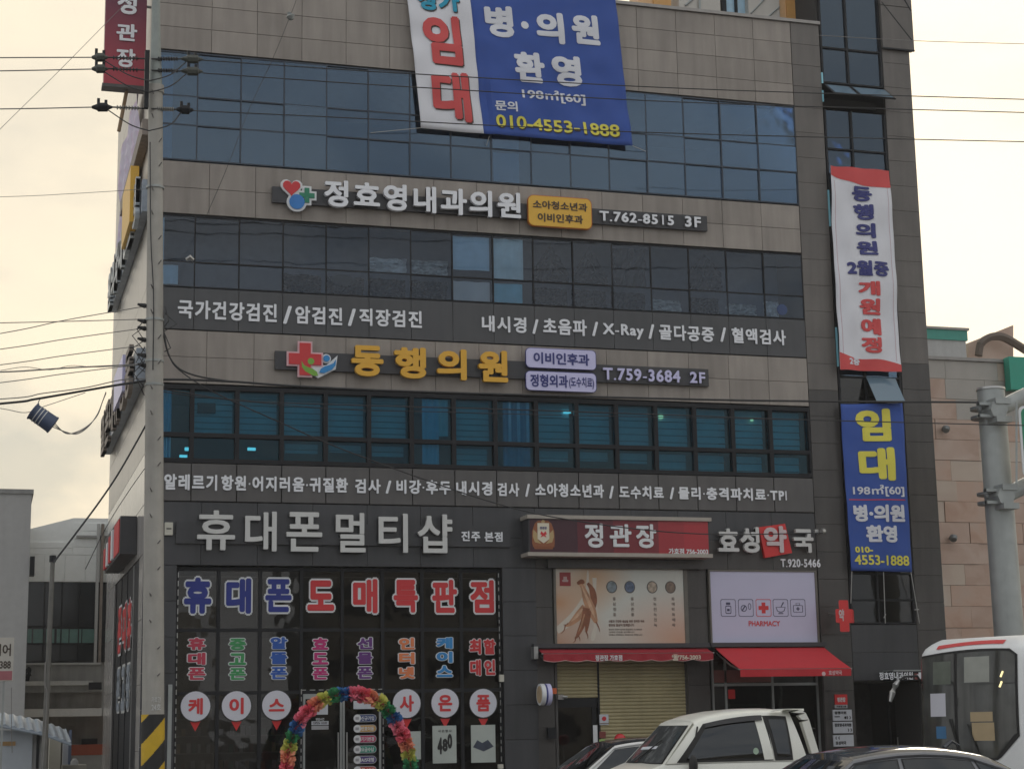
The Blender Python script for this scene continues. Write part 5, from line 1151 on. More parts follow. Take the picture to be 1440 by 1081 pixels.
for i in range(nC):
    p, t = along(seg[-1]*(i+.5)/nC); side_ = Vector((0, 1, 0)); nrm = t.cross(side_); b = MB()
    dist = abs(i-cen); mi = [1, 0, 2, 3, 4, 5][(i-cen) % 6] if i >= cen else [1, 5, 4, 3, 2, 0][(cen-i) % 6]
    for k in range(110):
        a_ = rr.uniform(0, 2*math.pi); o_ = p+t*rr.uniform(-.105, .105); d = (nrm*math.cos(a_)+side_*math.sin(a_)); e_ = (t*rr.uniform(-1, 1)+d.cross(t)*rr.uniform(-1, 1)).normalized(); r1 = rr.choice((rr.uniform(.06, .10), rr.uniform(.10, .16)))
        u = o_+d*.04; v = o_+d*r1; wv = .05
        b.add([u-e_*wv*.5, u+e_*wv*.5, v+e_*wv+t*rr.uniform(-.02, .02), v+d*.02, v-e_*wv+t*rr.uniform(-.02, .02)], [(0, 1, 2, 3, 4)], 0)
    b.build('ribbon_cluster', pm[mi], S)
for x in (A[0].x, A[-1].x): MB().box(x-.2, x+.2, -1.2, -.8, .12, .16).build('foot_plate', 'galv', S)

# ================================================================ utility pole
PY = -5.3
S = thing('utility_pole', 'tall concrete utility pole with hazard stripes at the foot and crossing cables at left', 'pole', (-.2, PY, .12))
def pc(z): return Vector((-.185-.0165*z, PY, z))
b = MB(); b.tube([pc(z) for z in (.12, 2.1, 5.7, 9.5, 13.2)], [.20, .188, .165, .146, .126], 24); b.build('pole_shaft', 'concrete', S, smooth=True)
b = MB(); b.tube([pc(13.201), pc(14.2), pc(15.6)], [.118, .085, .062], 16); b.build('pole_top', mat('grey_green_steel', (.30, .33, .31), .6, var=.1, streak=.1), S, smooth=True)
b = MB(); b.tube([pc(13.12), pc(13.26)], .15, 20); b.build('collar', 'concrete', S, smooth=True)
# hazard wrap: spiral stripes as separate bands of sheet
zt2 = at(215, 1004, PY).z; b = MB(); n = 72; k = 220; r = .196
P = [[pc(.13+(zt2-.13)*j/k)+Vector((r*math.cos(2*math.pi*i/n), r*math.sin(2*math.pi*i/n), 0)) for j in range(k+1)] for i in range(n+1)]
for i in range(n):
    for j in range(k):
        z = .13+(zt2-.13)*(j+.5)/k; x = r*math.cos(2*math.pi*(i+.5)/n); ph = (z-.9*x*1.25)/.36
        b.add([P[i][j], P[i+1][j], P[i+1][j+1], P[i][j+1]], [(0, 1, 2, 3)], int(math.floor(ph)) % 2)
b.build('hazard_wrap', ['hazard_y', 'hazard_k'], S)
b = MB()
for z in [2.7+.45*i for i in range(24)]:
    s_ = 1 if int(z*10) % 2 else -1; c = pc(z); MB().tube([c+Vector((.05*s_, -.15, 0)), c+Vector((.09*s_, -.24, .05))], .012, 5).build('step_bolt', 'wire_grey', S)
lettering('pole_number', '가호간', (213, 979, 226, 987), PY-.185, 'letter_grey', S); lettering('pole_number', '24호', (213, 989, 226, 998), PY-.185, 'letter_grey', S)
zt3, zb_2 = at(208, 72, PY-.2), at(203, 152, PY-.2)
MB().box(zt3.x-.05, zt3.x+.03, PY-.25, PY-.13, zb_2.z, zt3.z).build('cross_bar', 'frame', S)
for py_ in (264, 450, 508, 541): c = at(217, py_, PY); r = .145+.002*(13-c.z); MB().tube([Vector((pc(c.z).x, PY, c.z-.02)), Vector((pc(c.z).x, PY, c.z+.02))], r+.012, 20).build('pole_band', 'galv', S)
# small line hardware on the pole's left side
for py_ in (430, 452, 462, 478, 500, 514):
    c = at(203, py_, PY); MB().tube([c+Vector((.12, 0, 0)), c, c+Vector((-.12, -.02, .02))], [.02, .045, .02], 8).build('insulator', 'wire', S, smooth=True)
b = MB()
for k_ in range(10):
    z0 = at(0, 420+10*k_, PY).z; x = pc(z0).x; s1 = rr.choice((-1, 1)); b.tube([(x+s1*.17, PY-.05, z0), (x+s1*rr.uniform(.2, .4), PY-.1, z0-rr.uniform(.1, .3)), (x+s1*.17, PY-.05, z0-rr.uniform(.3, .5))], .01, 5)
lw = b.build('loose_wires', 'wire', S); lw['kind'] = 'stuff'
# fat strain insulators and jumpers of the three upper lines
Y_ = PY
HL = [('upper', 81, 84, (129, 152), (255, 285)), ('middle', 97, 101, (129, 152), (255, 285)), ('lower', 151, 155, (129, 158), (248, 272))]
for nm, yl, yr_, (xl0, xl1), (xr0, xr1) in HL:
    for side__, (xa, xb, yy) in (('left', (xl0, xl1, yl)), ('right', (xr0, xr1, yr_-1))):
        a_, c_ = at(xa, yy, Y_), at(xb, yy+ (1 if side__ == 'right' else 0), Y_)
        S2 = thing('strain_clamp', '%s of the three dark line clamps %s of the concrete pole' % (nm, side__), 'clamp', tuple((a_+c_)/2), 0, 'line clamps on the concrete pole')
        MB().tube([a_.lerp(c_, t) for t in (0, .25, .3, .75, .8, 1)], [.025, .06, .085, .085, .05, .02], 8).build('clamp_body', 'frame' if nm == 'lower' else mat('dark_green_grey', (.06, .065, .055), .5, var=.1), S2, smooth=True)
        MB().box((a_.x+c_.x)/2-.09, (a_.x+c_.x)/2-.04, Y_-.03, Y_+.03, c_.z, c_.z+.14).build('bolt', 'frame', S2); MB().box((a_.x+c_.x)/2+.04, (a_.x+c_.x)/2+.09, Y_-.03, Y_+.03, c_.z, c_.z+.12).build('bolt', 'frame', S2)
        e_ = at(206 if side__ == 'left' else 213, yl+2, Y_-.15); MB().tube([c_ if side__ == 'left' else a_, e_], .016, 5).build('link', 'wire', S2)
        st = (c_ if side__ == 'left' else a_).lerp(e_, .15); en = (c_ if side__ == 'left' else a_).lerp(e_, .75)
        b = MB()
        for q_ in range(8): cc_ = st.lerp(en, q_/7); dd_ = (en-st).normalized()*.008; b.tube([cc_-dd_, cc_+dd_], .04, 8)
        b.build('insulator_discs', mat('insulator_grey', (.22, .22, .20), .4, var=0) if nm == 'lower' else 'wire', S2)
    wire([at(xl1-6, yl+4, Y_), at((xl1+207)/2, yl+24 if nm != 'lower' else yl+24, Y_-.2), at(206, yl+32, Y_-.3), at(214, yl+32, Y_-.3), at(240, yl+24, Y_-.2), at(xr0+6, yr_+4, Y_)], .014, 'jumper_cable', 'wire', 'looping jumper cable joining the %s line clamps across the pole' % nm)
def run(label, pts, r=.013, m='wire', Y=PY, group='overhead cables'):
    return wire([at(x, y, Y) if len(pts[0]) == 2 else at(x, y, Y) for x, y in pts], r, 'overhead_cable', m, label, 'cable', group)
run('upper overhead cable crossing fourth floor windows and banner', [(285, 85), (480, 98), (587, 104.5), (960, 124.5), (1440, 140), (1700, 146)])
run('middle overhead cable crossing fourth floor windows and banner', [(285, 103), (480, 116.5), (620, 125), (960, 144), (1440, 158.5), (1700, 164)])
run('lower overhead cable crossing the foot of the leasing banner', [(272, 156), (480, 165.5), (700, 177), (960, 188), (1440, 199.5), (1700, 204)])
run('thin high cable right of the stair tower', [(1150, 50), (1283, 57.5), (1440, 62), (1700, 68)], .008, 'wire_grey')
run('upper grey cable running left from the pole clamps', [(-300, 84), (0, 81.5), (130, 81)], .013, 'wire_grey'); run('middle grey cable running left from the pole clamps', [(-300, 104), (0, 100), (130, 97.5)], .013, 'wire_grey'); run('lower grey cable running left from the pole clamps', [(-300, 156), (0, 153.5), (130, 151)], .013, 'wire_grey')
run('thin grey wire climbing steeply at the upper left sky', [(-120, 302), (0, 182), (75, 108), (152, 30), (240, -60)], .006, 'wire_grey')
run('thin wire level with the yellow side panel', [(-300, 284), (0, 277), (100, 272.5), (205, 266)], .006, 'wire_grey')
for k_, (y0, y1, x1) in enumerate(((454, 449, 195), (469, 431, 202), (491, 462, 198), (513, 486, 198), (538, 512, 200))):
    run(['highest thin cable of the left low bundle', 'second thin cable of the left low bundle, rising most', 'third cable of the left low bundle', 'fourth cable of the left low bundle', 'lowest thin cable of the left low bundle'][k_], [(-300, y0+(y0-y1)*1.3), (0, y0), (90, (y0+y1)/2+.5), (x1, y1)], .010, 'wire_grey')
run('pale doubled cable just above the thick cable at left', [(-300, 534), (0, 523), (40, 521), (100, 517), (160, 514), (205, 512)], .016, 'wire_grey'); run('slack thin cable looping under the pale doubled cable', [(0, 521), (35, 516), (70, 520), (100, 514), (140, 516), (205, 511)], .007, 'wire_grey')
run('thick black cable bundle crossing from left edge over the pole to the traffic pole', [(-300, 592), (0, 567.5), (50, 561), (120, 549), (180, 539), (230, 533.5), (320, 536), (420, 543), (600, 551), (960, 561), (1140, 564), (1376, 565.5)], .026)
run('weathered messenger cable just above the thick bundle at left', [(-300, 574), (0, 561), (60, 553), (120, 545), (180, 533), (240, 535)], .012, 'wire_grey')
run('thin slack cable under the thick bundle at far left', [(-100, 560), (0, 574), (35, 580), (60, 572), (120, 552)], .008, 'wire_grey')
run('second black cable below the thick bundle across second floor windows', [(205, 545), (235, 548), (336, 563), (480, 569), (620, 573), (760, 577), (960, 584), (1130, 590), (1376, 596.5), (1440, 598), (1700, 602)], .014)
run('third thin cable across second floor windows', [(230, 551), (300, 560), (480, 575.5), (620, 579), (760, 583), (960, 587), (1130, 590.5)], .009)
run('black drop cable falling from the pole across the facade to the pharmacy', [(214, 380), (222, 430), (231, 470), (237, 498), (252, 520), (300, 551), (390, 592), (480, 631), (617, 681), (700, 708), (780, 727), (900, 744), (1010, 751), (1157, 749)], .014)
run('short loop of black cable hanging beside the pole', [(229, 440), (232, 480), (245, 512), (275, 528), (330, 537)], .02)
run('thin drop wire hanging from the upper right of the pole to third floor', [(425, -30), (416, 2), (408, 23), (384, 82), (350, 155), (320, 234), (291, 302)], .006)
tag(MB().tube([at(406, 18, PY), at(408.5, 23, PY), at(410, 28, PY)], [.04, .085, .04], 10).build('line_spacer', 'galv', smooth=True), 'small grey knob on the thin drop wire near the top', 'fitting')
tag(MB().tube([at(262, 365, PY), at(267, 362, PY), at(272, 366, PY)], [.03, .05, .03], 6).build('line_spacer', 'alu', smooth=True), 'small bright fitting hanging before third floor window near the pole', 'fitting')
run('dark cable sloping from the pole down to the thin street pole at left', [(207, 594), (190, 625), (165, 668), (140, 705), (108, 748), (75, 791)], .022)
run('thin dark wire sloping beside the side wall to lower left', [(206, 655), (180, 692), (150, 740), (120, 800)], .009)
run('vertical thin cable running down the concrete pole', [(211, 200), (212, 330), (216, 420), (215, 520)], .012, Y=PY-.17)
# splice closure
c0, c1 = at(45, 577, PY), at(75, 598, PY); d = (c1-c0)
S = thing('splice_closure', 'dark navy cylinder closure with pale rings hanging under the cables at left', 'closure', tuple((c0+c1)/2))
MB().tube([c0.lerp(c1, t) for t in (0, .03, .95, 1)], [.11, .145, .155, .12], 18).build('closure_body', 'closure', S, smooth=True)
for t in (.22, .36, .5): MB().tube([c0.lerp(c1, t), c0.lerp(c1, t+.035)], .158, 18).build('ring', 'letter_grey', S, smooth=True)
for t in (.02, .94): MB().tube([c0.lerp(c1, t), c0.lerp(c1, t+.06)], .163, 18).build('end_ring', 'closure', S, smooth=True)
wire([at(55, 574, PY), at(54, 566, PY), at(57, 560, PY)], .010, 'hanger', 'wire_grey', None, parent=S)
for k_ in range(3): wire([at(74+k_, 600-k_*3, PY), at(92, 608+k_-1, PY), at(108, 610-k_*1.5, PY), at(124, 600-k_, PY), at(137, 582+k_, PY), at(144, 565, PY), at(149, 551+k_, PY)], .010, 'loop_cable', 'wire_grey', None, parent=S)

# ================================================================ traffic pole at right
TY = -2.6; KS = 1.25
def tp(x, y, dy_=0): return at(x, y, TY+dy_)
t0, t1 = tp(1393, 549), tp(1419, 890); d = (t0-t1)/(t0.z-t1.z); foot = t1-d*(t1.z-0)
S = thing('traffic_pole', 'thick galvanised steel pole with two clamped arms in front of the stone building at right', 'pole', (foot.x, TY, 0))
r0 = (tp(1410, 549)-tp(1376.5, 549)).length/2
MB().tube([foot, foot.lerp(t0, .5), t0], [r0*1.12, r0*1.06, r0], 28).build('pole_shaft', 'galv', S, smooth=True)
MB().tube([t0, t0+Vector((0, 0, .05))], [r0*1.08, r0*1.03], 28).build('cap', 'alu', S, smooth=True)
for (xa, ya, xb, yb) in ((1402, 576, 1500, 528), (1412, 697, 1500, 655)):
    a_, b_ = tp(xa, ya, -.35), tp(xb, yb, -.35); MB().tube([a_, b_], .175, 16).build('arm', 'galv', S, smooth=True)
    cc = Vector((0, 0, 0)); kk = MB(); CC = Vector((a_.x-.05, TY, a_.z-.02))
    kk.tube([(0, -.12, 0), (0, -.42, 0)], .17, 8); kk.box(-.33, -.02, -.34, -.22, .08, .13); kk.box(-.33, -.02, -.34, -.22, -.13, -.08); kk.box(-.08, .22, -.45, -.15, .10, .20); kk.box(-.08, .22, -.45, -.15, -.22, -.12); kk.v = [tuple(CC+Vector(v)*KS) for v in kk.v]; cc = CC
    kk.build('clamp', 'galv', S)
    for z_ in (-.1, .1): MB().tube([cc+Vector((-.01, 0, z_-.03)), cc+Vector((-.01, 0, z_+.03))], r0*1.12, 24).build('pole_band', mat('dull_steel', (.20, .21, .21), .5, metal=.5, var=.1), S, smooth=True)
    for q_ in range(3): MB().tube([cc+Vector((-.33, -.28, .1-.1*q_))*KS, cc+Vector((-.28, -.28, .1-.1*q_))*KS], .045, 6).build('bolt', 'dull_steel', S)
GY = TY-.8
S = thing('road_sign', 'green road sign with white border cut by the right edge of the frame', 'sign', tuple(at(1460, 672, GY)))
a_, c_ = at(1432, 570, GY), at(1432, 672, GY); MB().prism(rrect(a_.x, a_.x+3.6, c_.z, a_.z, .15, GY), (0, .03, 0)).build('border_plate', 'vinyl_white', S)
MB().prism(rrect(a_.x+.05, a_.x+3.55, c_.z+.05, a_.z-.05, .13, GY-.004), (0, .003, 0)).build('green_face', 'sign_green', S)
MB().tube([at(1429.5, 566, GY+.05), at(1429.5, 680, GY+.05)], .025, 6).build('side_post', 'galv', S)

# ================================================================ stone building at right
RY = 10.0
S = thing('stone_building', 'low building clad in pink and buff sandstone blocks at the right edge', 'building', (25.5, RY, 0))
rx0, rx1 = at(1290, 700, RY).x-.6, 34.0; zt4 = 12.35
MB().box(rx0, rx1, RY+.06, RY+9, 0, zt4).build('wall', 'bg_conc', S)
ri = random.Random(3); rowh = .62
z = 0; k_ = 0
while z < zt4-.05:
    z1 = min(z+rowh, zt4); x = rx0-(.8 if k_ % 2 else 0.0)-ri.uniform(0, .3)
    while x < 30.5:
        wdt = ri.choice((1.35, 1.5, 1.8)); x1 = x+wdt
        if x1 > rx0:
            m_ = M['sandstone'][ri.choice((0, 0, 0, 1, 1, 3, 3) if z < 10.0 else (1, 2, 2, 0))] if ri.random() > .08 else M['sandstone'][2]
            slab('stone_block', max(x, rx0), round(x1, 2), z, z1, RY+ri.choice((-.015, 0, .0, .012)), .07, m_, S, gap=.005)
        x = x1
    z = z1; k_ += 1
MB().box(rx0-.1, rx1, RY-.06, RY+9, zt4+.003, zt4+.10).build('coping', 'coping', S)
a_, c_ = at(1290, 480, RY+3).x, at(1358, 480, RY+3).x; zz1 = at(1330, 464, RY+3).z; zz0 = at(1330, 478, RY+3).z
MB().box(a_, c_, RY+3, RY+7, zt4+.1, zz0-.002).build('roof_room', 'bg_grey', S); MB().box(a_-.1, c_+.05, RY+2.95, RY+7, zz0, zz1).build('green_fascia', mat('teal_fascia', (.05, .30, .24), .5, var=.05), S); MB().box(a_-.1, c_+.1, RY+2.9, RY+7, zz1+.002, zz1+.08).build('fascia_cap', 'coping', S)
# gable wall behind, with a curved dark duct
q = [at(*v, RY+4) for v in ((1362, 520), (1362, 482), (1425, 457), (1425, 520))]
MB().prism([(v.x, RY+4, v.z) for v in q][::-1], (0, .4, 0)).build('gable_wall', M['sandstone'][0], S)
wire([at(1376, 500, RY+3.6), at(1379, 484, RY+3.6), at(1388, 476, RY+3.6), at(1400, 473, RY+3.6), at(1415, 476, RY+3.6), at(1445, 494, RY+3.6)], .17, 'curved_duct', mat('brown_duct', (.13, .10, .08), .7), None, parent=S)
a_, c_ = at(1416, 502, RY-.3), at(1416, 548, RY-.3); MB().box(a_.x, a_.x+4, RY-.4, RY-.1, c_.z, a_.z).build('green_signboard', mat('bright_green_board', (.03, .36, .25), .5, var=.05), S)
for (x, y) in ((1329.5, 603), (1340, 756)):
    c = at(x, y, RY-.2); S2 = thing('wall_spotlight', 'small round spotlight on the sandstone wall, %s of the two' % ('upper' if y < 700 else 'lower'), 'spotlight', tuple(c)); MB().tube([c+Vector((-.02, -.08, -.07)), c+Vector((0, -.02, 0)), c+Vector((.02, .08, .08))], [.09, .13, .05], 12).build('lamp_head', 'dull_steel', S2, smooth=True); MB().tube([c+Vector((0, .05, 0)), c+Vector((0, .22, 0))], .03, 6).build('stem', 'dull_steel', S2)

# ================================================================ buildings at left
S = thing('grey_building', 'plain grey rendered building at the far left edge', 'building', (-6, 12, 0))
z_ = at(20, 694, 12).z; xr = at(41, 800, 12).x; MB().box(-16, xr, 12, 22, 0, z_).build('wall', 'bg_grey', S); MB().box(-16, xr+.05, 11.95, 22, z_+.002, z_+.12).build('coping', 'bg_conc', S)
b = MB(); c = at(42, 793, 11.9); b.box(c.x, c.x+.12, 11.8, 12.2, c.z-.3, c.z+.2); b.build('wall_bracket', 'frame', S)
WY = 20
S = thing('office_block', 'white metal clad block with dark glass front behind the building at left', 'building', (-1, WY, 0))
zt5 = at(100, 728, WY).z; zg1 = at(100, 818, WY).z; zg0 = at(100, 931, WY).z; xl = -3.2; xr = 3.0
xm = at(103, 760, WY).x
MB().box(xl, xr, WY+.05, WY+10, 0, zt5-.4).build('wall', 'bg_grey', S)
q = [(xl-.0, WY, zg1), (xr, WY, zg1), (xr, WY, zt5), (xm, WY, zt5), (xl, WY, zt5-.75)]
b = MB(); b.prism(q[::1], (0, .05, 0)); b.build('metal_front', 'bg_white', S)
zz = zt5-1.15
for i, x in enumerate([xl+.02+.62*j for j in range(10)]): slab('cladding_panel', x, x+.62, zg1, zz-.0, WY-.03, .03, 'white_metal_cladding', S, gap=.008)
for j in range(4): slab('cladding_panel', xm, xr, zz+.25*j, zz+.25*(j+1), WY-.03, .03, 'white_metal_cladding', S, gap=.005); 
for j in range(2): slab('cladding_panel', xl, xm-.01, zz+.2*j, zz+.2*(j+1), WY-.03, .03, 'white_metal_cladding', S, gap=.005)
MB().box(at(106, 800, WY-.1).x, xr, WY-.12, WY-.03, at(120, 756, WY).z, at(120, 753, WY).z).build('ledge', 'bg_conc', S)
b = MB(); gx0 = at(37, 850, WY).x
for i in range(6): b.box(gx0+.52*i, gx0+.52*i+.03, WY-.05, WY+.02, zg0, zg1)
for z in (zg0, at(80, 906, WY).z, at(80, 882, WY).z): b.box(gx0, xr, WY-.045, WY+.02, z, z+.05)
o = b.build('window', 'frame', S)
MB().box(gx0, xr, WY+.0, WY+.03, zg0, zg1).build('pane', mat('black_glass_front', (.025, .03, .035), .12, var=.3, scale=1), o)
for i, (x0, x1) in enumerate(((39, 44), (47, 61), (65, 76), (80, 96), (98, 114), (116, 133))):
    p, q = at(x0, 884, WY-.02), at(x1, 905, WY-.02); MB().box(p.x, q.x, WY-.02, WY-.005, q.z, p.z).build('teal_pane', 'teal_glass', o)
for x in (134, 140): MB().box(at(x, 850, WY-.3).x, at(x+4, 850, WY-.3).x, WY-.3, WY-.1, 0, zt5-.2).build('pipe', 'bg_grey' if x < 138 else 'rusty_dark_edge', S)
# concrete annex / terrace layers
AYY = 16
S = thing('concrete_annex', 'low weathered concrete annex with pale ledges in front of the dark glass block', 'building', (-1.5, AYY, 0))
def layer(y0, y1, xl_, xr_, Y, m, nm, th=1.0):
    z1_, z0_ = at(80, y0, Y).z, at(80, y1, Y).z; return MB().box(at(xl_, (y0+y1)/2, Y).x, at(xr_, (y0+y1)/2, Y).x, Y, Y+th, z0_, z1_).build(nm, m, S)
layer(933, 965, 19, 143, AYY+.6, 'bg_conc', 'parapet'); layer(931.5, 934, 19, 142, AYY+.5, 'bg_grey', 'coping'); layer(957, 963, -40, 131, AYY-.2, mat('pale_ledge', (.50, .50, .48), .7, var=.1), 'ledge', .6); layer(963, 973, -40, 142, AYY+.1, 'bg_conc', 'fascia')
layer(973, 995, -40, 143, AYY+.4, 'bg_conc2', 'wall'); layer(996, 1007, -40, 143, AYY-1.0, mat('white_canopy', (.66, .65, .62), .6, var=.06), 'canopy', 1.3); layer(1007, 1020, 0, 107, AYY+.1, 'bg_conc2', 'wall')
layer(1007, 1140, 60, 158, AYY+1.0, 'bg_conc2', 'wall'); layer(1047, 1062, 100, 158, AYY+.5, 'orange_band', 'orange_band', .3); layer(1062.3, 1140, 100, 160, AYY+.5, mat('pale_grey_wall', (.42, .42, .41), .8, var=.1), 'lower_wall', .3)
p, q = at(116, 1038, AYY+.45), at(138, 1046, AYY+.45); MB().box(p.x, q.x, AYY+.8, AYY+.98, q.z, p.z).build('window', 'frame', S)
c = at(130, 963, AYY-.4); MB().box(c.x-.1, c.x+.25, AYY-.5, AYY-.25, c.z-.12, c.z+.08).build('wall_box', 'frame', S)
b = MB(); c = at(28, 950, AYY+.3)
for i in range(22): b.tube([(c.x+ri.uniform(-.25, .25), AYY+.4, c.z-.2), (c.x+ri.uniform(-.35, .35), AYY+.3, c.z+ri.uniform(0, .3))], .05, 5)
tag(b.build('cable_coil', 'frame'), 'dark heap of coiled cable on the low ledge beside the cream signboard', 'coil')
# shack
HY = 6
S = thing('tin_shack', 'small shack with blue grey tin roof and pale wall at the lower left corner', 'shack', (-3, HY, 0))
p = [at(-20, 1004, HY-.3), at(62, 1020, HY-.3), at(100, 1034, HY-.3)]
b = MB(); P = []
for i in range(41):
    t = i/40; a_ = p[0].lerp(p[1], t/.65) if t < .65 else p[1].lerp(p[2], (t-.65)/.35); wv = .02*math.sin(i*1.6); P.append([(a_.x, HY-.4, a_.z-.15+wv), (a_.x, HY+2.4, a_.z+.15+wv)])
b.grid(P); o = b.build('tin_roof', 'tin', S); md = o.modifiers.new('t', 'SOLIDIFY'); md.thickness = .03
b = MB(); b.tube([v+Vector((0, -.12, -.2)) for v in p], .03, 6); b.build('gutter', 'tin', S)
b = MB(); b.box(at(-30, 1060, HY).x, at(45, 1060, HY).x, HY, HY+2, 0, at(20, 1026, HY).z); b.build('wall', mat('pale_blue_wall', (.48, .52, .56), .8, var=.06), S)
MB().box(at(45.3, 1060, HY).x, at(62, 1060, HY).x, HY+.1, HY+2, 0, at(50, 1026, HY).z).build('door_frame', 'bg_grey', S); MB().box(at(51, 1060, HY).x, at(55, 1060, HY).x, HY+.05, HY+.1, 1.0, at(50, 1028, HY).z).build('post', 'frame', S)
MB().box(at(-6, 1040, HY).x, at(22, 1040, HY).x, HY-.02, HY-.004, at(10, 1048, HY).z, at(10, 1042, HY).z).build('peeling_patch', mat('orange_stain', (.45, .28, .12), .8, var=.3), S)
S = thing('white_kiosk', 'narrow pale panel box with blue post standing behind the shack', 'kiosk', tuple(at(82, 1081, 9)))
p, q = at(70, 1035, 9), at(84, 1100, 9); MB().box(p.x, q.x, 9, 9.6, 0, p.z).build('panel', mat('warm_white_panel', (.58, .55, .46), .6, var=.05), S)
p = at(89, 1040, 8.8); MB().box(p.x, p.x+.16, 8.8, 9.1, 0, p.z).build('side_panel', 'paper_sheet', S); p = at(97, 1026, 8.7); MB().box(p.x, p.x+.07, 8.7, 8.8, 0, p.z).build('post', mat('blue_grey_post', (.16, .20, .30), .5), S)
S = thing('storage_box', 'cream box top with round lid at the bottom behind the thin pole', 'box', tuple(at(105, 1090, 8)))
p, q = at(88, 1073, 8), at(122, 1073, 8); MB().box(p.x, q.x, 8, 8.6, 0, at(100, 1075, 8).z).build('body', MATS['warm_white_panel'], S); c = at(105, 1072, 8); MB().tube([(c.x, 8.1, c.z-.1), (c.x, 8.1, c.z+.03), (c.x, 8.1, c.z+.1)], [.09, .09, .04], 12).build('lid', 'white', S, smooth=True)
# cream signboard at the left edge
SYY = 4
S = thing('signboard', 'cream signboard with dark writing and red foot cut by the left edge', 'sign', tuple(at(0, 957, SYY)))
p, q = at(-40, 896, SYY), at(18, 957, SYY); MB().box(p.x, q.x, SYY, SYY+.15, q.z, p.z).build('board', mat('cream_board', (.58, .56, .50), .6, var=.04), S)
zz = at(0, 943, SYY).z; MB().box(p.x+.01, q.x-.02, SYY-.006, SYY-.001, q.z+.02, zz).build('red_foot', mat('dull_red_print', (.42, .14, .16), .6, var=.05), S)
lettering('lettering', '테리어', (-24, 905, 15, 922), SYY, 'text_dark', S, bold=.004); lettering('lettering', '0388', (-6, 929, 15, 939.5), SYY, 'text_dark', S, bold=.004)
MB().box(at(3, 980, SYY).x, at(6, 980, SYY).x, SYY+.02, SYY+.1, 0, q.z-.002).build('post', 'galv', S)
MB().tube([at(16, 966, 3.9), at(16, 1020, 3.9), at(17, 1058, 3.9)], .008, 5).build('hanging_cord', 'wire_grey', S)
# thin street pole
S = thing('street_pole', 'thin rusty steel pole standing before the low annex at left', 'pole', (-2.0, -2.5, 0))
p1, p0 = at(74, 790, -2.5), at(61.5, 1081, -2.5); d = (p1-p0)/(p1.z-p0.z); foot = p0-d*p0.z
MB().tube([foot, p0, p1], [.065, .055, .042], 12).build('shaft', mat('rusty_steel', (.15, .145, .13), .6, var=.25, streak=.3), S, smooth=True); MB().tube([p1, p1+Vector((0, 0, .12))], .06, 10).build('cap', 'frame', S, smooth=True)
wire([at(64, 930, -2.55), at(63, 960, -2.55), at(66, 975, -2.55), at(64, 1020, -2.55), at(60, 1081, -2.55)], .012, 'strap_cable', 'wire_grey', None, parent=S)
# rear opposite side of the street, for reflections: plain buildings behind the camera
for i, (x, w_, h_, m_, lab) in enumerate(((-26, 16, 9, 'bg_conc', 'plain low concrete building across the street, left of the viewpoint'), (-6, 13, 7, 'bg_grey', 'plain grey building across the street behind the viewpoint'), (12, 15, 11, 'bg_conc2', 'stained concrete building across the street, right of the viewpoint'))):
    S = thing('opposite_building', lab, 'building', (x+w_/2, -46, 0), 0, 'buildings across the street'); MB().box(x, x+w_, -56, -46, .1, h_).build('wall', m_, S)
    for r_i in range(int(h_//3)):
        for c_i in range(int(w_//2.6)):
            MB().box(x+.6+2.6*c_i, x+2.4+2.6*c_i, -46+.002, -45.96, 1.0+3*r_i, 2.4+3*r_i).build('window', 'frame', S)

# ================================================================ vehicles
def lerp(a, b, t): return a+(b-a)*t
def wheel(parent, x, y, r, w_, name='wheel'):
    b = MB(); n = 28; prof = [(r*.62, -w_/2+.01), (r*.9, -w_/2), (r, -w_/2+.03), (r, w_/2-.03), (r*.9, w_/2), (r*.62, w_/2-.01)]
    b.grid([[(x+p[0]*math.cos(2*math.pi*i/n), y+p[1], r+p[0]*math.sin(2*math.pi*i/n)) for p in prof] for i in range(n+1)])
    o = b.build('wheel', 'tyre_rubber', parent, smooth=True, local=True)
    b = MB(); b.tube([(x, y-w_*.38, r), (x, y+w_*.38, r)], r*.63, 24)
    for k in range(5):
        a = 2*math.pi*k/5; b.box(x-.02, x+.02, y-w_*.42, y+w_*.42, r, r+.02)
    b.build('rim', 'alloy_rim', o, local=True); return o
def rounded_poly(pts, r, n=3):
    """rounds the corners of a closed 3-D outline"""
    P = []; m_ = len(pts); pts = [Vector(p) for p in pts]
    for i in range(m_):
        a, p, c = pts[i-1], pts[i], pts[(i+1) % m_]; u = (a-p); v = (c-p); ru = min(r, u.length*.4); rv = min(r, v.length*.4); s, e = p+u.normalized()*ru, p+v.normalized()*rv
        for k in range(n+1): t = k/n; P.append(s*(1-t)**2+p*2*t*(1-t)+e*t*t)
    return P
def patch(b, pts, mi=0):
    P = [Vector(p) for p in pts]; c = sum(P, Vector())/len(P); b.add([*P, c], [(i, (i+1) % len(P), len(P)) for i in range(len(P))], mi)
def shrink(pts, d, lift=None):
    P = [Vector(p) for p in pts]; c = sum(P, Vector())/len(P); n = (P[1]-P[0]).cross(P[2]-P[1]).normalized() if lift is None else Vector((0, 0, 0)); return [p+(c-p).normalized()*d for p in P]

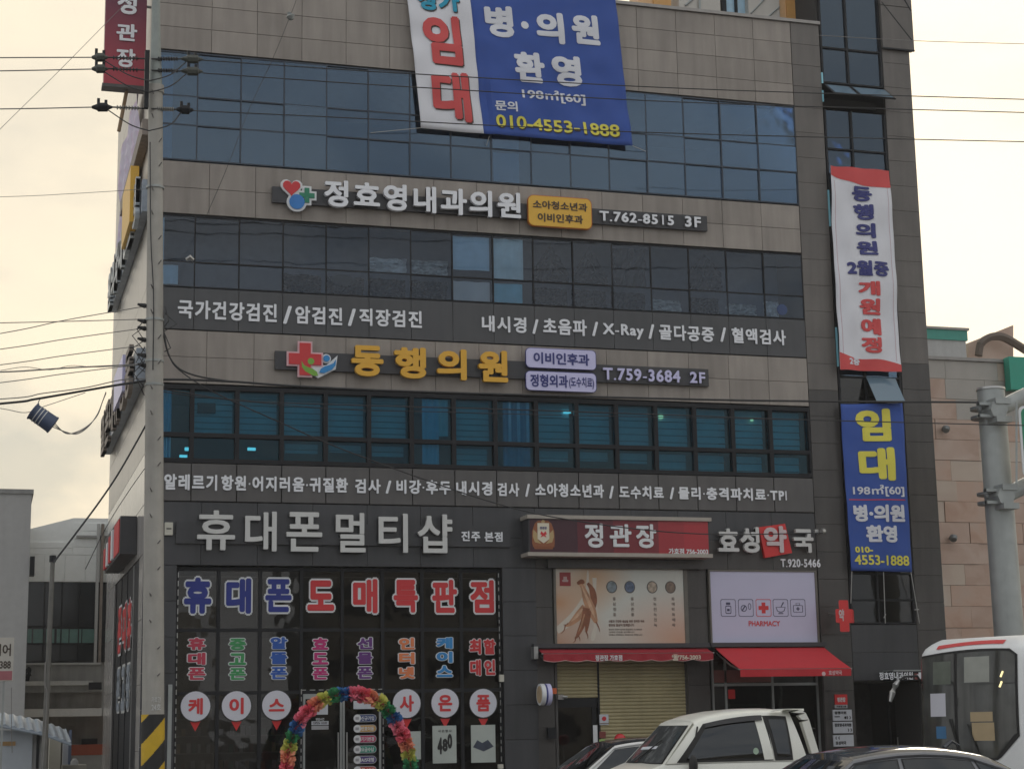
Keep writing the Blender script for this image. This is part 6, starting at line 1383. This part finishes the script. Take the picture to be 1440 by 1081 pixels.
def saloon(name, label, loc, rz, body_m, roof_m, side_m, L_=4.6, W_=1.8, Hh=1.45):
    """x forward; body loft + cabin + glass; every pane, lamp, mirror and wheel a part"""
    S = thing(name, label, 'car', loc, rz)
    hl, hw = L_/2, W_/2
    def body_z(x):                                    # shoulder line
        t = (x+hl)/L_; return .62+.30*math.sin(min(max(t, 0), 1)*math.pi)**.5 - .06*max(0, t-.75)*4
    b = MB(); P = []
    for i in range(37):
        t = i/36; x = -hl+L_*t; e = min(1, math.sin(math.pi*min(max(t, .0), 1))**.28 if 0 < t < 1 else .0); w_ = hw*(.72+.28*e); sh = min(body_z(x), .93); lo = .22+.12*(1-e)
        top = sh+.05 if .23 < t < .70 else sh+.03
        ring = [(x, -w_*.9, lo), (x, -w_, lo+.12), (x, -w_*1.0, (lo+sh)/2), (x, -w_*.985, sh-.08), (x, -w_*.93, sh), (x, -w_*.55, top+.015), (x, 0, top+.03), (x, w_*.55, top+.015), (x, w_*.93, sh), (x, w_*.985, sh-.08), (x, w_, (lo+sh)/2), (x, w_, lo+.12), (x, w_*.9, lo), (x, -w_*.9, lo)]
        P.append(ring)
    b.grid(P, flip=True); b.add(P[0][:-1], [tuple(range(13))]); b.add(P[-1][:-1], [tuple(range(13))[::-1]])
    b.build('body', body_m, S, smooth=True, local=True)
    # cabin: slanted stations (x at belt, x at roof edge, height of roof edge)
    zb = .90; st = [(1.28, .50, Hh-.10), (.92, .36, Hh-.06), (.05, .02, Hh-.015), (-.42, -.40, Hh-.02), (-1.15, -.95, Hh-.08), (-1.95, -1.15, Hh-.12)]
    wb, wr = hw*.94, hw*.70
    def sect(s_, n=8):
        xb, xr_, zr_ = s_; R = [Vector((xb, -wb, zb))]
        for k in range(1, 5): t = k/4; R.append(Vector((lerp(xb, xr_, t), lerp(-wb, -wr, t**1.25), lerp(zb, zr_-.05, t))))
        for k in range(n+1): t = -1+2*k/n; R.append(Vector((xr_, wr*.965*t, zr_-.0+.045*(1-t*t)-(.02 if abs(t) == 1 else 0))))
        for k in range(4, 0, -1): t = k/4; R.append(Vector((lerp(xb, xr_, t), lerp(wb, wr, t**1.25), lerp(zb, zr_-.05, t))))
        R.append(Vector((xb, wb, zb))); return R
    # resample stations along roof with smooth interpolation
    ss = []
    for i in range(len(st)-1):
        for k in range(4): t = k/4; ss.append(tuple(lerp(st[i][j], st[i+1][j], t) for j in range(3)))
    ss.append(st[-1])
    def hz(xr_): return Hh-.10*((xr_+.25)/.9)**2 if abs(xr_+.25) < .95 else Hh-.12
    ss = [(a, c, min(hz(c), Hh)) for a, c, _ in ss]
    secs = [sect(s_) for s_ in ss]
    b = MB(); nS = len(secs); mlen = len(secs[0])
    roof_ids = range(5, 5+8)
    for i in range(nS-1):
        for j in range(mlen-1):
            mi = 1 if j in roof_ids else 0; b.add([secs[i][j], secs[i+1][j], secs[i+1][j+1], secs[i][j+1]], [(0, 1, 2, 3)], mi)
    # windscreen and rear screen base surfaces
    for s_, fl in ((secs[0], 0), (secs[-1], 1)):
        n2 = mlen//2; b.add([*s_], [tuple(range(mlen)) if not fl else tuple(range(mlen))[::-1]], 1)
    bm = MB(); bm.v, bm.f, bm.m = b.v, b.f, b.m; o = bm.build('cabin', [side_m, roof_m], S, smooth=True, local=True)
    # merge shared verts for smooth shading
    tm = bmesh.new(); tm.from_mesh(o.data); bmesh.ops.remove_doubles(tm, verts=tm.verts, dist=.0005); tm.to_mesh(o.data); tm.free()
    # side glass: follows the side surface a few mm outside
    def side_pt(xb, xr_, t, sg, out): zr_ = min(hz(xr_), Hh); x = lerp(xb, xr_, t); return Vector((x, sg*(lerp(wb, wr, t**1.25)+out), lerp(zb, zr_-.05, t)))
    for sg in (-1, 1):
        for (a0, a1, b0, b1) in ((1.10, .46, .02, .0), (-.04, -.04, -1.0, -.86), (-1.06, -.90, -1.62, -1.08)):
            for nm, out, m_, ins in (('window_seal', .006, 'window_seal', 0), ('window', .011, 'car_glass', .02)):
                G = [[side_pt(lerp(a0-ins, b0+ins, u/6), lerp(a1-ins*.5, b1+ins, u/6), lerp(.06+ins*.8, .93-ins*1.2, v/5), sg, out) for v in range(6)] for u in range(7)]
                MB().gout(G, (0, 0, .7)).build(nm, m_, S, smooth=True, local=True)
        # bright roof-side arch trim
        b = MB(); b.tube([side_pt(1.24, .52, t/5, sg, .012) for t in range(6)] + [side_pt(0, x_, 1.0, sg, .012) for x_ in (.3, 0, -.3, -.6, -.85)] + [side_pt(-1.80, -1.12, t/5, sg, .012) for t in (4, 3, 2, 1, 0)], .022, 6); b.build('roof_rail', side_m, S, smooth=True, local=True)
        c = Vector((.95, sg*(hw+.06), .98)); b = MB(); n = 8
        b.grid([[c+Vector((.10*math.sin(math.pi*j/n)*math.cos(2*math.pi*i/12), .11*math.sin(math.pi*j/n)*math.sin(2*math.pi*i/12), .075*math.cos(math.pi*j/n))) for j in range(n+1)] for i in range(13)]); b.build('mirror', body_m, S, smooth=True, local=True)
        b = MB(); b.prism([(hl-.18, sg*hw*.55, .62), (hl-.30, sg*hw*.9, .64), (hl-.30, sg*hw*.88, .76), (hl-.2, sg*hw*.55, .72)], (.05, 0, 0)); b.build('headlight', 'vinyl_white', S, local=True)
        b = MB(); b.prism([(-hl+.12, sg*hw*.5, .70), (-hl+.22, sg*hw*.86, .70), (-hl+.22, sg*hw*.86, .82), (-hl+.12, sg*hw*.5, .80)], (-.06, 0, 0)); b.build('tail_light', 'red', S, local=True)
        MB().box(.20, .38, sg*(hw+.002)-.012, sg*(hw+.002)+.012, .74, .765).build('door_handle', 'alu', S, local=True); MB().box(-.90, -.72, sg*(hw+.002)-.012, sg*(hw+.002)+.012, .74, .765).build('door_handle', 'alu', S, local=True)
        wheel(S, hl-.85, sg*(hw-.10), .33, .2); wheel(S, -hl+.85, sg*(hw-.10), .33, .2)
    # front and rear screens
    for (s_, g) in ((secs[0], 1), (secs[-1], -1)):
        A0, B0 = s_[0], s_[-1]; T0, T1 = s_[5], s_[-6]; nn = Vector((g*.012, 0, .012))
        G = [[(A0.lerp(T0, v).lerp(B0.lerp(T1, v), u)+Vector((g*.06*(1-(2*u-1)**2)*1.0, 0, .02*(1-(2*u-1)**2)*v))+nn) for v in (.10, .35, .6, .93)] for u in (.06, .2, .35, .5, .65, .8, .94)]
        MB().gout(G, (0, 0, .7)).build('windscreen' if g > 0 else 'rear_screen', 'car_glass', S, smooth=True, local=True)
    b = MB(); b.tube([(-.95, 0, Hh+.0), (-1.05, 0, Hh+.07), (-1.15, 0, Hh+.02)], [.03, .02, .01], 6); b.build('antenna', roof_m, S, local=True)
    return S
c = at(1262, 1056, -19.0)
saloon('silver_car', 'silver grey saloon car at the bottom right, only its roof and window arch in view', (6.30, -18.35, -.01), math.pi, 'car_grey', mat('dark_glass_roof', (.035, .04, .05), .12, var=0, coat=.5), 'car_grey', L_=4.8, W_=1.86, Hh=1.47)
saloon('black_roof_car', 'white car with black roof half hidden behind the cream white truck', (7.45, -7.75, -.01), math.pi, 'white_car_paint', mat('black_roof', (.018, .019, .022), .12, var=0, coat=.5), 'white_car_paint', L_=4.5, W_=1.82, Hh=1.52)

# ---- the cab-over truck
def truck():
    S = thing('pickup_truck', 'cream white cab over truck with extended cab heading left at the bottom', 'truck', (7.9, -10.65, -.01), math.pi)
    ox, oy = 7.9, -10.65
    X = lambda wx: -(wx-ox)                                    # world x to local x (it faces left)
    hw = .85
    # side outline of the cab (world x at the near side, z)
    belt = 1.20
    # stations: (x at belt, x at roof edge, roof edge z)
    sts = [(6.62, 7.16, 1.80), (6.90, 7.42, 1.88), (7.6, 7.7, 1.925), (8.1, 8.1, 1.955), (8.5, 8.46, 1.955), (8.90, 8.72, 1.935)]
    wb, wr = hw, hw*.80
    def pt(xb, xr, zr, t, sg, out=0.0):
        return Vector((X(lerp(xb, xr, t)), sg*(lerp(wb, wr, t**1.6)+out), lerp(belt, zr-.05, t)))
    def sect(s_):
        xb, xr, zr = s_; R = [pt(xb, xr, zr, k/4, -1) for k in range(5)]
        R += [Vector((X(xr), wr*.95*(-1+2*k/8), zr+.03*(1-(-1+2*k/8)**2)+(-.012 if k in (0, 8) else 0))) for k in range(9)]
        R += [pt(xb, xr, zr, k/4, 1) for k in (4, 3, 2, 1, 0)]; return R
    ss = []
    for i in range(len(sts)-1):
        for k in range(4): ss.append(tuple(lerp(sts[i][j], sts[i+1][j], k/4) for j in range(3)))
    ss.append(sts[-1]); secs = [sect(s_) for s_ in ss]
    b = MB()
    for i in range(len(secs)-1):
        for j in range(len(secs[0])-1): b.add([secs[i][j], secs[i+1][j], secs[i+1][j+1], secs[i][j+1]], [(0, 1, 2, 3)])
    b.add(secs[-1], [tuple(range(len(secs[0])))[::-1]]); b.add(secs[0], [tuple(range(len(secs[0])))])
    o = b.build('cab', 'truck_white', S, smooth=False, local=True)
    tm = bmesh.new(); tm.from_mesh(o.data); bmesh.ops.remove_doubles(tm, verts=tm.verts, dist=.0005); bmesh.ops.recalc_face_normals(tm, faces=tm.faces[:]); tm.to_mesh(o.data); tm.free(); o.data.polygons.foreach_set('use_smooth', [True]*len(o.data.polygons)); o.data.set_sharp_from_angle(angle=R_(40))
    # lower cab
    b = MB(); P = []
    for x, w_, lo, tz_ in ((6.12, .70, .42, .82), (6.16, .78, .34, 1.0), (6.30, .83, .32, 1.09), (6.62, .853, .32, 1.205), (7.4, .86, .32, 1.21), (8.3, .86, .34, 1.21), (8.90, .855, .36, 1.21)):
        P.append([Vector((X(x), y, z)) for y, z in ((-w_*.95, lo), (-w_, lo+.1), (-w_, (lo+tz_)/2), (-w_*.995, tz_-.04), (-w_*.96, tz_), (0, tz_+.02), (w_*.96, tz_), (w_*.995, tz_-.04), (w_, (lo+tz_)/2), (w_, lo+.1), (w_*.95, lo), (-w_*.95, lo))])
    b.grid(P); b.add(P[0][:-1], [tuple(range(11))]); b.add(P[-1][:-1], [tuple(range(11))[::-1]]); b.build('cab_lower', 'truck_white', S, smooth=True, local=True)
    for sg in (-1, 1):
        def zr(xr): return 1.80+.155*(1-((8.35-xr)/1.2)**2) if xr < 8.35 else 1.955-.03*(xr-8.35)/.4
        def win(a0, a1, b0, b1, t0, t1, out, nu=8, crv=0):
            return [[pt(lerp(a0, b0, u/nu), lerp(a1, b1, u/nu), min(zr(lerp(a1, b1, u/nu)), 1.95), lerp(t0+(crv*(1-u/nu)**2 if crv < 0 else 0), t1, v/5), sg, out) for v in range(6)] for u in range(nu+1)]
        fl = sg < 0
        # door glass with visor, pillar, quarter glass
        MB().grid(win(6.78, 7.31, 8.34, 8.30, .02, .96, .008), flip=fl).build('window_seal', 'window_seal', S, smooth=True, local=True)
        MB().grid(win(6.90, 7.40, 8.26, 8.22, .08, .90, .014), flip=fl).build('window', 'car_glass', S, smooth=True, local=True)
        b = MB(); b.grid(win(7.12, 7.32, 8.24, 8.22, .86, .97, .05), flip=fl); b.grid(win(7.12, 7.32, 8.24, 8.22, .86, .97, .055), flip=not fl); b.build('window_visor', mat('smoke_visor', (.03, .03, .032), .2, var=0), S, smooth=True, local=True)
        b = MB(); b.grid(win(8.19, 8.10, 8.35, 8.24, .04, .94, .022), flip=fl); b.build('pillar_strip', 'truck_white', S, smooth=True, local=True)
        MB().grid(win(8.37, 8.28, 8.66, 8.64, .02, .96, .010), flip=fl).build('window_seal', 'window_seal', S, smooth=True, local=True)
        MB().grid(win(8.42, 8.33, 8.62, 8.60, .10, .88, .016), flip=fl).build('window', 'car_glass', S, smooth=True, local=True)
        q = [pt(7.0, 7.22, 1.86, t, sg, .012) for t in (.60, .86)]; MB().tube(q, .014, 6).build('air_slot', 'window_seal', S, local=True)
        c = Vector((X(7.0), sg*(hw+.13), 1.16)); b = MB(); n = 8
        b.grid([[c+Vector((.06*math.sin(math.pi*j/n)*math.cos(2*math.pi*i/12), .10*math.sin(math.pi*j/n)*math.sin(2*math.pi*i/12), .16*math.cos(math.pi*j/n))) for j in range(n+1)] for i in range(13)]); b.tube([c, c+Vector((-.03, -sg*.16, -.12))], .02, 6); b.build('mirror', 'rubber', S, smooth=True, local=True)
        b = MB(); b.prism([(X(6.13), sg*.45, .62), (X(6.16), sg*.76, .62), (X(6.16), sg*.75, .80), (X(6.13), sg*.45, .78)], (.03, 0, 0)); b.build('headlight', 'vinyl_white', S, local=True)
        MB().box(X(8.05), X(7.9), sg*.875-.012, sg*.875+.012, 1.02, 1.05).build('door_handle', 'alu', S, local=True)
        wheel(S, X(6.75), sg*.74, .33, .2); wheel(S, X(9.9), sg*.70, .33, .3)
    # windscreen
    A0, B0, T0, T1 = secs[0][0], secs[0][-1], secs[0][5], secs[0][-6]
    def ws(u, v, out): return A0.lerp(T0, v).lerp(B0.lerp(T1, v), u)+Vector((.05*(1-(2*u-1)**2)+out, 0, out*.7))
    MB().grid([[ws(u/8, v/4, .004) for v in range(5)] for u in range(9)]).build('windscreen_surround', 'truck_white', S, smooth=True, local=True)
    MB().grid([[ws(lerp(.05, .95, u/8), lerp(-.05, .92, v/4), .010) for v in range(5)] for u in range(9)]).build('window_seal', 'window_seal', S, smooth=True, local=True)
    MB().grid([[ws(lerp(.065, .935, u/8), lerp(0, .90, v/4), .016) for v in range(5)] for u in range(9)]).build('windscreen', mat('windscreen_reflecting_glass', (.055, .06, .062), .06, var=.3, scale=2.5), S, smooth=True, local=True)
    q = [ws(u, v, .022) for u, v in ((.2, .30), (.62, .33), (.62, .40), (.2, .37))]; MB().add(q, [(0, 1, 2, 3)]) ; b = MB(); b.add(q, [(0, 1, 2, 3)]); b.build('dashboard_card', 'paper_sheet', S, local=True)
    MB().tube([ws(.35, .0, .03), ws(.62, .55, .03)], .01, 5).build('wiper', 'rubber', S, local=True)
    # white hoop behind the cab (cab guard) with a dark gap
    b = MB(); P = []
    for (x, z) in ((9.22, .95), (9.12, 1.30), (8.98, 1.80), (8.93, 1.90), (8.84, 1.95), (8.72, 1.955), (8.5, 1.965)):
        P.append([Vector((X(x), y, z+(.03 if abs(y) < .5 else 0))) for y in (-.80, -.5, 0, .5, .80)])
    for y0, y1 in ((-.80, -.70), (.70, .80)):
        for i in range(len(P)-1): a, c_ = P[i][0], P[i+1][0]; b.prism([(a.x, y0, a.z), (a.x+.12, y0, a.z-.0), (c_.x+.12, y0, c_.z-.04), (c_.x, y0, c_.z)], (0, y1-y0, 0))
    b.box(X(8.95), X(8.60), -.70, .70, 1.93, 1.965); b.build('cab_guard', 'truck_white', S, local=True)
    b = MB(); b.box(X(8.99), X(8.93), -.66, .66, 1.0, 1.85); b.box(X(9.1), X(9.02), -.62, -.58, 1.0, 1.6); b.build('guard_mesh', 'rubber', S, local=True)
    for k in range(4): MB().box(X(9.12), X(9.0), -.70, .70, 1.15+.17*k, 1.17+.17*k).build('guard_bar', 'rubber', S, local=True)
    # bed
    b = MB(); b.box(X(11.2), X(9.25), -.86, .86, .72, .80); b.box(X(11.1), X(6.4), -.35, .35, .40, .55); b.build('chassis', 'rubber', S, local=True)
    for (x0, x1, y0, y1) in ((9.25, 11.2, -.87, -.83), (9.25, 11.2, .83, .87), (11.16, 11.2, -.83, .83), (9.25, 9.29, -.83, .83)): MB().box(X(x1), X(x0), y0, y1, .80, 1.15).build('bed_side', 'truck_white', S, local=True)
    for y in (-.4, .4):
        b = MB(); b.box(X(8.5), X(8.0), y-.24, y+.24, .75, .90); b.box(X(8.62), X(8.48), y-.22, y+.22, .85, 1.42); b.box(X(8.6), X(8.5), y-.12, y+.12, 1.43, 1.62); b.build('seat', 'seat_cloth', S, local=True)
    c_ = Vector((X(7.55), .42, 1.22)); b = MB(); n = 24
    b.tube([c_+Vector((.07*math.sin(2*math.pi*i/n)*0-.0+.12*math.sin(2*math.pi*i/n), .18*math.cos(2*math.pi*i/n), .14*math.sin(2*math.pi*i/n))) for i in range(n+1)], .014, 6); b.build('steering_wheel', 'rubber', S, local=True)
    b = MB(); c2 = pt(8.05, 8.1, 1.95, .22, 1, .018); 
    g_ = [Vector((c2.x+.045*math.cos(2*math.pi*i/12), c2.y, c2.z+.05*math.sin(2*math.pi*i/12))) for i in range(12)]; b.prism(g_, (0, .002, 0)); b.build('round_sticker', mat('pale_green_sticker', (.42, .55, .42), .5), S, local=True)
    return S
truck()

# ---- the bus
def bus():
    # near front corner N and far front corner Fp on the ground
    Nn = Vector((14.68, -8.4, 0)); Ff = Vector((13.80, -6.1, 0)); fv = (Ff-Nn); W_ = fv.length; ang = math.atan2(fv.y, fv.x)-math.pi/2   # body axis
    cx = (Nn+Ff)/2; back = Vector((math.cos(ang), math.sin(ang), 0)); rz = math.atan2(-back.y, -back.x)
    S = thing('bus', 'white city bus with red roof stripe, front facing left, cut by the right edge', 'bus', tuple(cx+back*4.5), rz)
    # local: x forward (front at +4.5), y: left side of the bus is +y
    hl, hw, H_ = 4.5, W_/2, 3.22
    def prof(z):                                            # the front leans back towards the roof
        return hl-(.0 if z < 1.2 else .10*((z-1.2)/1.7)**2) - (.0 if z < 2.95 else .30*((z-2.95)/.27)**2)
    b = MB(); P = []
    zs_ = [.35, .6, 1.05, 1.6, 2.2, 2.75, 2.95, 3.05, 3.13, 3.19, 3.22]
    def ringz(z):
        r = .22; w_ = hw-(.0 if z < 2.9 else .22*((z-2.9)/.32)**2); xf = prof(z); R = []
        for k in range(7): a = -math.pi/2+k*math.pi/12; R.append((xf-r+r*math.cos(a)*1.0, -w_+r+r*math.sin(a), z))
        for k in range(1, 10): t = k/10; R.append((xf+.05*math.sin(math.pi*t), lerp(-w_+r, w_-r, t), z))
        for k in range(7): a = k*math.pi/12; R.append((xf-r+r*math.cos(a), w_-r+r*math.sin(a), z))
        R += [(-hl, w_, z), (-hl, -w_, z), R[0]]; return R
    P = [ringz(z) for z in zs_]; b.grid(P, flip=True); b.add(P[-1][:-1], [tuple(range(len(P[-1])-1))]); b.build('body', 'bus_white', S, smooth=True, local=True)
    BG = mat('bus_windscreen_glass', (.075, .078, .072), .05, var=.5, scale=1.6, streak=.6)
    # front surface mapping: u along the front from bus-right (-y, far) to bus-left (+y, near), z up
    def fp(u, z, out): y = lerp(-hw+.03, hw-.03, u); e = max(0, abs(y)-(hw-.22)); r = .22; dx = r-math.sqrt(max(0, r*r-e*e)); return Vector((prof(z)-dx+.05*math.sin(math.pi*min(max((y+hw-.22)/(2*hw-.44), 0), 1))+out, y*(1+out*.0), z))
    def frontpatch(u0, u1, z0f, z1f, out, n=16, k=6):
        return [[fp(lerp(u0, u1, i/n), lerp(z0f(i/n), z1f(i/n), j/k), out) for j in range(k+1)] for i in range(n+1)]
    top = lambda t: 2.90+.10*math.sin(math.pi*min(1, t*.72+.03))-.0*t-.10*max(0, t-.93)/.07
    bot = lambda t: 1.02+ (.42*max(0, t-.80)/.20)
    MB().grid(frontpatch(.0, .94, bot, top, .010, 28)).build('windscreen_seal', 'rubber', S, smooth=True, local=True)
    MB().grid(frontpatch(.40, .92, lambda t: bot(min(1, .40+.62*t))+.04, lambda t: top(.40+.58*t)-.05, .016, 20)).build('windscreen', BG, S, smooth=True, local=True)
    MB().grid(frontpatch(.015, .37, lambda t: 1.06, lambda t: top(.37*t)-.04, .016)).build('windscreen', BG, S, smooth=True, local=True)
    b = MB(); b.grid(frontpatch(.18, .80, lambda t: 3.03+.055*math.sin(math.pi*t*.7), lambda t: 3.10+.055*math.sin(math.pi*t*.7), .012)); b.build('red_stripe', 'ban_red', S, smooth=True, local=True)
    # interior things just behind the glass (built inside the lit cabin)
    def card(u0, u1, z0, z1, m_, nm, out=.028, g=None):
        MB().grid([[fp(lerp(u0, u1, i/3), lerp(z0, z1, j), out) for j in (0, 1)] for i in range(4)]).build(nm, m_, S, local=True)
    card(.02, .92, 2.36, 2.375, 'rubber', 'sun_visor_edge', .020)
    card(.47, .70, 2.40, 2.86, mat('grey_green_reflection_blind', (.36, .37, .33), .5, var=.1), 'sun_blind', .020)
    card(.16, .34, 2.38, 2.80, mat('dim_green_blind', (.13, .15, .12), .5, var=.2), 'sun_blind', .020)
    card(.13, .285, 1.80, 2.22, 'lavender_paper', 'route_card', .020); card(.18, .28, 1.40, 1.62, mat('blue_route_card', (.05, .18, .36), .5), 'route_card', .020)
    card(.52, .72, 1.70, 1.87, 'cardboard', 'tan_card', .020); card(.53, .73, 1.36, 1.68, 'cardboard', 'tan_card', .020)
    for (u_, z_) in ((.80, 2.52), (.79, 2.34)):
        MB().tube([fp(u_+.02, z_+.06, .024), fp(u_, z_-.04, .024)], .018, 6).build('cabin_lamp', 'lamp_warm', S, local=True)
    MB().tube([fp(.42, 1.05, .04), fp(.33, 1.75, .05)], .018, 6).build('wiper', 'rubber', S, local=True); MB().tube([fp(.60, 1.03, .04), fp(.50, 1.65, .05)], .015, 6).build('wiper', 'rubber', S, local=True)
    inv_ = (Matrix.Translation(S.location) @ Matrix.Rotation(rz, 4, 'Z')).inverted(); wp = lambda x, y: inv_ @ at(x, y, -6.6)
    MB().tube([fp(.02, 2.42, .0), wp(1290, 950), wp(1272, 951), wp(1263, 957)], .022, 6).build('mirror_arm', 'rubber', S, smooth=True, local=True)
    MB().tube([wp(1264, 956), wp(1259, 963), wp(1255, 973), wp(1252, 986)], [.03, .06, .06, .03], 8).build('mirror', 'alu', S, smooth=True, local=True)
    # side windows, lamps, wheels, bumper
    for sg in (-1, 1):
        for k in range(5): MB().box(hl-1.55-1.35*k-1.25, hl-1.55-1.35*k, sg*(hw+.003)-.006, sg*(hw+.003)+.006, 1.45, 2.65).build('window', mat('tinted_side_glass', (.03, .035, .035), .08, var=0), S, local=True)
        wheel(S, hl-1.9, sg*(hw-.16), .48, .28); wheel(S, -hl+2.2, sg*(hw-.16), .48, .28)
        MB().prism([(hl-.02, sg*hw*.55, .55), (hl-.06, sg*hw*.86, .55), (hl-.06, sg*hw*.86, .78), (hl-.02, sg*hw*.55, .75)], (.07, 0, 0)).build('headlight', 'vinyl_white', S, local=True)
    MB().box(hl-.1, hl+.09, -hw+.12, hw-.12, .32, .52).build('bumper', 'rubber', S, local=True)
    # dark saloon inside so that the glass has depth
    b = MB(); b.box(-hl+.1, hl-.45, -hw+.06, -hw+.09, .9, 2.8); b.box(hl-.75, hl-.7, -hw+.1, hw-.1, .9, 1.15); b.build('inner_wall', 'dark_int', S, local=True)
    for y in (-.55, .6): b = MB(); b.box(hl-1.5, hl-1.1, y-.25, y+.25, .9, 1.35); b.box(hl-1.55, hl-1.45, y-.24, y+.24, 1.3, 1.95); b.build('seat', 'seat_cloth', S, local=True)
    b = MB(); n = 24; b.tube([(hl-.75+.08*math.sin(2*math.pi*i/n), .62+.24*math.cos(2*math.pi*i/n), 1.35+.18*math.sin(2*math.pi*i/n)) for i in range(n+1)], .018, 6); b.build('steering_wheel', 'rubber', S, local=True)
    return S
bus()
# ================================================================ tidy
for o in list(bpy.data.objects):
    if o.type == 'MESH' and not o.data.polygons and not o.modifiers: bpy.data.objects.remove(o)

# ================================================================ thin evening haze
hm = bpy.data.materials.new('haze_air'); hm.use_nodes = True; nt = hm.node_tree; nt.nodes.clear()
o_ = nt.nodes.new('ShaderNodeOutputMaterial'); pv = nt.nodes.new('ShaderNodeVolumePrincipled'); pv.inputs['Color'].default_value = (.93, .92, .92, 1); pv.inputs['Density'].default_value = .0007
nt.links.new(pv.outputs[0], o_.inputs['Volume']); MATS['haze_air'] = hm
hz_ = MB().box(-265, 265, -265, 305, -1.2, 27).build('haze', 'haze_air', origin=(0, 0, 0)); hz_['kind'] = 'stuff'
bpy.data.scenes.remove(TXS)
